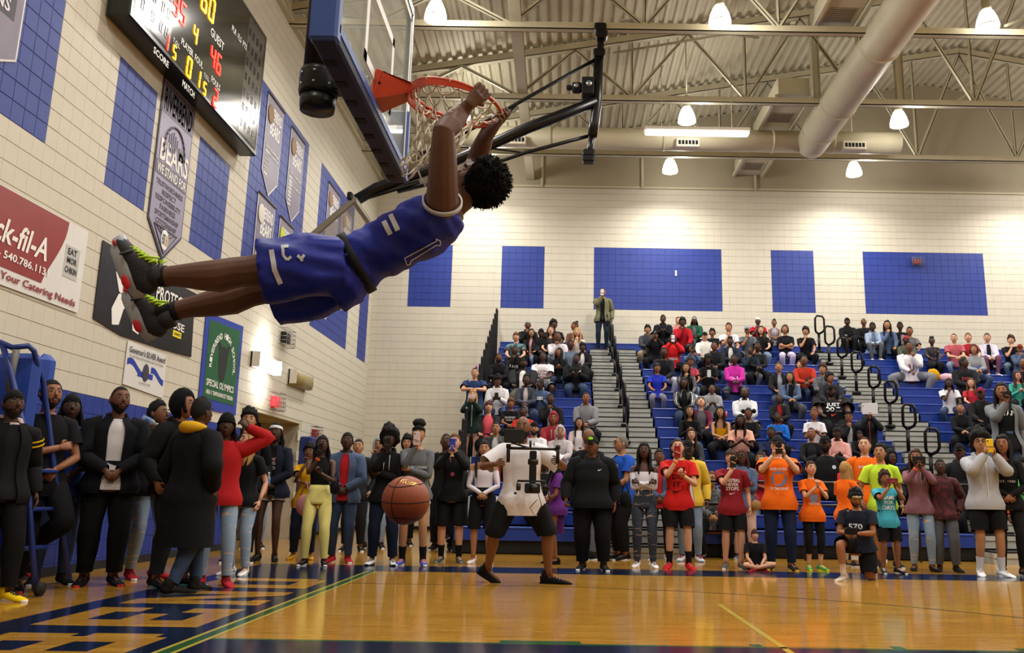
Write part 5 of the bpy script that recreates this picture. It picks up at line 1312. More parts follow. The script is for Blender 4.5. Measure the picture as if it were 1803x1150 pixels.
def person(loc, rz, sc, pose, skin, hair, top, bottom, label, w=1.0, fem=False, hy=0.0, hp=0.12, shoes='#15151a:#d8d8d8', hat=None, extra=(), group=None, txt=None, far=False, name='person'):
    q15 = lambda a: round(a / .2618) * .2618
    hy = q15(max(-1.2, min(1.2, hy))); hp = round(hp / .12) * .12
    J = joints(pose, w, fem); root = empty(name, loc, rz, sc, label=label, category='person')
    if group: root['group'] = group
    bo = link('body', body_mesh(pose, w, fem, hy, hp), root); setmats(bo, [SKIN[skin], None, None, LIP[skin]])
    HM = headM(J, hy, hp)
    st, _, hc = hair.partition(':'); hc = hc or 'k'
    if st not in ('bald', 'none'): o = link('hair', hair_mesh(st), root, mtx=HM); setmats(o, [hairm(hc)])
    for h in (hat or '').split(','):
        if not h: continue
        hk, _, c = h.partition(':'); nm = {'band': 'headband', 'cap': 'cap', 'backcap': 'cap', 'hood': 'hood', 'brimhat': 'hat', 'partyhat': 'party_hat'}.get(hk, hk)
        o = link(nm, hat_mesh(hk), root, mtx=HM); setmats(o, [hairm('#1c120e') if hk == 'beard' else smat(c or '#0c0c0e')])
    tk, _, tc = top.partition(':'); tc, _, ic = tc.partition(':')
    nm = {'tee': 'shirt', 'bigtee': 'shirt', 'vneck': 'shirt', 'long': 'shirt', 'croplong': 'shirt', 'off': 'shirt', 'hoodie': 'hoodie', 'zip': 'jacket', 'jacket': 'jacket', 'cardigan': 'cardigan', 'coat': 'coat', 'crop': 'crop_top', 'strapless': 'strapless_top', 'bandeau': 'crop_top', 'tank': 'vest'}[tk]
    to = link(nm, top_mesh(tk, pose, w, fem), root); setmats(to, [smat(tc)])
    inn = None
    if tk in ('jacket', 'cardigan'):
        inn = link('shirt', top_mesh('tee', pose, w, fem, True), root); setmats(inn, [smat(ic or '#c8c8c8')])
    bk_, _, bc_ = bottom.partition(':')
    bo2 = link({'pants': 'trousers', 'jeans': 'jeans', 'leggings': 'leggings', 'capri': 'leggings', 'shorts': 'shorts', 'short': 'shorts', 'kneeshorts': 'shorts', 'skirt': 'skirt', 'joggers': 'joggers'}[bk_], bot_mesh(bk_, pose, w, fem), root); setmats(bo2, [smat(bc_)])
    if not far or J['seated'] or True:
        sp = shoes.split(':')
        for k in 'RL':
            fd = J['fd' + k]; ak = J['ak' + k]
            yv = -fd; zv = V((0, 0, 1)) - yv * yv.z
            if zv.length < .2: zv = V((0, -1, 0))
            zv.normalize(); xv = yv.cross(zv)
            Mx = Matrix((xv, yv, zv)).transposed().to_4x4(); Mx.translation = ak
            s_ = link('shoe', shoe_mesh('high' if 'high' in sp else 'low'), root, mtx=Mx @ Matrix.Scale(1.2 if not fem else 1.05, 4)); setmats(s_, [smat(sp[0]), smat(sp[1] if len(sp) > 1 else '#d8d8d8'), smat(sp[2] if len(sp) > 2 and sp[2] != 'high' else sp[0])])
    for e in extra:
        kind, _, c = e.partition(':')
        if kind in ('bandR', 'bandL', 'watchR', 'watchL'):
            k = kind[-1]; d = (J['wr' + k] - J['el' + k]).normalized(); p = J['wr' + k] - d * .035
            mb = MB(); mb.tube([p - d * .012, p + d * .012], .040 if tk in ('long', 'hoodie', 'zip', 'jacket') else .032, 10); mb.build('wristband' if 'band' in kind else 'watch', smat(c), root)
        elif kind == 'stripe':
            mb = MB()
            for k in 'RL':
                s = -1 if k == 'R' else 1; hp_, kn, ak = J['hip' + k], J['kn' + k], J['ak' + k]; o1 = V((s * .112 * w, -.02, 0)); o2 = V((s * .078, -.01, 0)); o3 = V((s * .055, 0, 0)); e_ = 1 if bk_ not in ('short', 'shorts', 'skirt', 'kneeshorts') else 0
                pts = [hp_ + o1, hp_.lerp(kn, .5) + o1 * .9, kn + o2] + ([kn.lerp(ak, .5) + o2 * .9, ak + o3 + V((0, 0, .05))] if e_ else []); mb.tube(pts, [(.012, .012)] * len(pts), 5)
            mb.build('side_stripe', smat(c), root)
        elif kind == 'hoodlump': mb = MB(); mb.tube([J['M'] @ V((.10 * math.cos(a), .09 * math.sin(a) + .03, .50 + (.03 if math.sin(a) > 0 else -.01))) for a in [2 * PI * q / 14 for q in range(15)]], [.03 + .03 * max(0, math.sin(2 * PI * q / 14)) for q in range(15)], 8, cap=False); mb.build('hood', smat(c), root)
        elif kind == 'caplogo': mb = MB(); mb.ball(HM @ V((0, -.098, .088)), (.034, .010, .022), 12, 6); mb.build('cap_logo', smat(c), root)
        elif kind == 'armband':
            for k in 'RL':
                mb = MB(); u = J['el' + k] - J['sh' + k]
                for t in (.12, .26): mb.tube([J['sh' + k] + u * t, J['sh' + k] + u * (t + .05)], .094, 12, cap=False)
                mb.build('shoulder_band', smat(c), root)
        elif kind == 'necklace': mb = MB(); mb.tube([J['M'] @ V((.05 * math.cos(a), -.085 - .0 + .06 * (math.sin(a) + 1) * .3, .47 - .04 * (1 - abs(math.cos(a))))) for a in [PI * q / 8 for q in range(9)]], .003, 4, cap=False); mb.build('necklace', mat('silver_chain', '#bdbdbd', .3, .8), root)
        elif kind == 'zipper': mb = MB(); a_, b__ = tor(.2, w, fem); mb.tube([J['M'] @ V((0, -tor(z, w, fem)[1] - TOPS[tk][2] - .012 - .03 * (w - 1) * 4, z)) for z in (-.1, .0, .1, .2, .3, .4, .46)], .006, 4); mb.build('zipper', smat(c), root)
        elif kind == 'strings':
            for s in (-1, 1): mb = MB(); mb.tube([J['M'] @ V((s * .035, -tor(z, w, fem)[1] - TOPS[tk][2] - .008, z)) for z in (.46, .40, .33, .27)], .005, 4); mb.build('drawstring', smat(c), root)
        elif kind == 'sock':
            for k in 'RL':
                ak, kn = J['ak' + k], J['kn' + k]; mb = MB(); mb.tube([ak, ak.lerp(kn, .18), ak.lerp(kn, .38)], [.040, .043, .050], 9, cap=False); mb.build('sock', smat(c), root)
        elif kind == 'medal': mb = MB(); M = J['M']; mb.tube([M @ V((-.05, -.09, .48)), M @ V((0, -.135, .25)), M @ V((.05, -.09, .48))], .009, 4); mb.ball(M @ V((0, -.14, .23)), (.03, .006, .03), 12, 6); mb.build('medal', smat(c), root)
    if txt:
        tgt = inn if (inn is not None and tk != 'jacket' or inn is not None) else to
        me = tgt.data; bvh = BVHTree.FromPolygons([v.co for v in me.vertices], [p.vertices for p in me.polygons])
        for (s, z0, wd, h, col, *xo) in txt:
            M = J['M']; xo = xo[0] if xo else 0; mb = MB(); Mi = M
            def fn(u, v):
                x = xo + (u - .5) * wd; z = z0 + v * h; p = M @ V((x, 0, z))
                hit = bvh.ray_cast(V((p.x, -1.0, p.z)), V((0, 1, 0)))
                return V((p.x, (hit[0].y if hit[0] else p.y - .15) - .006, p.z))
            if s == 'disc':
                mb.add([fn(.5 + .5 * math.cos(a), .5 + .5 * math.sin(a)) for a in [2 * PI * k / 18 for k in range(18)]], [tuple(range(18))]); mb.build('shirt_print', smat(col), root)
            elif s == 'swoosh':
                P_ = [(0, .35), (.12, 0), (.3, 0), (1, .95), (.35, .38), (.2, .36), (.1, .6)]; mb.add([fn(u, v) for u, v in P_], [tuple(range(len(P_)))]); mb.build('shirt_print', smat(col), root)
            else: text_on(mb, s, fn); mb.build('lettering', smat(col), root)
    NP[0] += 1
    return root, J
def look(x, y, ty=4.4, tx=-.9):
    return math.atan2(tx - x, -(ty - y))    # yaw that faces the basket from (x, y)
GIM = mat('phone_black', '#0b0b0d', .25)
def hold_phone(root, J, label, col='#0b0b0d', hand='both', w_=.075, h=.15, landscape=False, z=0, cat='phone', name='phone', yaw=0):
    a, b_ = J['wrR'] + J['hdR'] * .07, J['wrL'] + J['hdL'] * .07
    c = {'both': (a + b_) / 2, 'R': a, 'L': b_}[hand] + V((0, -.03, .035 + z))
    mw = root.matrix_basis
    if landscape: w_, h = h, w_
    mb = MB(); mb.rbox((-w_ / 2, -.006, -h / 2), (w_ / 2, .006, h / 2), .004)
    Mx = Matrix.LocRotScale(root.location, root.rotation_euler, root.scale); p = Mx @ c
    t = empty(name, p, root.rotation_euler.z, root.scale[0] * 1.1, label=label, category=cat)
    mb.build('phone_body', mat('phone_' + col, col, .3), t)
    m2 = MB(); m2.ball((-w_ * .28 if not landscape else -w_ * .4, -.008, h * .36 if not landscape else h * .25), (.008, .003, .008), 8, 4); m2.build('camera_lens', GIM if col != '#0b0b0d' else mat('lens_grey', '#55565a', .2), t)
    return t
# ================================================================ spectators in the stand
def seat(hx, hy_, pose, skin, hair, top, bottom, label, row=None, s=None, **kw):
    best = None
    for i in range(0, 20):
        Y = YF(i) + .12; hh = .885 if POSE[pose][1] < .3 else .83
        sc0 = (s * 1.1 if s else 1.07)
        _, py = proj((at(hx, hy_, Y=Y).x, Y, ZS(i) + hh * sc0))
        e = abs(py - hy_)
        if (best is None or e < best[0]) and (row is None or row == i): best = (e, i)
    i = best[1]; Y = YF(i) + .12; p = at(hx, hy_, Y=Y); hh = .885 if POSE[pose][1] < .3 else .83
    sc = (s * 1.1 if s else max(.98, min(1.18, (p.z - ZS(i)) / hh)))
    a = look(p.x, Y); rz = a * .45 + kw.pop('rz', 0)
    hyaw = kw.pop('hy', None); hyaw = a * .5 if hyaw is None else hyaw
    kw.setdefault('group', 'spectators seated in the stand')
    ph = kw.pop('ph', None)
    r, J = person((p.x, Y, ZS(i)), rz, sc, pose, skin, hair, top, bottom, label, hy=hyaw, far=True, **kw)
    if ph: hold_phone(r, J, ph[0], *ph[1:])
    return r, J
S = seat; BP = 'pants:#14151a'; JN = 'jeans:jeans'; LJ = 'jeans:ljeans'; K = '#121216'; Wt = '#d6d2d0'
F_ = dict(fem=True)
# left section
S(930, 566, 'sit_chin', 'm', 'none', 'zip:' + K, BP, 'person with patterned headwrap and black jacket in the top left row of the stand', hat='durag:#8a8890')
S(936, 580, 'sit_up', 't', 'long:k', 'jacket:' + K + ':#c08a8c', BP, 'dark-haired person in black jacket over pink top, below the patterned headwrap', **F_)
S(909, 586, 'sit_up', 'l', 'fringe:n', 'tee:tie', JN, 'light-haired person in black and teal tee at the left end of the stand')
S(953, 581, 'sit', 'd', 'none', 'hoodie:' + K, LJ, 'person in black knit hat and black hoodie near the top left of the stand', hat='beanie')
S(975, 565, 'sit_up', 'd', 'curly:k', 'tee:' + K, BP, 'smiling curly-haired person in black at the top row left of the aisle', hy=.5)
S(970, 575, 'sit_up', 'l', 'long:b', 'vneck:#2c2c30', BP, 'brown-haired person in low-necked charcoal top near the top left', **F_)
S(982, 586, 'sit_chin', 'm', 'short:k', 'long:#cfc6cc', BP, 'person in pale v-neck sweater with chin on hand, left section')
r_, J_ = S(1012, 568, 'sit_phone', 'b', 'bun:b', 'long:#6a4a40', BP, 'dark-haired person turned aside with a dark phone, top row by the aisle', hy=-1.1, ph=('black phone held by the person in the top row by the aisle',), **F_)
S(1016, 579, 'sit_chin', 'l', 'long:y', 'tee:#d9c8c6', LJ, 'blond person in white top with hand over mouth, near first aisle', **F_)
S(1005, 599, 'sit_up', 'd', 'lowbun:k', 'long:#5f6c80', JN, 'person in grey-blue shirt with pulled-back hair beside the first aisle', **F_)
S(1026, 606, 'sit', 'd', 'curly:k', 'jacket:' + K + ':' + Wt, BP, 'curly-haired person in black jacket over white shirt, right at the first aisle')
S(907, 610, 'sit_chin', 'd', 'short:k', 'hoodie:' + K, BP, 'person in black hoodie with white print, hand at mouth, far left section', txt=[('LIVE', .22, .2, .07, '#cfcfcf')])
S(985, 614, 'sit_phone', 'b', 'long:k', 'zip:#17171b', JN, 'long-haired person in black track top with orange wristband, left section', extra=('bandR:#e05a1c',), fem=True, hy=-.6)
S(956, 621, 'sit', 'd', 'short:k', 'tee:#dedade', 'kneeshorts:#5e6670', 'person in white tee with maroon lettering sitting mid left section', w=1.1, txt=[('LION', .30, .2, .05, '#7a1c34'), ('OF THE', .22, .26, .06, '#7a1c34'), ('TRIBE', .15, .24, .05, '#7a1c34')])
S(922, 631, 'sit_up', 'd', 'none', 'jacket:#1a1a1d:' + Wt, 'pants:#6f675a', 'heavy person in dark jacket over white tee and khaki trousers, left section', w=1.4, hat='durag,beard')
S(879, 623, 'sit', 'm', 'short:k', 'hoodie:' + K, BP, 'bearded person in black hoodie beside the guard rails of the stand', hat='beard')
S(1015, 625, 'sit_phone', 'd', 'short:k', 'zip:#141417', JN, 'heavy person in black jacket and blue jeans holding hands together by the aisle', w=1.35, txt=[('disc', .34, .035, .035, '#e0e0e0', .1)])
S(877, 663, 'sit_phone', 'm', 'curly:k', 'hoodie:#d4d0d4', JN, 'person in white hoodie looking down at a phone in left section', hy=.3, hp=-.24, ph=('dark phone held by the person in white hoodie',))
S(927, 661, 'sit', 'd', 'flat:k', 'jacket:#3a3d48:#c4b8b8', JN, 'person in grey denim jacket over white shirt, mid left section', **F_)
S(952, 670, 'sit_phone', 'd', 'short:k', 'zip:djacket', JN, 'person in denim jacket turned toward the neighbour in grey denim', hy=-1.0, ph=('white phone held by person in denim jacket turned aside', '#cfd2d6', 'both', .07, .13, True))
S(1032, 692, 'sit', 'b', 'short:k', 'hoodie:#77777c', BP, 'tall person in light grey hoodie and black trousers beside the first aisle')
S(970, 694, 'sit_chin', 'd', 'short:k', 'jacket:' + K + ':#b6b0cc', BP, 'person in black jacket with hand raised to the temple, left section')
S(900, 705, 'sit', 'b', 'curly:n', 'tee:#101014', BP, 'child in black tee with white lettering, left section', s=.84, txt=[('LEGENDS', .30, .26, .05, '#d5d5d5'), ('NEVER DIE', .24, .26, .04, '#d5d5d5')])
S(861, 707, 'sit_up', 'l', 'fringe:r', 'cardigan:#141418:#d0545c', BP, 'short-haired person in black cardigan over coral top, left end of stand', fem=True, w=1.15)
S(922, 719, 'sit', 'd', 'short:k', 'tee:#b22a1c', BP, 'young person in bright red tee behind the camera operator')
S(975, 728, 'sit', 'b', 'short:k', 'hoodie:redprint', BP, 'person in red speckled hoodie with hood up, left section', hat='hood:redprint', extra=('strings:#d8d8d8',))
S(987, 752, 'sit', 't', 'short:k', 'zip:#b5adb0', 'pants:#9a9aa0', 'person in pale grey zip hoodie with hood up, lower left section', hat='hood:#b5adb0', extra=('zipper:#e8e8e8',))
S(1020, 737, 'sit_up', 't', 'long:k', 'cardigan:#b4a4a8:#d8d0d4', BP, 'long-haired person in white top behind the bald person in black', **F_)
S(874, 744, 'sit', 't', 'short:k', 'jacket:gcamo:#c8c8cc', BP, 'person in grey camouflage jacket above the person in white crop top')
S(941, 745, 'sit', 't', 'short:k', 'tee:#d6d6da', BP, 'person in white tee and backwards black cap behind the camera operator', hat='backcap,beard')
S(812, 745, 'sit', 'd', 'curly:k', 'long:#17171b', BP, 'curly-haired person with glasses in black behind the medal wearer', row=1, hat='glasses')
S(960, 772, 'sit', 'd', 'short:k', 'tee:#1a1a1e', BP, 'person in black partly hidden behind the camera rig', row=1)
# middle section
S(1167, 557, 'sit_phone', 'd', 'flat:k', 'zip:' + K, BP, 'person in black track jacket at the top of middle section', w=1.15)
S(1194, 548, 'sit_up', 'l', 'ponytail:b', 'hoodie:#b07a74', BP, 'person in salmon pink hoodie on the top row of middle section', hy=.3, row=19, s=.9, **F_)
S(1222, 549, 'sit', 'd', 'locs:k', 'jacket:#164a34:#5d6468', BP, 'person with long locs and green jacket on the top row', hat='durag:#bfc4cc', row=19, s=.9)
S(1201, 562, 'sit_chin', 'd', 'curly:k', 'hoodie:#9c1220', 'kneeshorts:#222228', 'person in dark red hoodie with chin on hand near top of middle section')
S(1140, 575, 'sit', 't', 'curly:k', 'zip:#3a3c42', 'pants:#8d7c68', 'curly-haired person in grey jacket and khaki trousers right of first aisle')
S(1153, 583, 'sit_photo', 'b', 'none', 'long:' + K, BP, 'person in black brimmed hat taking a photo right of first aisle', hat='brimhat', ph=('black phone held up by the person in brimmed hat',))
S(1184, 589, 'sit_photo', 'd', 'buzz:k', 'hoodie:#c01e22', BP, 'person in bright red hoodie with white print photographing', w=1.1, ph=('white phone held up by the person in bright red hoodie', '#d8d8dc'), txt=[('SAVAGE', .12, .24, .07, '#e8e0e0')])
S(1218, 607, 'sit_photo', 'b', 'braids:k', 'long:djacket', JN, 'braided person in denim holding up a phone, orange wristband', extra=('bandL:#e0601c',), ph=('dark phone held up by the braided person in denim',), **F_)
S(1241, 586, 'sit_up', 'l', 'none', 'zip:#cfcac4', BP, 'person in white quarter-zip and black cap, middle section', hat='cap:#121214')
S(1254, 584, 'sit_up', 'b', 'curly:k', 'tee:' + K, BP, 'child in black top behind the white quarter-zip', s=.86)
S(1257, 603, 'sit', 'm', 'short:k', 'zip:#15151a', JN, 'person in dark jacket with silver watch, middle section', extra=('watchR:#b8bcc4',))
S(1282, 571, 'sit_chin', 't', 'flat:r', 'tee:#d8d6dc', BP, 'person in white tee drinking, top of middle section')
S(1285, 595, 'sit', 'd', 'topcurl:k', 'jacket:#1a2030:' + Wt, BP, 'person with twists in navy jacket over white tee, middle section')
S(1168, 615, 'sit_lean', 'd', 'short:k', 'long:#25262c', 'joggers:#a8a4b0', 'person in charcoal long sleeves leaning forward in light joggers')
S(1157, 640, 'sit_up', 'b', 'fringe:k', 'tee:#1c2da0', 'leggings:#777584', 'person in royal blue top and grey leggings beside first aisle', extra=('bandR:#e0601c',), **F_)
S(1246, 625, 'sit_phone', 'd', 'bob:k', 'tee:#101014', BP, 'person in black looking down at a phone in the middle section', hp=-.36, hy=0, ph=('pale phone in the lap of the person in black', '#c8c8cc'), **F_)
S(1216, 629, 'sit_up', 'b', 'fringe:k', 'tee:#a03a4a', 'jeans:ljeans', 'person with glasses in rose red top, middle section', hat='glasses', **F_)
S(1207, 640, 'sit_chin', 't', 'long:k', 'zip:leather', 'jeans:#aab4c4', 'person in black leather jacket and white jeans covering mouth', **F_)
S(1292, 625, 'sit', 'd', 'lowbun:k', 'hoodie:#b0288c', 'jeans:ripdark', 'person in magenta hoodie and ripped jeans, middle section', txt=[('Pink', .16, .2, .1, '#e8c8e4')], w=1.05, **F_)
S(1204, 666, 'sit_up', 'd', 'long:k', 'jacket:leather:#101014', JN, 'long-haired person in open black leather jacket with hoop earrings', w=1.1, **F_)
S(1253, 684, 'sit_phone', 'm', 'buzz:k', 'hoodie:#8d8d90', BP, 'small child in grey and white hoodie, middle section', s=.84)
S(1234, 700, 'sit_up', 'l', 'curly:g', 'cardigan:#5a1830:#55555a', BP, 'short grey-haired person in maroon cardigan looking up', hp=.6, hy=0, **F_)
S(1214, 715, 'sit_phone', 't', 'long:k', 'long:#141418', JN, 'long-haired person in black sweatshirt beside an orange and black backpack', **F_)
S(1268, 717, 'sit', 't', 'longwave:k', 'strapless:#d69a10', 'pants:#15151a', 'person in strapless mustard top, middle section', **F_)
S(1217, 755, 'sit_chin', 'l', 'longwave:b', 'cardigan:#33363a:#1c1c20', JN, 'brown-haired person with chin on hand, lower middle section', **F_)
S(1333, 549, 'sit_chin', 'd', 'none', 'tee:#b01420', BP, 'person in red tee and white cap on the top row, middle section', hat='backcap:#c8c0c0', row=19, s=.9, w=1.1)
S(1362, 551, 'sit', 'b', 'bun:k', 'tank:sequin', BP, 'child with hair bun in silver sequined top on the top row', row=19, s=.86, **F_)
S(1382, 573, 'sit_cross', 't', 'bob:b', 'tee:' + K, 'jeans:#b4acc0', 'person in black tee and white jeans with crossed arms', extra=('bandR:#e08a4c',), **F_)
S(1417, 578, 'sit_chin', 't', 'curly:k', 'tee:' + K, BP, 'curly-haired person in black tee left of the second aisle')
S(1315, 576, 'sit_chin', 'b', 'none', 'tee:#5a6068', 'kneeshorts:#4a4a50', 'person in grey tee and grey cap, cheek on hand', hat='cap:#7d848e')
S(1340, 575, 'sit_up', 'l', 'long:b', 'tee:' + K, 'jeans:ljeans', 'long-haired person in black top and light ripped jeans, crossed arms', **F_)
S(1333, 603, 'sit', 'd', 'bun:k', 'long:#1b1b20', BP, 'person with piled-up braids in black patterned top', **F_)
S(1320, 612, 'sit_chin', 'd', 'buzz:k', 'long:#1b2634', 'jeans:gjeans', 'smiling person in navy sweater with hand at chin, middle section')
S(1415, 627, 'sit', 'm', 'short:k', 'long:#a83020', BP, 'person in rust red top behind the long-haired person in olive')
S(1408, 636, 'sit_up', 'l', 'long:b', 'cardigan:#2c3024:#d0ccd0', JN, 'long-haired person in olive cardigan over white top', **F_)
S(1371, 638, 'sit_up', 't', 'bun:b', 'jacket:#121214:#8a8a9a', JN, 'person in black blazer with hair up, middle section', **F_)
S(1390, 656, 'sit', 't', 'long:k', 'jacket:djacket:#16161a', 'pants:#46464a', 'dark-haired person in open denim jacket, orange wristband', extra=('bandR:#e0501c',), **F_)
S(1447, 643, 'sit', 't', 'curly:b', 'jacket:marl:#5c6068', BP, 'curly-haired person in grey scarf and jacket left of second aisle', **F_)
S(1461, 658, 'sit_up', 'b', 'curly:k', 'zip:#1f1f24', BP, 'person in dark jacket with short curls behind the large person', hy=.5)
S(1463, 677, 'sit_up', 'd', 'none', 'bigtee:#0d0d10', BP, 'very large person in black lettered tee and black cap by second aisle', w=1.75, hat='cap,beard', s=1.08, txt=[('JUST', .33, .26, .09, '#e4e4e6'), ('DO IT.', .24, .28, .09, '#e4e4e6'), ('swoosh', .15, .12, .07, '#e0502c')])
S(1371, 698, 'sit', 'd', 'buzz:k', 'jacket:#18181c:#a01c24', BP, 'child in black and red track jacket, middle section', s=.84)
S(1368, 730, 'sit_phone', 'd', 'short:k', 'long:#1b62c0', BP, 'child in bright blue top holding a snack', s=.86)
S(1310, 684, 'sit', 'd', 'bald', 'hoodie:#c9c9ce', 'kneeshorts:#8f8c86', 'bald bearded person in white hoodie, middle section', hat='beard', w=1.1)
S(1317, 719, 'sit', 'm', 'puffs:k', 'long:' + K, BP, 'person with two hair puffs in black, behind the peach tee', **F_)
S(1303, 731, 'sit_phone', 'd', 'long:k', 'tee:#d9a08e', BP, 'dark-haired person in peach tee, lower middle section', w=1.15, fem=True, txt=[('vibes', .26, .24, .1, '#8a4a44')])
S(1432, 719, 'sit_phone', 'b', 'bun:n', 'tee:#d8d4da', BP, 'person in white tee holding a baby, lower middle section', txt=[('love', .24, .2, .1, '#c06a90')], **F_)
S(1448, 735, 'sit', 'l', 'buzz:y', 'tee:#1c1a26', BP, 'baby in dark shirt held on the lap of the white tee wearer', s=.5, row=5)
S(1357, 752, 'sit', 'd', 'lowbun:k', 'tee:#1a2142', BP, 'person in navy tee with tied-back hair, lower middle section', w=1.2, **F_)
S(1428, 754, 'sit_up', 'b', 'buzz:k', 'cardigan:#141416:#202024', BP, 'person with shaved head in black cardigan, lower middle section', **F_)
S(1493, 727, 'sit_chin', 'b', 'topcurl:k', 'jacket:#17171a:#c8d0d8', BP, 'person with glasses and twists, hand at mouth, orange wristband', hat='glasses', extra=('bandR:#e8601c',))
S(1472, 752, 'sit_phone', 'd', 'bun:k', 'zip:#d09a94', BP, 'person in pale pink jacket looking down, lower middle section', hp=-.36, **F_)
S(1512, 744, 'sit', 'm', 'fringe:k', 'long:#141416', BP, 'small child in black beside the tablet holder', s=.7, row=5)
r_, J_ = S(1527, 713, 'sit_photo', 'b', 'bun:y', 'zip:#1b1c20', BP, 'person in black puffer with pink zip holding up a tablet in the second aisle', extra=('zipper:#c84a5c',), **F_)
hold_phone(r_, J_, 'white tablet held up in front of a face in the second aisle', '#cfcfd4', 'both', .19, .26, True, .06, cat='tablet', name='tablet')
S(1492, 774, 'sit', 'm', 'buzz:k', 'tee:#b01c24', BP, 'child with glasses in red tee beside the tall person in orange', s=.86, hat='glasses', row=2)
S(1252, 791, 'sit', 't', 'short:n', 'zip:marl', 'pants:#1a1a1e', 'person with glasses in grey marled jacket seated behind the front rail', row=0, hat='glasses', w=1.1, **F_)
S(1545, 772, 'sit_lean', 'd', 'none', 'zip:#1c1d21', BP, 'hooded person in dark coat bent down beside the second aisle', hat='hood:#1c1d21', rz=.6, w=1.2, row=2)
S(1602, 777, 'sit_lean', 'd', 'none', 'zip:#15161b', BP, 'person in grey cap and striped black jacket crouching in second aisle', hat='cap:#3c3e42', row=2, txt=[('swoosh', .2, .2, .12, '#d0d4dc')])
# right section
S(1490, 550, 'sit_legs', 'd', 'none', 'hoodie:#101013', BP, 'person in black hoodie with white swoosh, top row right of second aisle', hat='backcap', row=19, s=.93, txt=[('swoosh', .24, .2, .07, '#e8e4ea')], shoes='#16161a:#e8e8e8')
S(1519, 552, 'sit', 'm', 'buzz:k', 'long:#141417', BP, 'person in black sweater with white chest stripe on the top row, right section', row=19, s=.93)
S(1535, 569, 'sit_legs', 'd', 'fringe:k', 'jacket:#8797b0:#6a7890', 'leggings:#55575c', 'person in pale denim shirt, grey leggings and white sneakers, right section', shoes='#dcdccc:#e8e8e8', **F_)
S(1560, 566, 'sit_chin', 't', 'longwave:k', 'zip:djacket', BP, 'person with long black curls and denim jacket, hand at mouth', **F_)
S(1583, 568, 'sit_phone', 'd', 'short:k', 'tee:#101014', BP, 'person in black tee looking down on the right section\'s upper row', hp=-.36, ph=('phone in the hands of person in black tee, upper right', '#8a8a90'), **F_)
S(1601, 576, 'sit_up', 'b', 'lowbun:k', 'tee:#5d5a5c', BP, 'braided person in grey tee, upper right section', **F_)
S(1594, 593, 'sit', 'd', 'none', 'zip:#454a3c', LJ, 'person in red beanie and olive jacket, right section', hat='beanie:#8c2a34,beard')
S(1599, 614, 'sit_wide', 'm', 'buzz:k', 'long:#d4cfd4', 'joggers:#6e7076', 'large person in white sweatshirt with maroon letters and grey sweatpants', w=1.2, s=1.10, row=14, txt=[('IU', .1, .13, .16, '#5e1430')])
S(1640, 594, 'sit_up', 'd', 'topcurl:k', 'long:floral', BP, 'person in dark floral top, right section', **F_)
S(1678, 589, 'sit', 'l', 'short:n', 'tee:#a8525c', LJ, 'person in salmon red tee and light jeans, right section')
S(1704, 587, 'sit_up', 'l', 'lowbun:n', 'tee:#94202a', BP, 'person in dark red tee with pulled-back hair, right section', **F_)
S(1713, 608, 'sit', 't', 'bob:r', 'hoodie:#85868a', JN, 'person with dark red bob in grey hoodie with blue print', fem=True, txt=[('TAR', .18, .2, .07, '#4a6ab4'), ('HEELS', .10, .2, .07, '#4a6ab4')])
S(1736, 588, 'sit_legs', 'l', 'ponytail:b', 'jacket:#c8c4d4:#1a1a1e', 'leggings:#6c4458', 'person in white top and plum leggings with cheek on hand', shoes='#d8d0c8:#e8e8e8', **F_)
S(1777, 593, 'sit_chin', 'l', 'curly:b', 'tee:#17171a', LJ, 'curly brown-haired person in black tee, right section')
S(1793, 608, 'sit_chin', 'b', 'none', 'zip:djacket', JN, 'person in maroon cap and denim jacket at the right edge', hat='cap:#7a2a20')
S(1695, 631, 'sit', 'd', 'short:k', 'hoodie:#17171b', BP, 'person in black hoodie turned sideways, right section', hy=1.0, w=1.1, txt=[('DC', .26, .16, .07, '#a83a44')])
S(1799, 633, 'sit', 'm', 'bald', 'long:#15151a', BP, 'bald person in black at the right edge of the stand')
S(1789, 655, 'sit_phone', 'l', 'longwave:r', 'long:#3f9a88', BP, 'auburn-haired person with glasses in teal top at right edge', hat='glasses', hy=.3, **F_)
S(1668, 668, 'sit_chin', 'd', 'locs:k', 'vneck:#d8d4dc', JN, 'person with locs in white tee, hand at mouth, right of second aisle')
S(1709, 667, 'sit_up', 'l', 'long:n', 'vneck:#a82434', BP, 'long brown-haired person in red top, right section', **F_)
S(1726, 684, 'sit_up', 'd', 'none', 'zip:#121215', 'kneeshorts:#17171a', 'person in maroon cap and black track jacket with white stripes', hat='cap:#6c1a2c', txt=[('disc', .34, .03, .03, '#dcdcdc', .09)])
S(1689, 710, 'sit', 't', 'lowbun:k', 'zip:#111114', BP, 'person in black quarter-zip with slicked-back hair, right section', **F_)
S(1700, 775, 'sit', 'd', 'none', 'zip:#15161c', BP, 'person in black cap with white emblem behind the yellow phone holder', hat='cap:#141416', row=1)
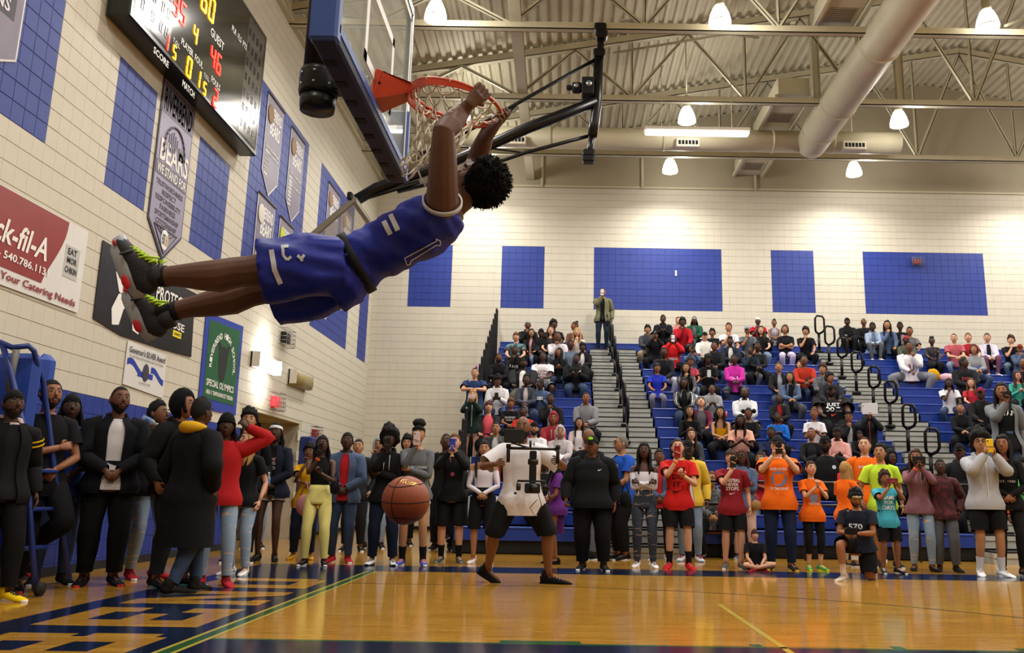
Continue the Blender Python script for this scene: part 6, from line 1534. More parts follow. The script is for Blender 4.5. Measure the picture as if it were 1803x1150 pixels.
# people standing inside the stand
def stand_at(hx, hy_, Y, pose, skin, hair, top, bottom, label, z0=None, **kw):
    p = at(hx, hy_, Y=Y); z0 = 0 if z0 is None else z0
    hh = {'kneel': 1.29, 'floor': .92, 'walk': 1.70, 'lean_leg': 1.70, 'stride': 1.71}.get(pose, 1.73)
    sc = kw.pop('s', None) or (p.z - z0) / hh
    a = look(p.x, Y); rz = kw.pop('rz', None); rz = a * .45 if rz is None else rz
    hyaw = kw.pop('hy', None); hyaw = a * .4 if hyaw is None else hyaw
    kw.setdefault('group', 'spectators standing around the court'); ph = kw.pop('ph', None)
    r, J = person((p.x, Y, z0), rz, sc, pose, skin, hair, top, bottom, label, hy=hyaw, **kw)
    if ph: hold_phone(r, J, ph[0], *ph[1:])
    return r, J
def DZ(i): return ZS(i) - .43
stand_at(1061, 507, YF(18) + .35, 'photo_r', 'b', 'buzz:k', 'jacket:#6b6a50:#141416', 'jeans:#1c2836', 'person in olive blazer and jeans standing alone atop the first aisle', z0=ZS(18) + .0, ph=('white phone held up by the person in olive blazer', '#d8dce0', 'R'), group='people standing in the stand')
stand_at(837, 648, 20.6, 'rail', 'l', 'short:b', 'tee:#22355e', JN, 'person in navy tee leaning folded arms on the end rail', z0=2.2, w=1.2, hat='partyhat:#b82ab0', extra=('bandR:#e8a050',), group='people standing in the stand')
stand_at(833, 687, 19.6, 'photo', 'l', 'longwave:y', 'zip:#14241e', 'short:#d8d8dc', 'blond person in dark green zip hoodie and white shorts photographing', z0=1.55, fem=True, extra=('zipper:#c8ccd0',), ph=('pale pink phone held sideways by the blond person in green', '#c9b4b0', 'both', .075, .15, True), group='people standing in the stand')
stand_at(1762, 674, 18.5, 'photo_r', 'b', 'long:k', 'cardigan:#6c6f72:#101012', JN, 'person in long grey cardigan over black lettered tee standing in right section', z0=DZ(3), fem=True, w=1.12, ph=('black camera held at the eye by the person in grey cardigan', '#0b0b0d', 'R', .1, .08), txt=[('SATAN', .34, .26, .08, '#d0d4d6'), ('NOT TODAY', .43, .24, .035, '#9aa0a2')], group='people standing in the stand')
def thing(name, loc, label, cat, parts, **kw):
    t = empty(name, loc, label=label, category=cat, **kw)
    for n_, mb, m in parts: mb.build(n_, m, t)
    return t
def mbf(fn): b = MB(); fn(b); return b
def onseat(px, i): p = at(px, 700, Y=YF(i) + .12); return (at(px, proj((p.x, p.y, ZS(i)))[1], Y=YF(i) + .12).x, YF(i) + .12, ZS(i))
thing('drink_bottle', onseat(1243, 9), 'bright green bottle on the bench left of the small child in grey hoodie', 'bottle', [('bottle_body', mbf(lambda b: b.tube([(0, 0, 0), (0, 0, .15), (0, 0, .18), (0, 0, .22)], [.035, .035, .015, .015], 10)), mat('self_lit_green', '#3fdc4a', .3, emit=.3))])  # bottle is no light source; its faint glow is put into the material
thing('drink_cup', onseat(1278, 9), 'pinkish red cup on the bench below the magenta hoodie', 'cup', [('cup_body', mbf(lambda b: b.tube([(0, 0, 0), (0, 0, .16)], [.032, .042], 12)), mat('pinkish_red', '#b8344c', .4)), ('lid', mbf(lambda b: b.tube([(0, 0, .16), (0, 0, .175)], .045, 12)), inkw)])
thing('water_bottle', onseat(1422, 8), 'clear plastic water bottle on the bench below the olive cardigan', 'bottle', [('bottle_body', mbf(lambda b: b.tube([(0, 0, 0), (0, 0, .14), (0, 0, .18), (0, 0, .2)], [.033, .033, .014, .014], 10)), mat('clear_plastic', '#b9c4cc', .1, alpha=.5)), ('cap', mbf(lambda b: b.tube([(0, 0, .2), (0, 0, .22)], .016, 8)), inkw)])
thing('coat_bundle', onseat(1644, 14), 'mustard yellow garment lying on the bench beside floral top', 'garment', [('cloth_fold', mbf(lambda b: b.ball((0, 0, .16), (.16, .13, .18), 16, 10, fn=lambda d: 1 + .25 * noise.noise(d * 3))), cloth('#c8900c'))])
thing('coat_bundle', onseat(1668, 14), 'pale pink garment heaped on the bench right of the yellow one', 'garment', [('cloth_fold', mbf(lambda b: b.ball((0, 0, .1), (.24, .13, .12), 16, 10, fn=lambda d: 1 + .25 * noise.noise(d * 4))), cloth('#c79aa2'))])
thing('backpack', onseat(1193, 5), 'black and orange backpack on the bench beside the black sweatshirt', 'backpack', [('bag_body', mbf(lambda b: b.rbox((-.16, -.1, 0), (.16, .12, .42), .07)), blkm), ('front_pocket', mbf(lambda b: b.rbox((-.02, -.15, .03), (.13, -.08, .26), .03)), cloth('#e2562c'))])

# ================================================================ standing crowd on the floor
T_ = stand_at
def fy(hx, feety): return at(hx, feety, Z=0).y
GL = 'spectators along the left wall'
T_(26, 686, 8.6, 'relaxed', 'd', 'short:k', 'jacket:#0f0f12:#141418', 'pants:#0e0e11', 'person in black jacket with yellow shoulder bands and yellow sneakers at left edge', rz=.9, hy=.1, hat='durag,beard', shoes='#e2c112:#dcdcd8:#141414:high', extra=('hoodlump:#b3a29a', 'armband:#d8b014'), group=GL)
T_(94, 668, fy(94, 1040), 'lean_leg', 'b', 'short:k', 'tee:#101013', 'pants:#0e0e11', 'person in black tee leaning back with one foot raised and wrists crossed', rz=.9, hy=.1, shoes='#0f0f12:#b8302a:#0f0f12:high', group=GL, hat='beard')
T_(128, 694, 10.25, 'front', 'd', 'locs:k', 'tee:#1c2f74', 'jeans:jeans', 'person with locs and durag in blue tee behind the leaning person', rz=.6, hy=.0, hat='durag', txt=[('DALLAS', .28, .26, .09, '#d5d5da')], group=GL)
T_(214, 680, fy(205, 1030), 'front', 'm', 'buzz:k', 'jacket:#0f1014:#cbc8ca', 'pants:#0c0c0f', 'bearded person in black jacket over white tee against the blue wall', rz=.5, hy=.2, w=1.12, hat='beard', shoes='#0f0f12:#b8302a:#0f0f12', group=GL)
T_(281, 707, fy(255, 1018), 'drink', 'm', 'flat:k', 'jacket:#101014:#15151a', 'jeans:ripjeans', 'young person in black jacket and ripped grey jeans drinking from a bottle', rz=.9, hy=.5, hat='', shoes='#a5202a:#d8d8d8:#a5202a:high', group=GL)
T_(324, 690, fy(285, 1032), 'relaxed', 'b', 'short:k', 'hoodie:#0e0e11', 'pants:#22262e', 'hooded smiling person in black turned toward the yellow hood', rz=1.1, hy=.3, hat='hood:#0e0e11', shoes='#15181e:#6fb0b8:#15181e:high', group=GL)
T_(352, 702, fy(345, 1044), 'stride', 'd', 'flat:k', 'coat:#0d0e11', 'jeans:jeans', 'person seen from behind in long black coat with yellow hood', rz=2.7, hy=0, shoes='#15130f:#3a3632:#15130f:high', extra=('hoodlump:#c99a1c',), group=GL, w=1.05)
t0 = bpy.context.scene.objects
T_(401, 729, fy(390, 1030), 'handhead', 'd', 'locs:k', 'zip:#a01a1e', 'jeans:ripjeans', 'person in red zip hoodie with hand raised to black beanie', rz=.3, hy=0, hat='beanie', shoes='#a01c28:#c23038:#a01c28:high', group=GL)
T_(440, 722, fy(440, 990), 'stand', 't', 'curly:k', 'long:#16161a', BP, 'tall curly-haired person in black behind the red zip hoodie', rz=.3, hy=0, group=GL)
T_(441, 757, fy(421, 1012), 'relaxed', 'l', 'long:y', 'vneck:#111114', 'jeans:ripjeans', 'blond person in low-necked black top and ripped light jeans', rz=-.2, hy=-.5, fem=True, shoes='#d8d4d0:#e0e0e0', group=GL)
T_(461, 770, fy(455, 965), 'front', 'b', 'short:k', 'tee:#d8621c', 'jeans:ljeans', 'person in orange shirt mostly hidden behind the blond person', rz=.3, group=GL)
r_, J_ = T_(488, 745, fy(488, 988), 'front', 'd', 'braids:k', 'jacket:#141828:#101013', 'short:#c9c4cc', 'person in navy jacket, black printed tee and white shorts before the doorway', rz=.1, hy=-.1, fem=True, hat='band:#dcdcdc', shoes='#141416:#2a2a2c', group=GL, txt=[('HORNETS', .31, .17, .04, '#c58a9c'), ('BASKETBALL', .26, .19, .04, '#c9b4bc'), ('SENIORS', .2, .17, .04, '#e0d8dc')])
def bottle(loc, lab, m='#b9c6d4'):
    return thing('water_bottle', loc, lab, 'bottle', [('bottle_body', mbf(lambda b: b.tube([(0, 0, 0), (0, 0, .13), (0, 0, .165), (0, 0, .19)], [.032, .032, .014, .014], 12)), mat('bottle_plastic' + m, m, .08, alpha=.45)), ('cap', mbf(lambda b: b.tube([(0, 0, .19), (0, 0, .21)], .016, 8)), inkw), ('paper_label', mbf(lambda b: b.tube([(0, 0, .05), (0, 0, .10)], .0335, 12, cap=False)), mat('blue_label', '#4a78b0', .4))])
def handw(r, J, k, off=V((0, 0, 0))): return Matrix.LocRotScale(r.location, r.rotation_euler, r.scale) @ (J['wr' + k] + J['hd' + k] * .07 + off)
bottle(handw(r_, J_, 'L', V((.03, -.03, .0))), 'small water bottle held in front of the navy jacket and white shorts')
bt = bottle(at(252, 735, Y=fy(255, 1018) - .45), 'clear water bottle tilted at the mouth of the young person in ripped jeans'); bt.rotation_euler = (0, math.radians(115), 0)
GM = 'spectators along the sideline'
T_(546, 783, fy(546, 985), 'photo_rc', 'm', 'curly:k', 'tee:#c9960f', 'pants:#141a2c', 'person in mustard top and navy trousers behind the yellow jeans', fem=True, shoes='#b98818:#c99a20', group=GM)
r_, J_ = T_(569, 767, fy(565, 996), 'photo_rl', 'd', 'braids:k', 'crop:#111113', 'jeans:ripyellow', 'braided person in black crop top and pale yellow ripped jeans', fem=True, shoes='#121214:#e0e0e0:#121214', extra=('bandR:#e8641c',), ph=('black phone held up by the braided person in yellow jeans', '#0b0b0d', 'R'), group=GM)
T_(613, 761, fy(610, 990), 'front', 'd', 'lowbun:k', 'jacket:djacket:#a81c24', 'jeans:jeans', 'tall person in open denim jacket over red top and blue jeans', fem=False, shoes='#a81c28:#dcdcdc:#a81c28', extra=('bandL:#f0641c',), group=GM)
T_(632, 773, fy(634, 970), 'pockets', 't', 'short:k', 'jacket:#1a1a1e:#2a2a2e', BP, 'person in dark jacket just behind the denim jacket', group=GM)
T_(668, 772, fy(660, 965), 'photo_rc', 'b', 'short:k', 'hoodie:#7d8084', 'jeans:ripjeans', 'hooded person in grey with light ripped jeans beside the afro', hat='hood:#8c9094', group=GM)
T_(686, 757, fy(680, 995), 'photo_rc', 'd', 'afro:k', 'hoodie:#121215', 'pants:#141a2e', 'person with headbanded afro in black hoodie and navy striped track pants', fem=True, hat='band:#101012', shoes='#d8d8dc:#17171a', extra=('stripe:#c8ccd4', 'strings:#dcdcdc'), ph=('black phone held up beside the headbanded afro', '#0b0b0d', 'R'), group=GM)
T_(718, 768, fy(718, 960), 'stand', 't', 'curly:k', 'hoodie:#131316', BP, 'dark-hooded person between the afro and the grey sweater', hat='hood:#131316', group=GM)
T_(738, 747, fy(752, 996), 'photo_rc', 't', 'pineapple:k', 'long:#5e6166', 'short:#d0d0da', 'person with headband, grey sweater and white shorts photographing above the ball', fem=True, hat='band:#141416', shoes='#4a4c9c:#dcdce4:#c06a9c', extra=('sock:#121214',), ph=('pale phone held by the person in grey sweater', '#c8b0b4', 'R'), group=GM, txt=[('CARTHAGINIANS', .24, .26, .035, '#cfd2d6')])
T_(786, 763, fy(786, 968), 'pockets', 'd', 'buzz:k', 'tee:#101012', BP, 'person in black tee behind the medal wearer', group=GM)
T_(801, 763, fy(797, 990), 'photo', 'l', 'lowbun:n', 'long:#0e0e10', 'shorts:#0e0e10', 'person all in black with a medal, long black socks and blue phone', fem=True, w=1.08, shoes='#3c4640:#7d857c', extra=('sock:#101012', 'medal:#8e3a48'), ph=('blue-screened phone held up by the medal wearer', '#2a3a9c'), group=GM)
T_(854, 776, fy(852, 992), 'front', 't', 'sidebraid:k', 'off:#cfc8d2', 'shorts:#0f0f12', 'person with long braid, white off-shoulder top and black shorts', fem=True, shoes='#d4d0d4:#e0e0e0:#b04a5c', extra=('stripe:#c8c8cc', 'necklace'), group=GM)
T_(876, 785, fy(876, 965), 'stand', 'b', 'lowbun:k', 'tee:#8c2a34', 'pants:#6a5f50', 'person hidden between the long braid and the camera operator', fem=True, group=GM)
# camera operator with gimbal
r_, J_ = T_(921, 731, fy(910, 1027), 'walk', 'm', 'bald', 'bigtee:#cfccd0', 'shorts:#0b0b0d', 'bald bearded camera operator in white tee and black shorts walking with a gimbal rig', rz=.15, hy=-.25, hat='beard', shoes='#0b0b0c:#0b0b0c:#0b0b0c:high', w=1.12, group='people on the court')
Mw = Matrix.LocRotScale(r_.location, r_.rotation_euler, r_.scale)
gA, gB = J_['wrR'] + J_['hdR'] * .07, J_['wrL'] + J_['hdL'] * .07; gc = (gA + gB) / 2 + V((.05, -.02, .05))
gt = empty('camera_gimbal', Mw @ gc, r_.rotation_euler.z, r_.scale[0], label='black two-handled camera gimbal with monitor held by camera operator', category='camera rig')
def gp(name, fn, m=blk): b = MB(); fn(b); return b.build(name, m, gt)
gp('top_bar', lambda b: (b.tube([(-.26, 0, .08), (.26, 0, .08)], .014, 8), b.tube([(-.03, 0, .08), (-.03, 0, .16)], .012, 6)))
for s in (-1, 1): gp('handle', lambda b: (b.tube([(s * .25, 0, .1), (s * .25, 0, -.06)], .019, 10), b.tube([(s * .25, 0, .08), (s * .25, -.0, .12)], .024, 8)), blkm)
gp('monitor', lambda b: b.rbox((-.30, -.05, .13), (-.10, -.01, .27), .008), blkm); gp('top_mount', lambda b: b.tube([(-.03, 0, .08), (-.2, 0, .13)], .01, 6))
gp('drop_arm', lambda b: (b.rbox((-.035, -.02, -.24), (.035, .03, .06), .01), b.tube([(-.05, 0, -.05), (.05, 0, -.05)], .03, 10)))
gp('gimbal_motor', lambda b: (b.tube([(-.16, 0, -.30), (-.12, 0, -.30)], .035, 12), b.tube([(.14, 0, -.30), (.10, 0, -.30)], .035, 12)))
gp('cradle', lambda b: (b.tube([(-.15, 0, -.30), (-.15, 0, -.24), (.13, 0, -.24), (.13, 0, -.30)], .012, 6), b.tube([(-.17, -.06, -.36), (-.17, .06, -.36)], .012, 6), b.tube([(.17, -.06, -.40), (.17, .06, -.34)], .012, 6)))
cb = gp('camera_body', lambda b: (b.rbox((-.075, -.04, -.36), (.075, .05, -.26), .012), b.rbox((-.03, -.03, -.27), (.03, .03, -.235), .008)), blkm)
gp('camera_lens', lambda b: b.tube([(0, -.04, -.31), (0, -.10, -.31), (0, -.13, -.31)], [.036, .038, .042], 16)); gp('cable', lambda b: b.tube([(.06, 0, -.36), (.10, 0, -.5), (.03, 0, -.58), (-.02, 0, -.5), (.05, 0, -.42)], .004, 5))
# crowd behind / right of operator
T_(982, 800, fy(970, 993), 'front', 'b', 'longwave:k', 'tee:#5e2a78', 'skirt:#4c1f60', 'person in purple dress with long curls turned sideways', rz=-1.3, hy=0, fem=True, shoes='#101012:#101012', group=GM)
T_(1035, 754, fy(1015, 985), 'stand', 'm', 'bald', 'long:#101114', 'jeans:gjeans', 'bald person in black seen from behind next to the lime-logo cap', rz=2.6, hy=0, group=GM)
T_(1043, 769, fy(1050, 1003), 'relaxed', 'm', 'none', 'zip:#0d0e11', 'pants:#0c0c0f', 'large person in black tracksuit and black cap with lime logo', w=1.42, rz=-.05, hy=-.2, hat='cap:#121214', extra=('caplogo:#9be02a',), group=GM, txt=[('swoosh', .34, .06, .03, '#dcdcdc', .11)])
T_(1066, 768, fy(1066, 965), 'stand', 't', 'short:b', 'hoodie:#c8c8d0', BP, 'person in white hoodie with back turned between the two people', rz=2.8, hy=0, s=.9, group=GM)
T_(1097, 766, fy(1085, 985), 'front', 't', 'short:g', 'tee:#1c4aa8', 'pants:#101114', 'grey-haired person with glasses in royal blue tee turned left', rz=-1.1, hy=-.2, w=1.15, hat='glasses', group=GM, txt=[('BRAND', .33, .2, .05, '#dfe4ee')])
T_(1134, 779, fy(1128, 999), 'crossed', 'd', 'long:k', 'off:#d4d2de', 'jeans:ripdark', 'long-haired person in white off-shoulder top with crossed arms', fem=True, shoes='#e0e0e4:#e8e8e8', group=GM)
T_(1161, 790, fy(1158, 988), 'front', 'm', 'lowbun:k', 'jacket:djacket:#a82a30', 'leggings:#111114', 'person in denim jacket and red top behind the white off-shoulder top', fem=True, shoes='#d8d8dc:#e4e4e4', group=GM)
T_(1193, 772, fy(1197, 1001), 'photo_rl', 'l', 'short:b', 'tee:#b81c1a', 'kneeshorts:#111114', 'youth in bright red lettered tee, black shorts and red high-tops', rz=-.1, shoes='#b0141e:#c82a34:#b0141e:high', extra=('sock:#121214', 'bandR:#e8701c'), ph=('red and black phone held up by the youth in bright red', '#8c1c22', 'R'), group=GM, txt=[('JUST', .33, .22, .075, '#3a1414'), ('DO', .24, .16, .07, '#3a1414'), ('IT.', .14, .13, .07, '#3a1414'), ('swoosh', .06, .16, .06, '#3a1414')])
T_(1212, 776, fy(1228, 988), 'photo_r', 'd', 'none', 'jacket:#c9a93a:#d0d0d4', 'jeans:ljeans', 'person in yellow, white and navy jacket behind the bright red tee', hat='cap', shoes='#c8ccd0:#5a8aa0:#c0407a', ph=('black phone held up by the yellow jacket wearer', '#0b0b0d', 'R'), group=GM)
T_(1286, 791, fy(1290, 1001), 'photo_r', 'l', 'fringe:b', 'tee:#7c1a24', 'kneeshorts:#111114', 'youth in maroon lettered tee and black shorts with phone at face', rz=-.05, shoes='#4c4c4e:#d0d0d0', ph=('black phone held up by the youth in maroon', '#0b0b0d', 'R'), group=GM, txt=[('BASKETBALL', .31, .24, .05, '#e2dcdc'), ('NEVER', .25, .19, .05, '#e2dcdc'), ('STOPS', .19, .19, .05, '#e2dcdc'), ('swoosh', .13, .1, .035, '#e2dcdc')])
T_(1306, 791, fy(1316, 985), 'crossed', 'd', 'braids:r', 'zip:djacket', 'jeans:#b79c94', 'person with glasses and long braids in denim shirt and pale trousers', fem=True, hat='glasses', w=1.1, shoes='#5a5f6a:#c8c8c8', group=GM)
T_(1338, 795, fy(1345, 978), 'photo_rc', 'b', 'bun:k', 'vneck:#9c1a2c', 'jeans:ljeans', 'person in red top with mint green phone at the face', fem=True, shoes='#d8d8dc:#e4e4e4', ph=('mint green phone held up in front of a face', '#7cc8b0', 'R', .08, .15), group=GM)
T_(1368, 768, fy(1385, 1003), 'photo', 'l', 'none', 'tee:#e06412', 'jeans:#18223a', 'person in orange printed tee and dark jeans photographing with both hands', w=1.18, hat='cap:#1a1a20', shoes='#1c1c20:#c9a21c', ph=('black phone held up by the person in orange printed tee',), group=GM, txt=[('disc', .13, .2, .2, '#6f7ba8'), ('RIVER HAWKS', .34, .22, .035, '#d8d8e0'), ('TO THE COURT', .085, .24, .035, '#e8d8cc')])
T_(1393, 786, fy(1400, 965), 'stand', 'd', 'buzz:k', 'jacket:#17171c:#c0c4cc', BP, 'person with glasses in dark jacket behind the person in orange', hat='glasses', group=GM)
T_(1426, 811, fy(1430, 1004), 'clap', 'l', 'lowbun:b', 'tee:#e06412', 'capri:#111114', 'child in orange tee and black leggings clapping', fem=True, rz=.1, hy=0, shoes='#3c8c4c:#c0e020:#c8e83a', group=GM, txt=[('disc', .12, .15, .15, '#8f93b0'), ('TO THE', .09, .18, .035, '#e8d8cc')])
T_(1452, 768, fy(1450, 975), 'stand', 'd', 'none', 'long:#101013', BP, 'person in black cap and black sweatshirt with round chest emblem', w=1.25, hat='cap,beard', extra=('bandR:#e8601c',), group=GM, txt=[('disc', .3, .06, .06, '#aab0b8', .1)])
T_(1439, 783, fy(1440, 955), 'stand', 'b', 'none', 'tee:#202024', BP, 'laughing child in neon yellow cap peeking between adults', s=.72, hat='cap:#c8e02a', group=GM)
T_(1486, 813, fy(1490, 998), 'front', 'l', 'long:y', 'tee:#e06412', 'pants:#c4bcb4', 'long blond-haired child in orange tee turned away from the kneeling person', fem=True, rz=2.2, hy=0, shoes='#303236:#d0d0d0', group=GM)
T_(1521, 769, fy(1520, 985), 'stand', 'l', 'buzz:b', 'tee:#e06412', JN, 'tall short-haired person in orange tee behind the neon tee', w=1.12, hat='', group=GM, txt=[('disc', .13, .2, .2, '#6f7ba8'), ('RIVER HAWKS', .34, .22, .035, '#d8d8e0')])
T_(1548, 782, fy(1552, 998), 'relaxed', 't', 'flat:k', 'tee:#b8dc3a', 'shorts:#17171a', 'youth in neon yellow-green tee behind the child in teal', w=1.0, group=GM, txt=[('disc', .2, .12, .12, '#2a3a1a')])
r_, J_ = T_(1509, 862, fy(1490, 1020), 'kneel', 'b', 'curly:k', 'tee:#161b28', 'kneeshorts:#0e0e11', 'bearded person in navy tee and white headband kneeling with a camera', rz=-.55, hy=.45, hp=-.36, w=1.2, hat='band:#dcd8d4,beard', shoes='#b4a89c:#cfc8c0', extra=('sock:#c8b8ac',), group='people on the court', txt=[('570', .22, .2, .08, '#c8ccd4'), ('disc', .16, .1, .02, '#c8ccd4')])
hold_phone(r_, J_, 'black camera phone in the hands of the kneeling person', '#0b0b0d', 'both', .09, .17, True)
T_(1557, 830, fy(1566, 1009), 'photo', 'b', 'curly:b', 'tee:#3c9aae', 'kneeshorts:#111114', 'child in teal lettered tee with maroon phone in both hands', rz=.05, hy=0, shoes='#15151a:#d4d4d4:#dcdcdc', ph=('maroon phone held sideways by the child in teal', '#6e1c2c', 'both', .09, .17, True), group=GM, txt=[('GAME', .31, .22, .07, '#dfe8ea'), ('FOR', .23, .16, .06, '#dfe8ea'), ('DAYS', .14, .22, .07, '#dfe8ea')])
r_, J_ = T_(1612, 791, fy(1618, 1005), 'photo', 'b', 'longwave:b', 'long:#7a5258', 'jeans:ripjeans', 'curly-haired person in mauve sweater and ripped jeans with black camera', fem=True, shoes='#121214:#17171a', extra=('strings:#b8a8a8', 'bandR:#e8601c'), group=GM)
hold_phone(r_, J_, 'black compact camera held by the person in mauve sweater', '#0c0c0e', 'both', .10, .16, True, cat='camera', name='camera')
T_(1654, 808, fy(1660, 1006), 'pockets', 'd', 'short:k', 'hoodie:camo', 'pants:gjeans', 'youth in maroon camouflage hoodie and grey jeans', hy=.1, shoes='#131316:#1c1c20', group=GM)
T_(1688, 782, fy(1700, 985), 'pockets', 'd', 'none', 'zip:#17181d', 'pants:#3c3e44', 'person in black cap standing behind the maroon camouflage hoodie', hat='cap', group=GM)
T_(1724, 763, fy(1722, 1014), 'photo', 't', 'afro:k', 'zip:#a2a4aa', 'kneeshorts:#0e0e11', 'youth with glasses in light grey zip hoodie holding up a yellow phone', rz=-.1, hat='glasses', shoes='#dcdce0:#e8e8ec', extra=('zipper:#d8d8dc', 'bandR:#e8641c', 'sock:#c8c8cc'), ph=('yellow phone held up by the youth in light grey hoodie', '#e0b81c'), group=GM)
T_(1763, 766, fy(1778, 1014), 'front', 'b', 'longwave:k', 'long:#101013', 'leggings:#17171a', 'curly-haired person in black sweater with silver necklace', fem=True, shoes='#1a1a1e:#c8c8cc', extra=('necklace',), group=GM, txt=[('EST. 1988', .2, .2, .03, '#a8a8b0')])
T_(1799, 808, fy(1800, 1010), 'stand', 'm', 'curly:k', 'tee:#4fb868', 'kneeshorts:#c8c4cc', 'youth in lime green tee and pale shorts at the right edge', hy=.1, shoes='#c8ccd0:#c03040', extra=('bandR:#e8601c',), group=GM, txt=[('swoosh', .24, .16, .06, '#1c2a20')])
r_, J_ = T_(1328, 940, fy(1328, 1004), 'floor', 'l', 'fringe:b', 'tee:#121216', 'short:#17171c', 'small child in black tee sitting cross-legged on the floor', rz=-.05, hy=0, s=.66, shoes='#8c1422:#17171a', group=GM)
# bags
def bag(name, loc, lab, col, size, cat='bag'):
    a, b_, c = size
    return thing(name, loc, lab, cat, [('bag_body', mbf(lambda m: m.ball((0, 0, 0), (a, b_, c), 16, 10, fn=lambda d: 1 + .15 * noise.noise(d * 3))), cloth(col)), ('bag_strap', mbf(lambda m: m.tube([(-a * .6, 0, c * .8), (0, .02, c * 2.2), (a * .6, 0, c * .8)], .012, 5)), cloth(col))])
bag('drawstring_bag', at(536, 890, Y=fy(546, 990) - .1), 'pink drawstring bag hanging left of the yellow jeans', '#b4787c', (.13, .08, .16))
bag('crossbody_bag', at(590, 858, Y=fy(565, 996) - .12), 'small black bag hanging against the yellow jeans', '#131315', (.07, .05, .10))
bag('shoulder_bag', at(1101, 880, Y=fy(1110, 1000) - .1), 'black shoulder bag beside the white off-shoulder top', '#15161a', (.09, .06, .13))
bag('handbag', at(1331, 890, Y=fy(1316, 985) - .25), 'tan handbag carried at the hip behind the maroon tee', '#8c6a44', (.10, .06, .09))
# ================================================================ the hanging player
def remesh(mb, name, voxel, sm=6, mats=()):
    me = mb.mesh(name + '_src'); ob = bpy.data.objects.new('tmp', me); COL.objects.link(ob)
    m = ob.modifiers.new('r', 'REMESH'); m.mode = 'VOXEL'; m.voxel_size = voxel; m.use_smooth_shade = True
    s = ob.modifiers.new('s', 'SMOOTH'); s.factor = .5; s.iterations = sm
    dg = bpy.context.evaluated_depsgraph_get(); out = bpy.data.meshes.new_from_object(ob.evaluated_get(dg)); out.name = name
    bpy.data.objects.remove(ob); out.materials.clear()
    for x in mats: out.materials.append(x)
    return out
pl_loc = V((-1.1, 4.22, 2.1))
pl = empty('person', pl_loc, label='basketball player in blue uniform hanging from the orange rim with both hands', category='person')
def Q(px, py, y): return at(px, py, Y=y) - pl_loc
pskin = mat('skin_player', '#664737', .55, 0, .4, bump=.05, bscale=120, var=.06, vscale=20)
# joints, near side = his left
nS, nE, nW = Q(779, 352, 4.06), Q(781, 232, 3.92), Q(826, 182, 4.08)
fS, fE, fW = Q(815, 345, 4.46), Q(838, 285, 4.62), Q(862, 222, 4.42)
nH, nK, nA = Q(590, 462, 4.12), Q(440, 478, 4.06), Q(270, 488, 4.06)
fH, fK, fA = Q(598, 492, 4.38), Q(462, 510, 4.36), Q(290, 552, 4.34)
chest = Q(775, 385, 4.26); mid = Q(700, 425, 4.26); pel = Q(600, 478, 4.25); neck = Q(812, 352, 4.28); hc = Q(838, 322, 4.29)
b = MB()
spine = [pel + (pel - mid) * .25, pel, mid.lerp(pel, .5), mid, chest.lerp(mid, .4), chest, chest.lerp(neck, .6)]
b.tube(spine, [(.12, .10), (.14, .11), (.14, .105), (.145, .11), (.185, .125), (.18, .115), (.09, .08)], 18, up=(0, 1, 0))
b.tube([chest.lerp(neck, .4), neck, hc.lerp(neck, .35)], [.075, .058, .056], 14)
HUP = (hc - neck).normalized()
face = V((-.62, -.12, .62)).normalized()      # face looks up toward the rim and the board
zx = (hc - Q(812, 358, 4.28)).normalized()
fy_ = (-face + zx * face.dot(zx)).normalized(); fx_ = fy_.cross(zx)
HMp = Matrix((fx_, fy_, zx)).transposed().to_4x4(); HMp.translation = hc
hb = MB(); head(hb, HMp, 32, 26)
b.add(hb.v, hb.f, 0)
def limb(pts, r, n=14, **k): b.tube(pts, r, n, **k)
def arm(S_, E_, W_, wn):
    limb([chest.lerp(S_, .55), S_, S_.lerp(E_, .25), S_.lerp(E_, .55), S_.lerp(E_, .85), E_, E_.lerp(W_, .22), E_.lerp(W_, .5), E_.lerp(W_, .8), W_], [.07, .080, .074, .068, .058, .053, .058, .051, .040, .033])
arm(nS, nE, nW, 1); arm(fS, fE, fW, 1)
def leg(H_, K_, A_, toe, heel):
    up = V((0, 0, 1))
    limb([H_.lerp(K_, .12), H_.lerp(K_, .3), H_.lerp(K_, .65), H_.lerp(K_, .9), K_, K_.lerp(A_, .12), K_.lerp(A_, .3) - V((0, 0, .012)), K_.lerp(A_, .5) - V((0, 0, .008)), K_.lerp(A_, .75), A_], [.09, .105, .096, .082, .075, .074, .080, .070, .052, .043])
    limb([A_ + V((.03, 0, -.01)), heel.lerp(A_, .4), heel.lerp(toe, .5), toe.lerp(heel, .15)], [.034, .030, .026, .022])
nT, nHl, fT, fHl = Q(212, 432, 4.04), Q(242, 512, 4.06), Q(238, 532, 4.33), Q(262, 588, 4.34)
leg(nH, nK, nA, nT, nHl); leg(fH, fK, fA, fT, fHl)
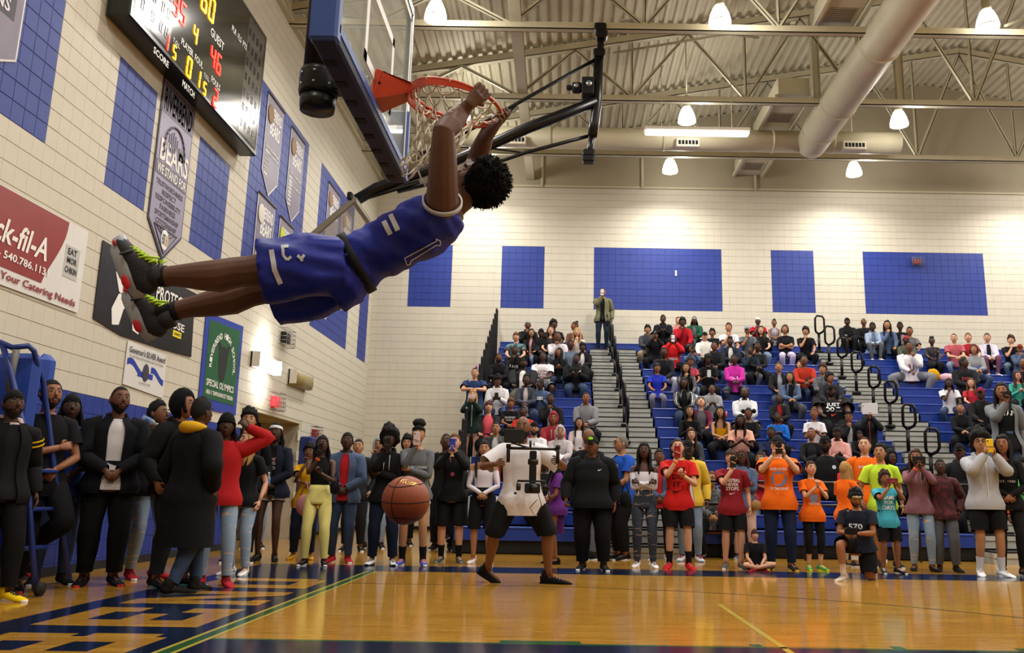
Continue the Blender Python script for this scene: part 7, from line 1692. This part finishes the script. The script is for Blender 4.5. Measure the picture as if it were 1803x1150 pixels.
# hands closing over the rim
def griphand(W_, rimp, tang, side):
    """four fingers over the ring and a thumb below; tang = direction of the ring at the grip"""
    d = (rimp - W_).normalized(); x = (tang - d * tang.dot(d)).normalized(); up = x.cross(d) * side
    kn = rimp - d * .015 + up * .022
    b.tube([W_ - d * .02, W_.lerp(kn, .4), kn.lerp(W_, .15)], [(.028, .022), (.038, .02), (.043, .018)], 10, up=x)
    for k, o in enumerate((.037, .0125, -.0125, -.036)):
        L = (.95, 1.05, 1.0, .85)[k]; p0 = kn + x * o; p1 = p0 + (d * .036 + up * .004) * L; p2 = p1 + (d * .006 - up * .034) * L; p3 = p2 + (-d * .026 - up * .012) * L
        b.tube([p0 - d * .01, p0, p1, p2, p3], [.0095, .0100, .0092, .0085, .0068], 8)
    t0_ = W_.lerp(kn, .45) + x * .034; b.tube([t0_, t0_ + x * .018 + d * .02 - up * .014, t0_ + x * .010 + d * .045 - up * .026], [.0135, .0115, .009], 8)
a_n = math.radians(-52); a_f = math.radians(8)
rn, rf = rimpt(a_n) - pl_loc, rimpt(a_f) - pl_loc
nW2 = rn + (nE - rn).normalized() * .085; fW2 = rf + (fE - rf).normalized() * .085
tn = (rimpt(a_n + .1) - rimpt(a_n - .1)).normalized(); tf = (rimpt(a_f + .1) - rimpt(a_f - .1)).normalized()
limb([nE.lerp(nW, .6), nW2], [.036, .028]); limb([fE.lerp(fW, .6), fW2], [.036, .028])
griphand(nW2, rn, tn, 1); griphand(fW2, rf, tf, 1)
pb_ = remesh(b, 'body', .005, 3, [pskin]); link('body', pb_, pl)
# eyes, brow, ear detail kept as crisp parts
for s in (-1, 1):
    e = MB(); e.ball(HMp @ V((s * .031, -.0795, .015)), (.0145, .008, .0075), 12, 8, mtx=HMp.to_3x3()); e.build('eye', EYW, pl)
    e = MB(); e.ball(HMp @ V((s * .031, -.087, .0155)), (.006, .003, .006), 10, 6, mtx=HMp.to_3x3()); e.build('iris', DRK, pl)
    e = MB(); e.tube([HMp @ V(p) for p in ((s * .013, -.094, .034), (s * .032, -.095, .04), (s * .05, -.085, .034))], [.003, .0045, .003], 6); e.build('eyebrow', DRK, pl)
# afro
b = MB(); b.ball((0, .030, .030), (.128, .132, .130), 64, 44, fn=lambda d: 1 + .09 * noise.noise(d * 3.2) + .10 * noise.noise(d * 11) + .06 * noise.noise(d * 26), mtx=None)
for i, v in enumerate(b.v):
    p = V(v)
    if p.y < -.055: p.y = -.055 + (p.y + .055) * .15 ; p.z = max(p.z, .045 + .0) if p.z < .06 and abs(p.x) < .07 else p.z
    b.v[i] = tuple(HMp @ p)
rr = random.Random(11)
ctr = V((0, .030, .030))
for k in range(900):
    d = V((rr.gauss(0, 1), rr.gauss(0, 1), rr.gauss(0, 1))).normalized()
    if d.y < -.45 or (d.z < -.6 and d.y < .2): continue
    p = ctr + V((d.x * .126, d.y * .130, d.z * .128)); t = d.orthogonal().normalized(); q = p + d * rr.uniform(.006, .02)
    b.tube([HMp @ (p - d * .006), HMp @ (q + t * .004), HMp @ (q - t * .003 + d * .005)], [.0035, .003, .0012], 4)
b.build('afro_hair', mat('player_hair', '#0d0a09', .9, 0, .2), pl)
# jersey
jm = mat('royal_blue_jersey', '#1b2a96', .55, 0, .35, bump=.35, bscale=14, var=.10, vscale=5)
b = MB()
sp = [pel.lerp(mid, .25), pel.lerp(mid, .6), mid, mid.lerp(chest, .35), mid.lerp(chest, .7), chest, chest.lerp(neck, .45)]
b.tube(sp, [(.168, .148), (.165, .140), (.172, .142), (.190, .146), (.200, .146), (.185, .135), (.115, .10)], 24, up=(0, 1, 0))
jersey = remesh(b, 'jersey', .011, 4, [jm])
for v in jersey.vertices:
    n_ = noise.noise(v.co * 7) * .010 + noise.noise(V((v.co.x * 9 + v.co.z * 14, v.co.y * 5, v.co.z * 4))) * .018; v.co += V(v.normal) * n_
link('jersey', jersey, pl)
# shorts
b = MB()
b.tube([pel.lerp(mid, .34), pel.lerp(mid, .1), pel - V((0, 0, .01)), pel - (mid - pel) * .25 - V((0, 0, .02))], [(.162, .150), (.178, .168), (.190, .178), (.18, .17)], 24, up=(0, 1, 0))
for H_, K_, dz in ((nH, nK, -.005), (fH, fK, -.03)):
    e = H_.lerp(K_, .86); b.tube([H_.lerp(pel, .4), H_.lerp(K_, .3) + V((0, 0, dz)), H_.lerp(K_, .6) + V((0, 0, dz)), e + V((0, 0, dz * 1.3))], [(.15, .15), (.142, .155), (.140, .158), (.138, .165)], 20, up=(0, 1, 0))
shorts = remesh(b, 'shorts', .011, 4, [jm])
for v in shorts.vertices:
    n_ = noise.noise(v.co * 8 + V((4, 0, 0))) * .014 + noise.noise(V((v.co.x * 5 + v.co.z * 3, v.co.y * 5, v.co.z * 17))) * .016; v.co += V(v.normal) * n_
link('shorts', shorts, pl)
# waistband
def band_around(c, axis, ra, rb, wd, name, m, n=28):
    ax = axis.normalized(); u = (V((0, 1, 0)) - ax * ax.y).normalized(); w_ = ax.cross(u); b = MB()
    b.rings([[c + ax * o + u * (ra + q) * math.cos(t) + w_ * (rb + q) * math.sin(t) for t in [2 * PI * k / n for k in range(n)]] for o, q in ((-wd / 2, -.004), (-wd / 2, .004), (wd / 2, .004), (wd / 2, -.004))], 0, cap=False)
    return b.build(name, m, pl)
band_around(pel.lerp(mid, .28), mid - pel, .176, .160, .045, 'waistband', mat('black_waistband', '#0c0c10', .8))
whf = mat('white_trim_fabric', '#d2d4dc', .7)
def decal(me, name, polys, m, y0=-3, off=.004):
    """flat shapes given as picture positions at the garment's depth, laid on its near surface"""
    bvh = BVHTree.FromPolygons([v.co for v in me.vertices], [tuple(p.vertices) for p in me.polygons]); b = MB()
    for poly, fs in polys:
        vs = []
        for px, py in poly:
            d = (RC @ _k(px, py)).normalized(); o = CAMPOS - pl_loc; h = bvh.ray_cast(o, d)
            vs.append((h[0] + h[1] * off) if h[0] else o + d * 4.2)
        b.add(vs, fs)
    return b.build(name, m, pl)
def strip(p, q, w_, n=10):
    (x0, y0), (x1, y1) = p, q; L = math.hypot(x1 - x0, y1 - y0); nx, ny = -(y1 - y0) / L * w_ / 2, (x1 - x0) / L * w_ / 2; vs = []
    for i in range(n + 1):
        t = i / n; x, y = x0 + (x1 - x0) * t, y0 + (y1 - y0) * t; vs += [(x + nx, y + ny), (x - nx, y - ny)]
    return vs, [(2 * i, 2 * i + 1, 2 * i + 3, 2 * i + 2) for i in range(n)]
decal(jersey, 'side_stripe', [strip((676, 390), (688, 413), 9)], whf); decal(jersey, 'side_stripe', [strip((688, 378), (701, 406), 9)], whf)
O = [(712, 454), (768, 424), (767, 420), (775, 424), (774, 432), (768, 431), (722, 459), (722, 464), (716, 466)]
decal(jersey, 'number', [strip(O[i], O[(i + 1) % len(O)], 1.7, 6) for i in range(len(O))], whf)
decal(shorts, 'hem_stripe', [strip((478, 440), (484, 478), 9, 12), strip((484, 476), (494, 500), 9, 8)], whf)
decal(shorts, 'shorts_letter', [strip(p, q, 5, 5) for p, q in (((498, 436), (499, 450)), ((499, 450), (506, 458)), ((506, 458), (513, 452)), ((495, 435), (508, 434)))], whf)
decal(shorts, 'shorts_letter', [strip(p, q, 5, 4) for p, q in (((524, 450), (531, 456)), ((531, 456), (536, 449)), ((531, 456), (532, 460)))], whf)
# armhole trim
ax_ = ((nS - chest).normalized() * .8 + (nE - nS).normalized() * .45).normalized()
band_around(nS - ax_ * .012, ax_, .088, .094, .022, 'armhole_trim', whf)
# socks and shoes
sock = mat('black_sock', '#0d0d10', .9)
for A_, K_ in ((nA, nK), (fA, fK)):
    b = MB(); b.tube([A_ + (A_ - K_) * .06, A_, A_.lerp(K_, .08), A_.lerp(K_, .14)], [.05, .047, .048, .052], 16); b.build('sock', sock, pl)
up_ = mat('dark_shoe_mesh', '#26272c', .7, bump=.3, bscale=120); sol = mat('pale_grey_sole', '#aab0b8', .5); redp = mat('red_sole_pad', '#c81c22', .4); lac = mat('neon_lace', '#b6dc12', .5); gtr = mat('grey_shoe_trim', '#55585e', .6)
def shoe(A_, toe, heel):
    L = (toe - heel).length; f = (toe - heel).normalized()      # heel -> toe
    leg_ = V((1, 0, .02)); u = (leg_ - f * leg_.dot(f)).normalized()   # away from the sole, up the leg
    s_ = f.cross(u); o = heel
    def T(x, y, z): return o + s_ * x * 1.1 + f * (y * .90 + .005) + u * (z * 1.15 - .03)    # y toward toe, z up from sole
    r = link('shoe', None, pl)
    b = MB(); b.tube([T(0, -.035, .05), T(0, -.02, .06), T(0, .03, .070), T(0, .08, .070), T(0, .14, .060), T(0, .20, .047), T(0, .25, .038), T(0, .28, .030), T(0, .292, .028)], [(.020, .025), (.038, .050), (.047, .066), (.048, .066), (.048, .054), (.050, .040), (.045, .031), (.030, .022), (.012, .010)], 20, up=s_)
    b.tube([T(0, .035, .07), T(0, .03, .115), T(0, .025, .150)], [(.042, .055), (.044, .054), (.046, .052)], 16, up=s_); b.build('upper', up_, r)
    R = []
    for z, g in ((-.012, .92), (-.004, 1.05), (.026, 1.10), (.044, 1.04)):
        R.append([T((.036 + .010 * max(0, -math.cos(t))) * math.sin(t) * g, .13 - .165 * math.cos(t) * g, z + (.012 if math.cos(t) < -.8 else 0) + (.010 if math.cos(t) > .5 else 0)) for t in [2 * PI * k / 30 for k in range(30)]])
    b = MB(); b.rings(R, 0); b.build('sole', sol, r)
    b = MB()
    m3 = Matrix((s_, f, u)).transposed()
    for sd_ in (-1, 1):
        b = MB(); b.ball(T(sd_ * .044, .045, .010), (.006, .036, .018), 14, 9, mtx=m3); b.build('heel_pad', redp, r)
        b = MB(); b.ball(T(sd_ * .040, .262, .022), (.006, .016, .008), 10, 6, mtx=m3); b.build('toe_mark', redp, r)
    for k in range(6):
        y = .10 + k * .020; z = .134 - k * .0105; b = MB(); b.tube([T(-.030, y, z - .016), T(-.012, y + .006, z), T(.012, y, z), T(.030, y + .006, z - .016)], .0052, 6); b.tube([T(.028, y, z - .014), T(.0, y + .012, z + .004), T(-.028, y + .018, z - .014)], .0045, 6); b.build('lace', lac, r)
    b = MB()
    for s in (-1, 1): b.tube([T(0, .08, .145), T(s * .035, .10, .165), T(s * .058, .12, .13), T(s * .062, .13, .10)], .0055, 6)
    b.build('lace_bow', lac, r)
    b = MB(); b.tube([T(-.054, .19, .03), T(-.04, .19, .072), T(0, .19, .092), T(.04, .19, .072), T(.054, .19, .03)], .006, 6); b.build('trim', gtr, r)
shoe(nA, nT, nHl); shoe(fA, fT, fHl)
print('people', NP[0], 'objects', len(SC.objects))
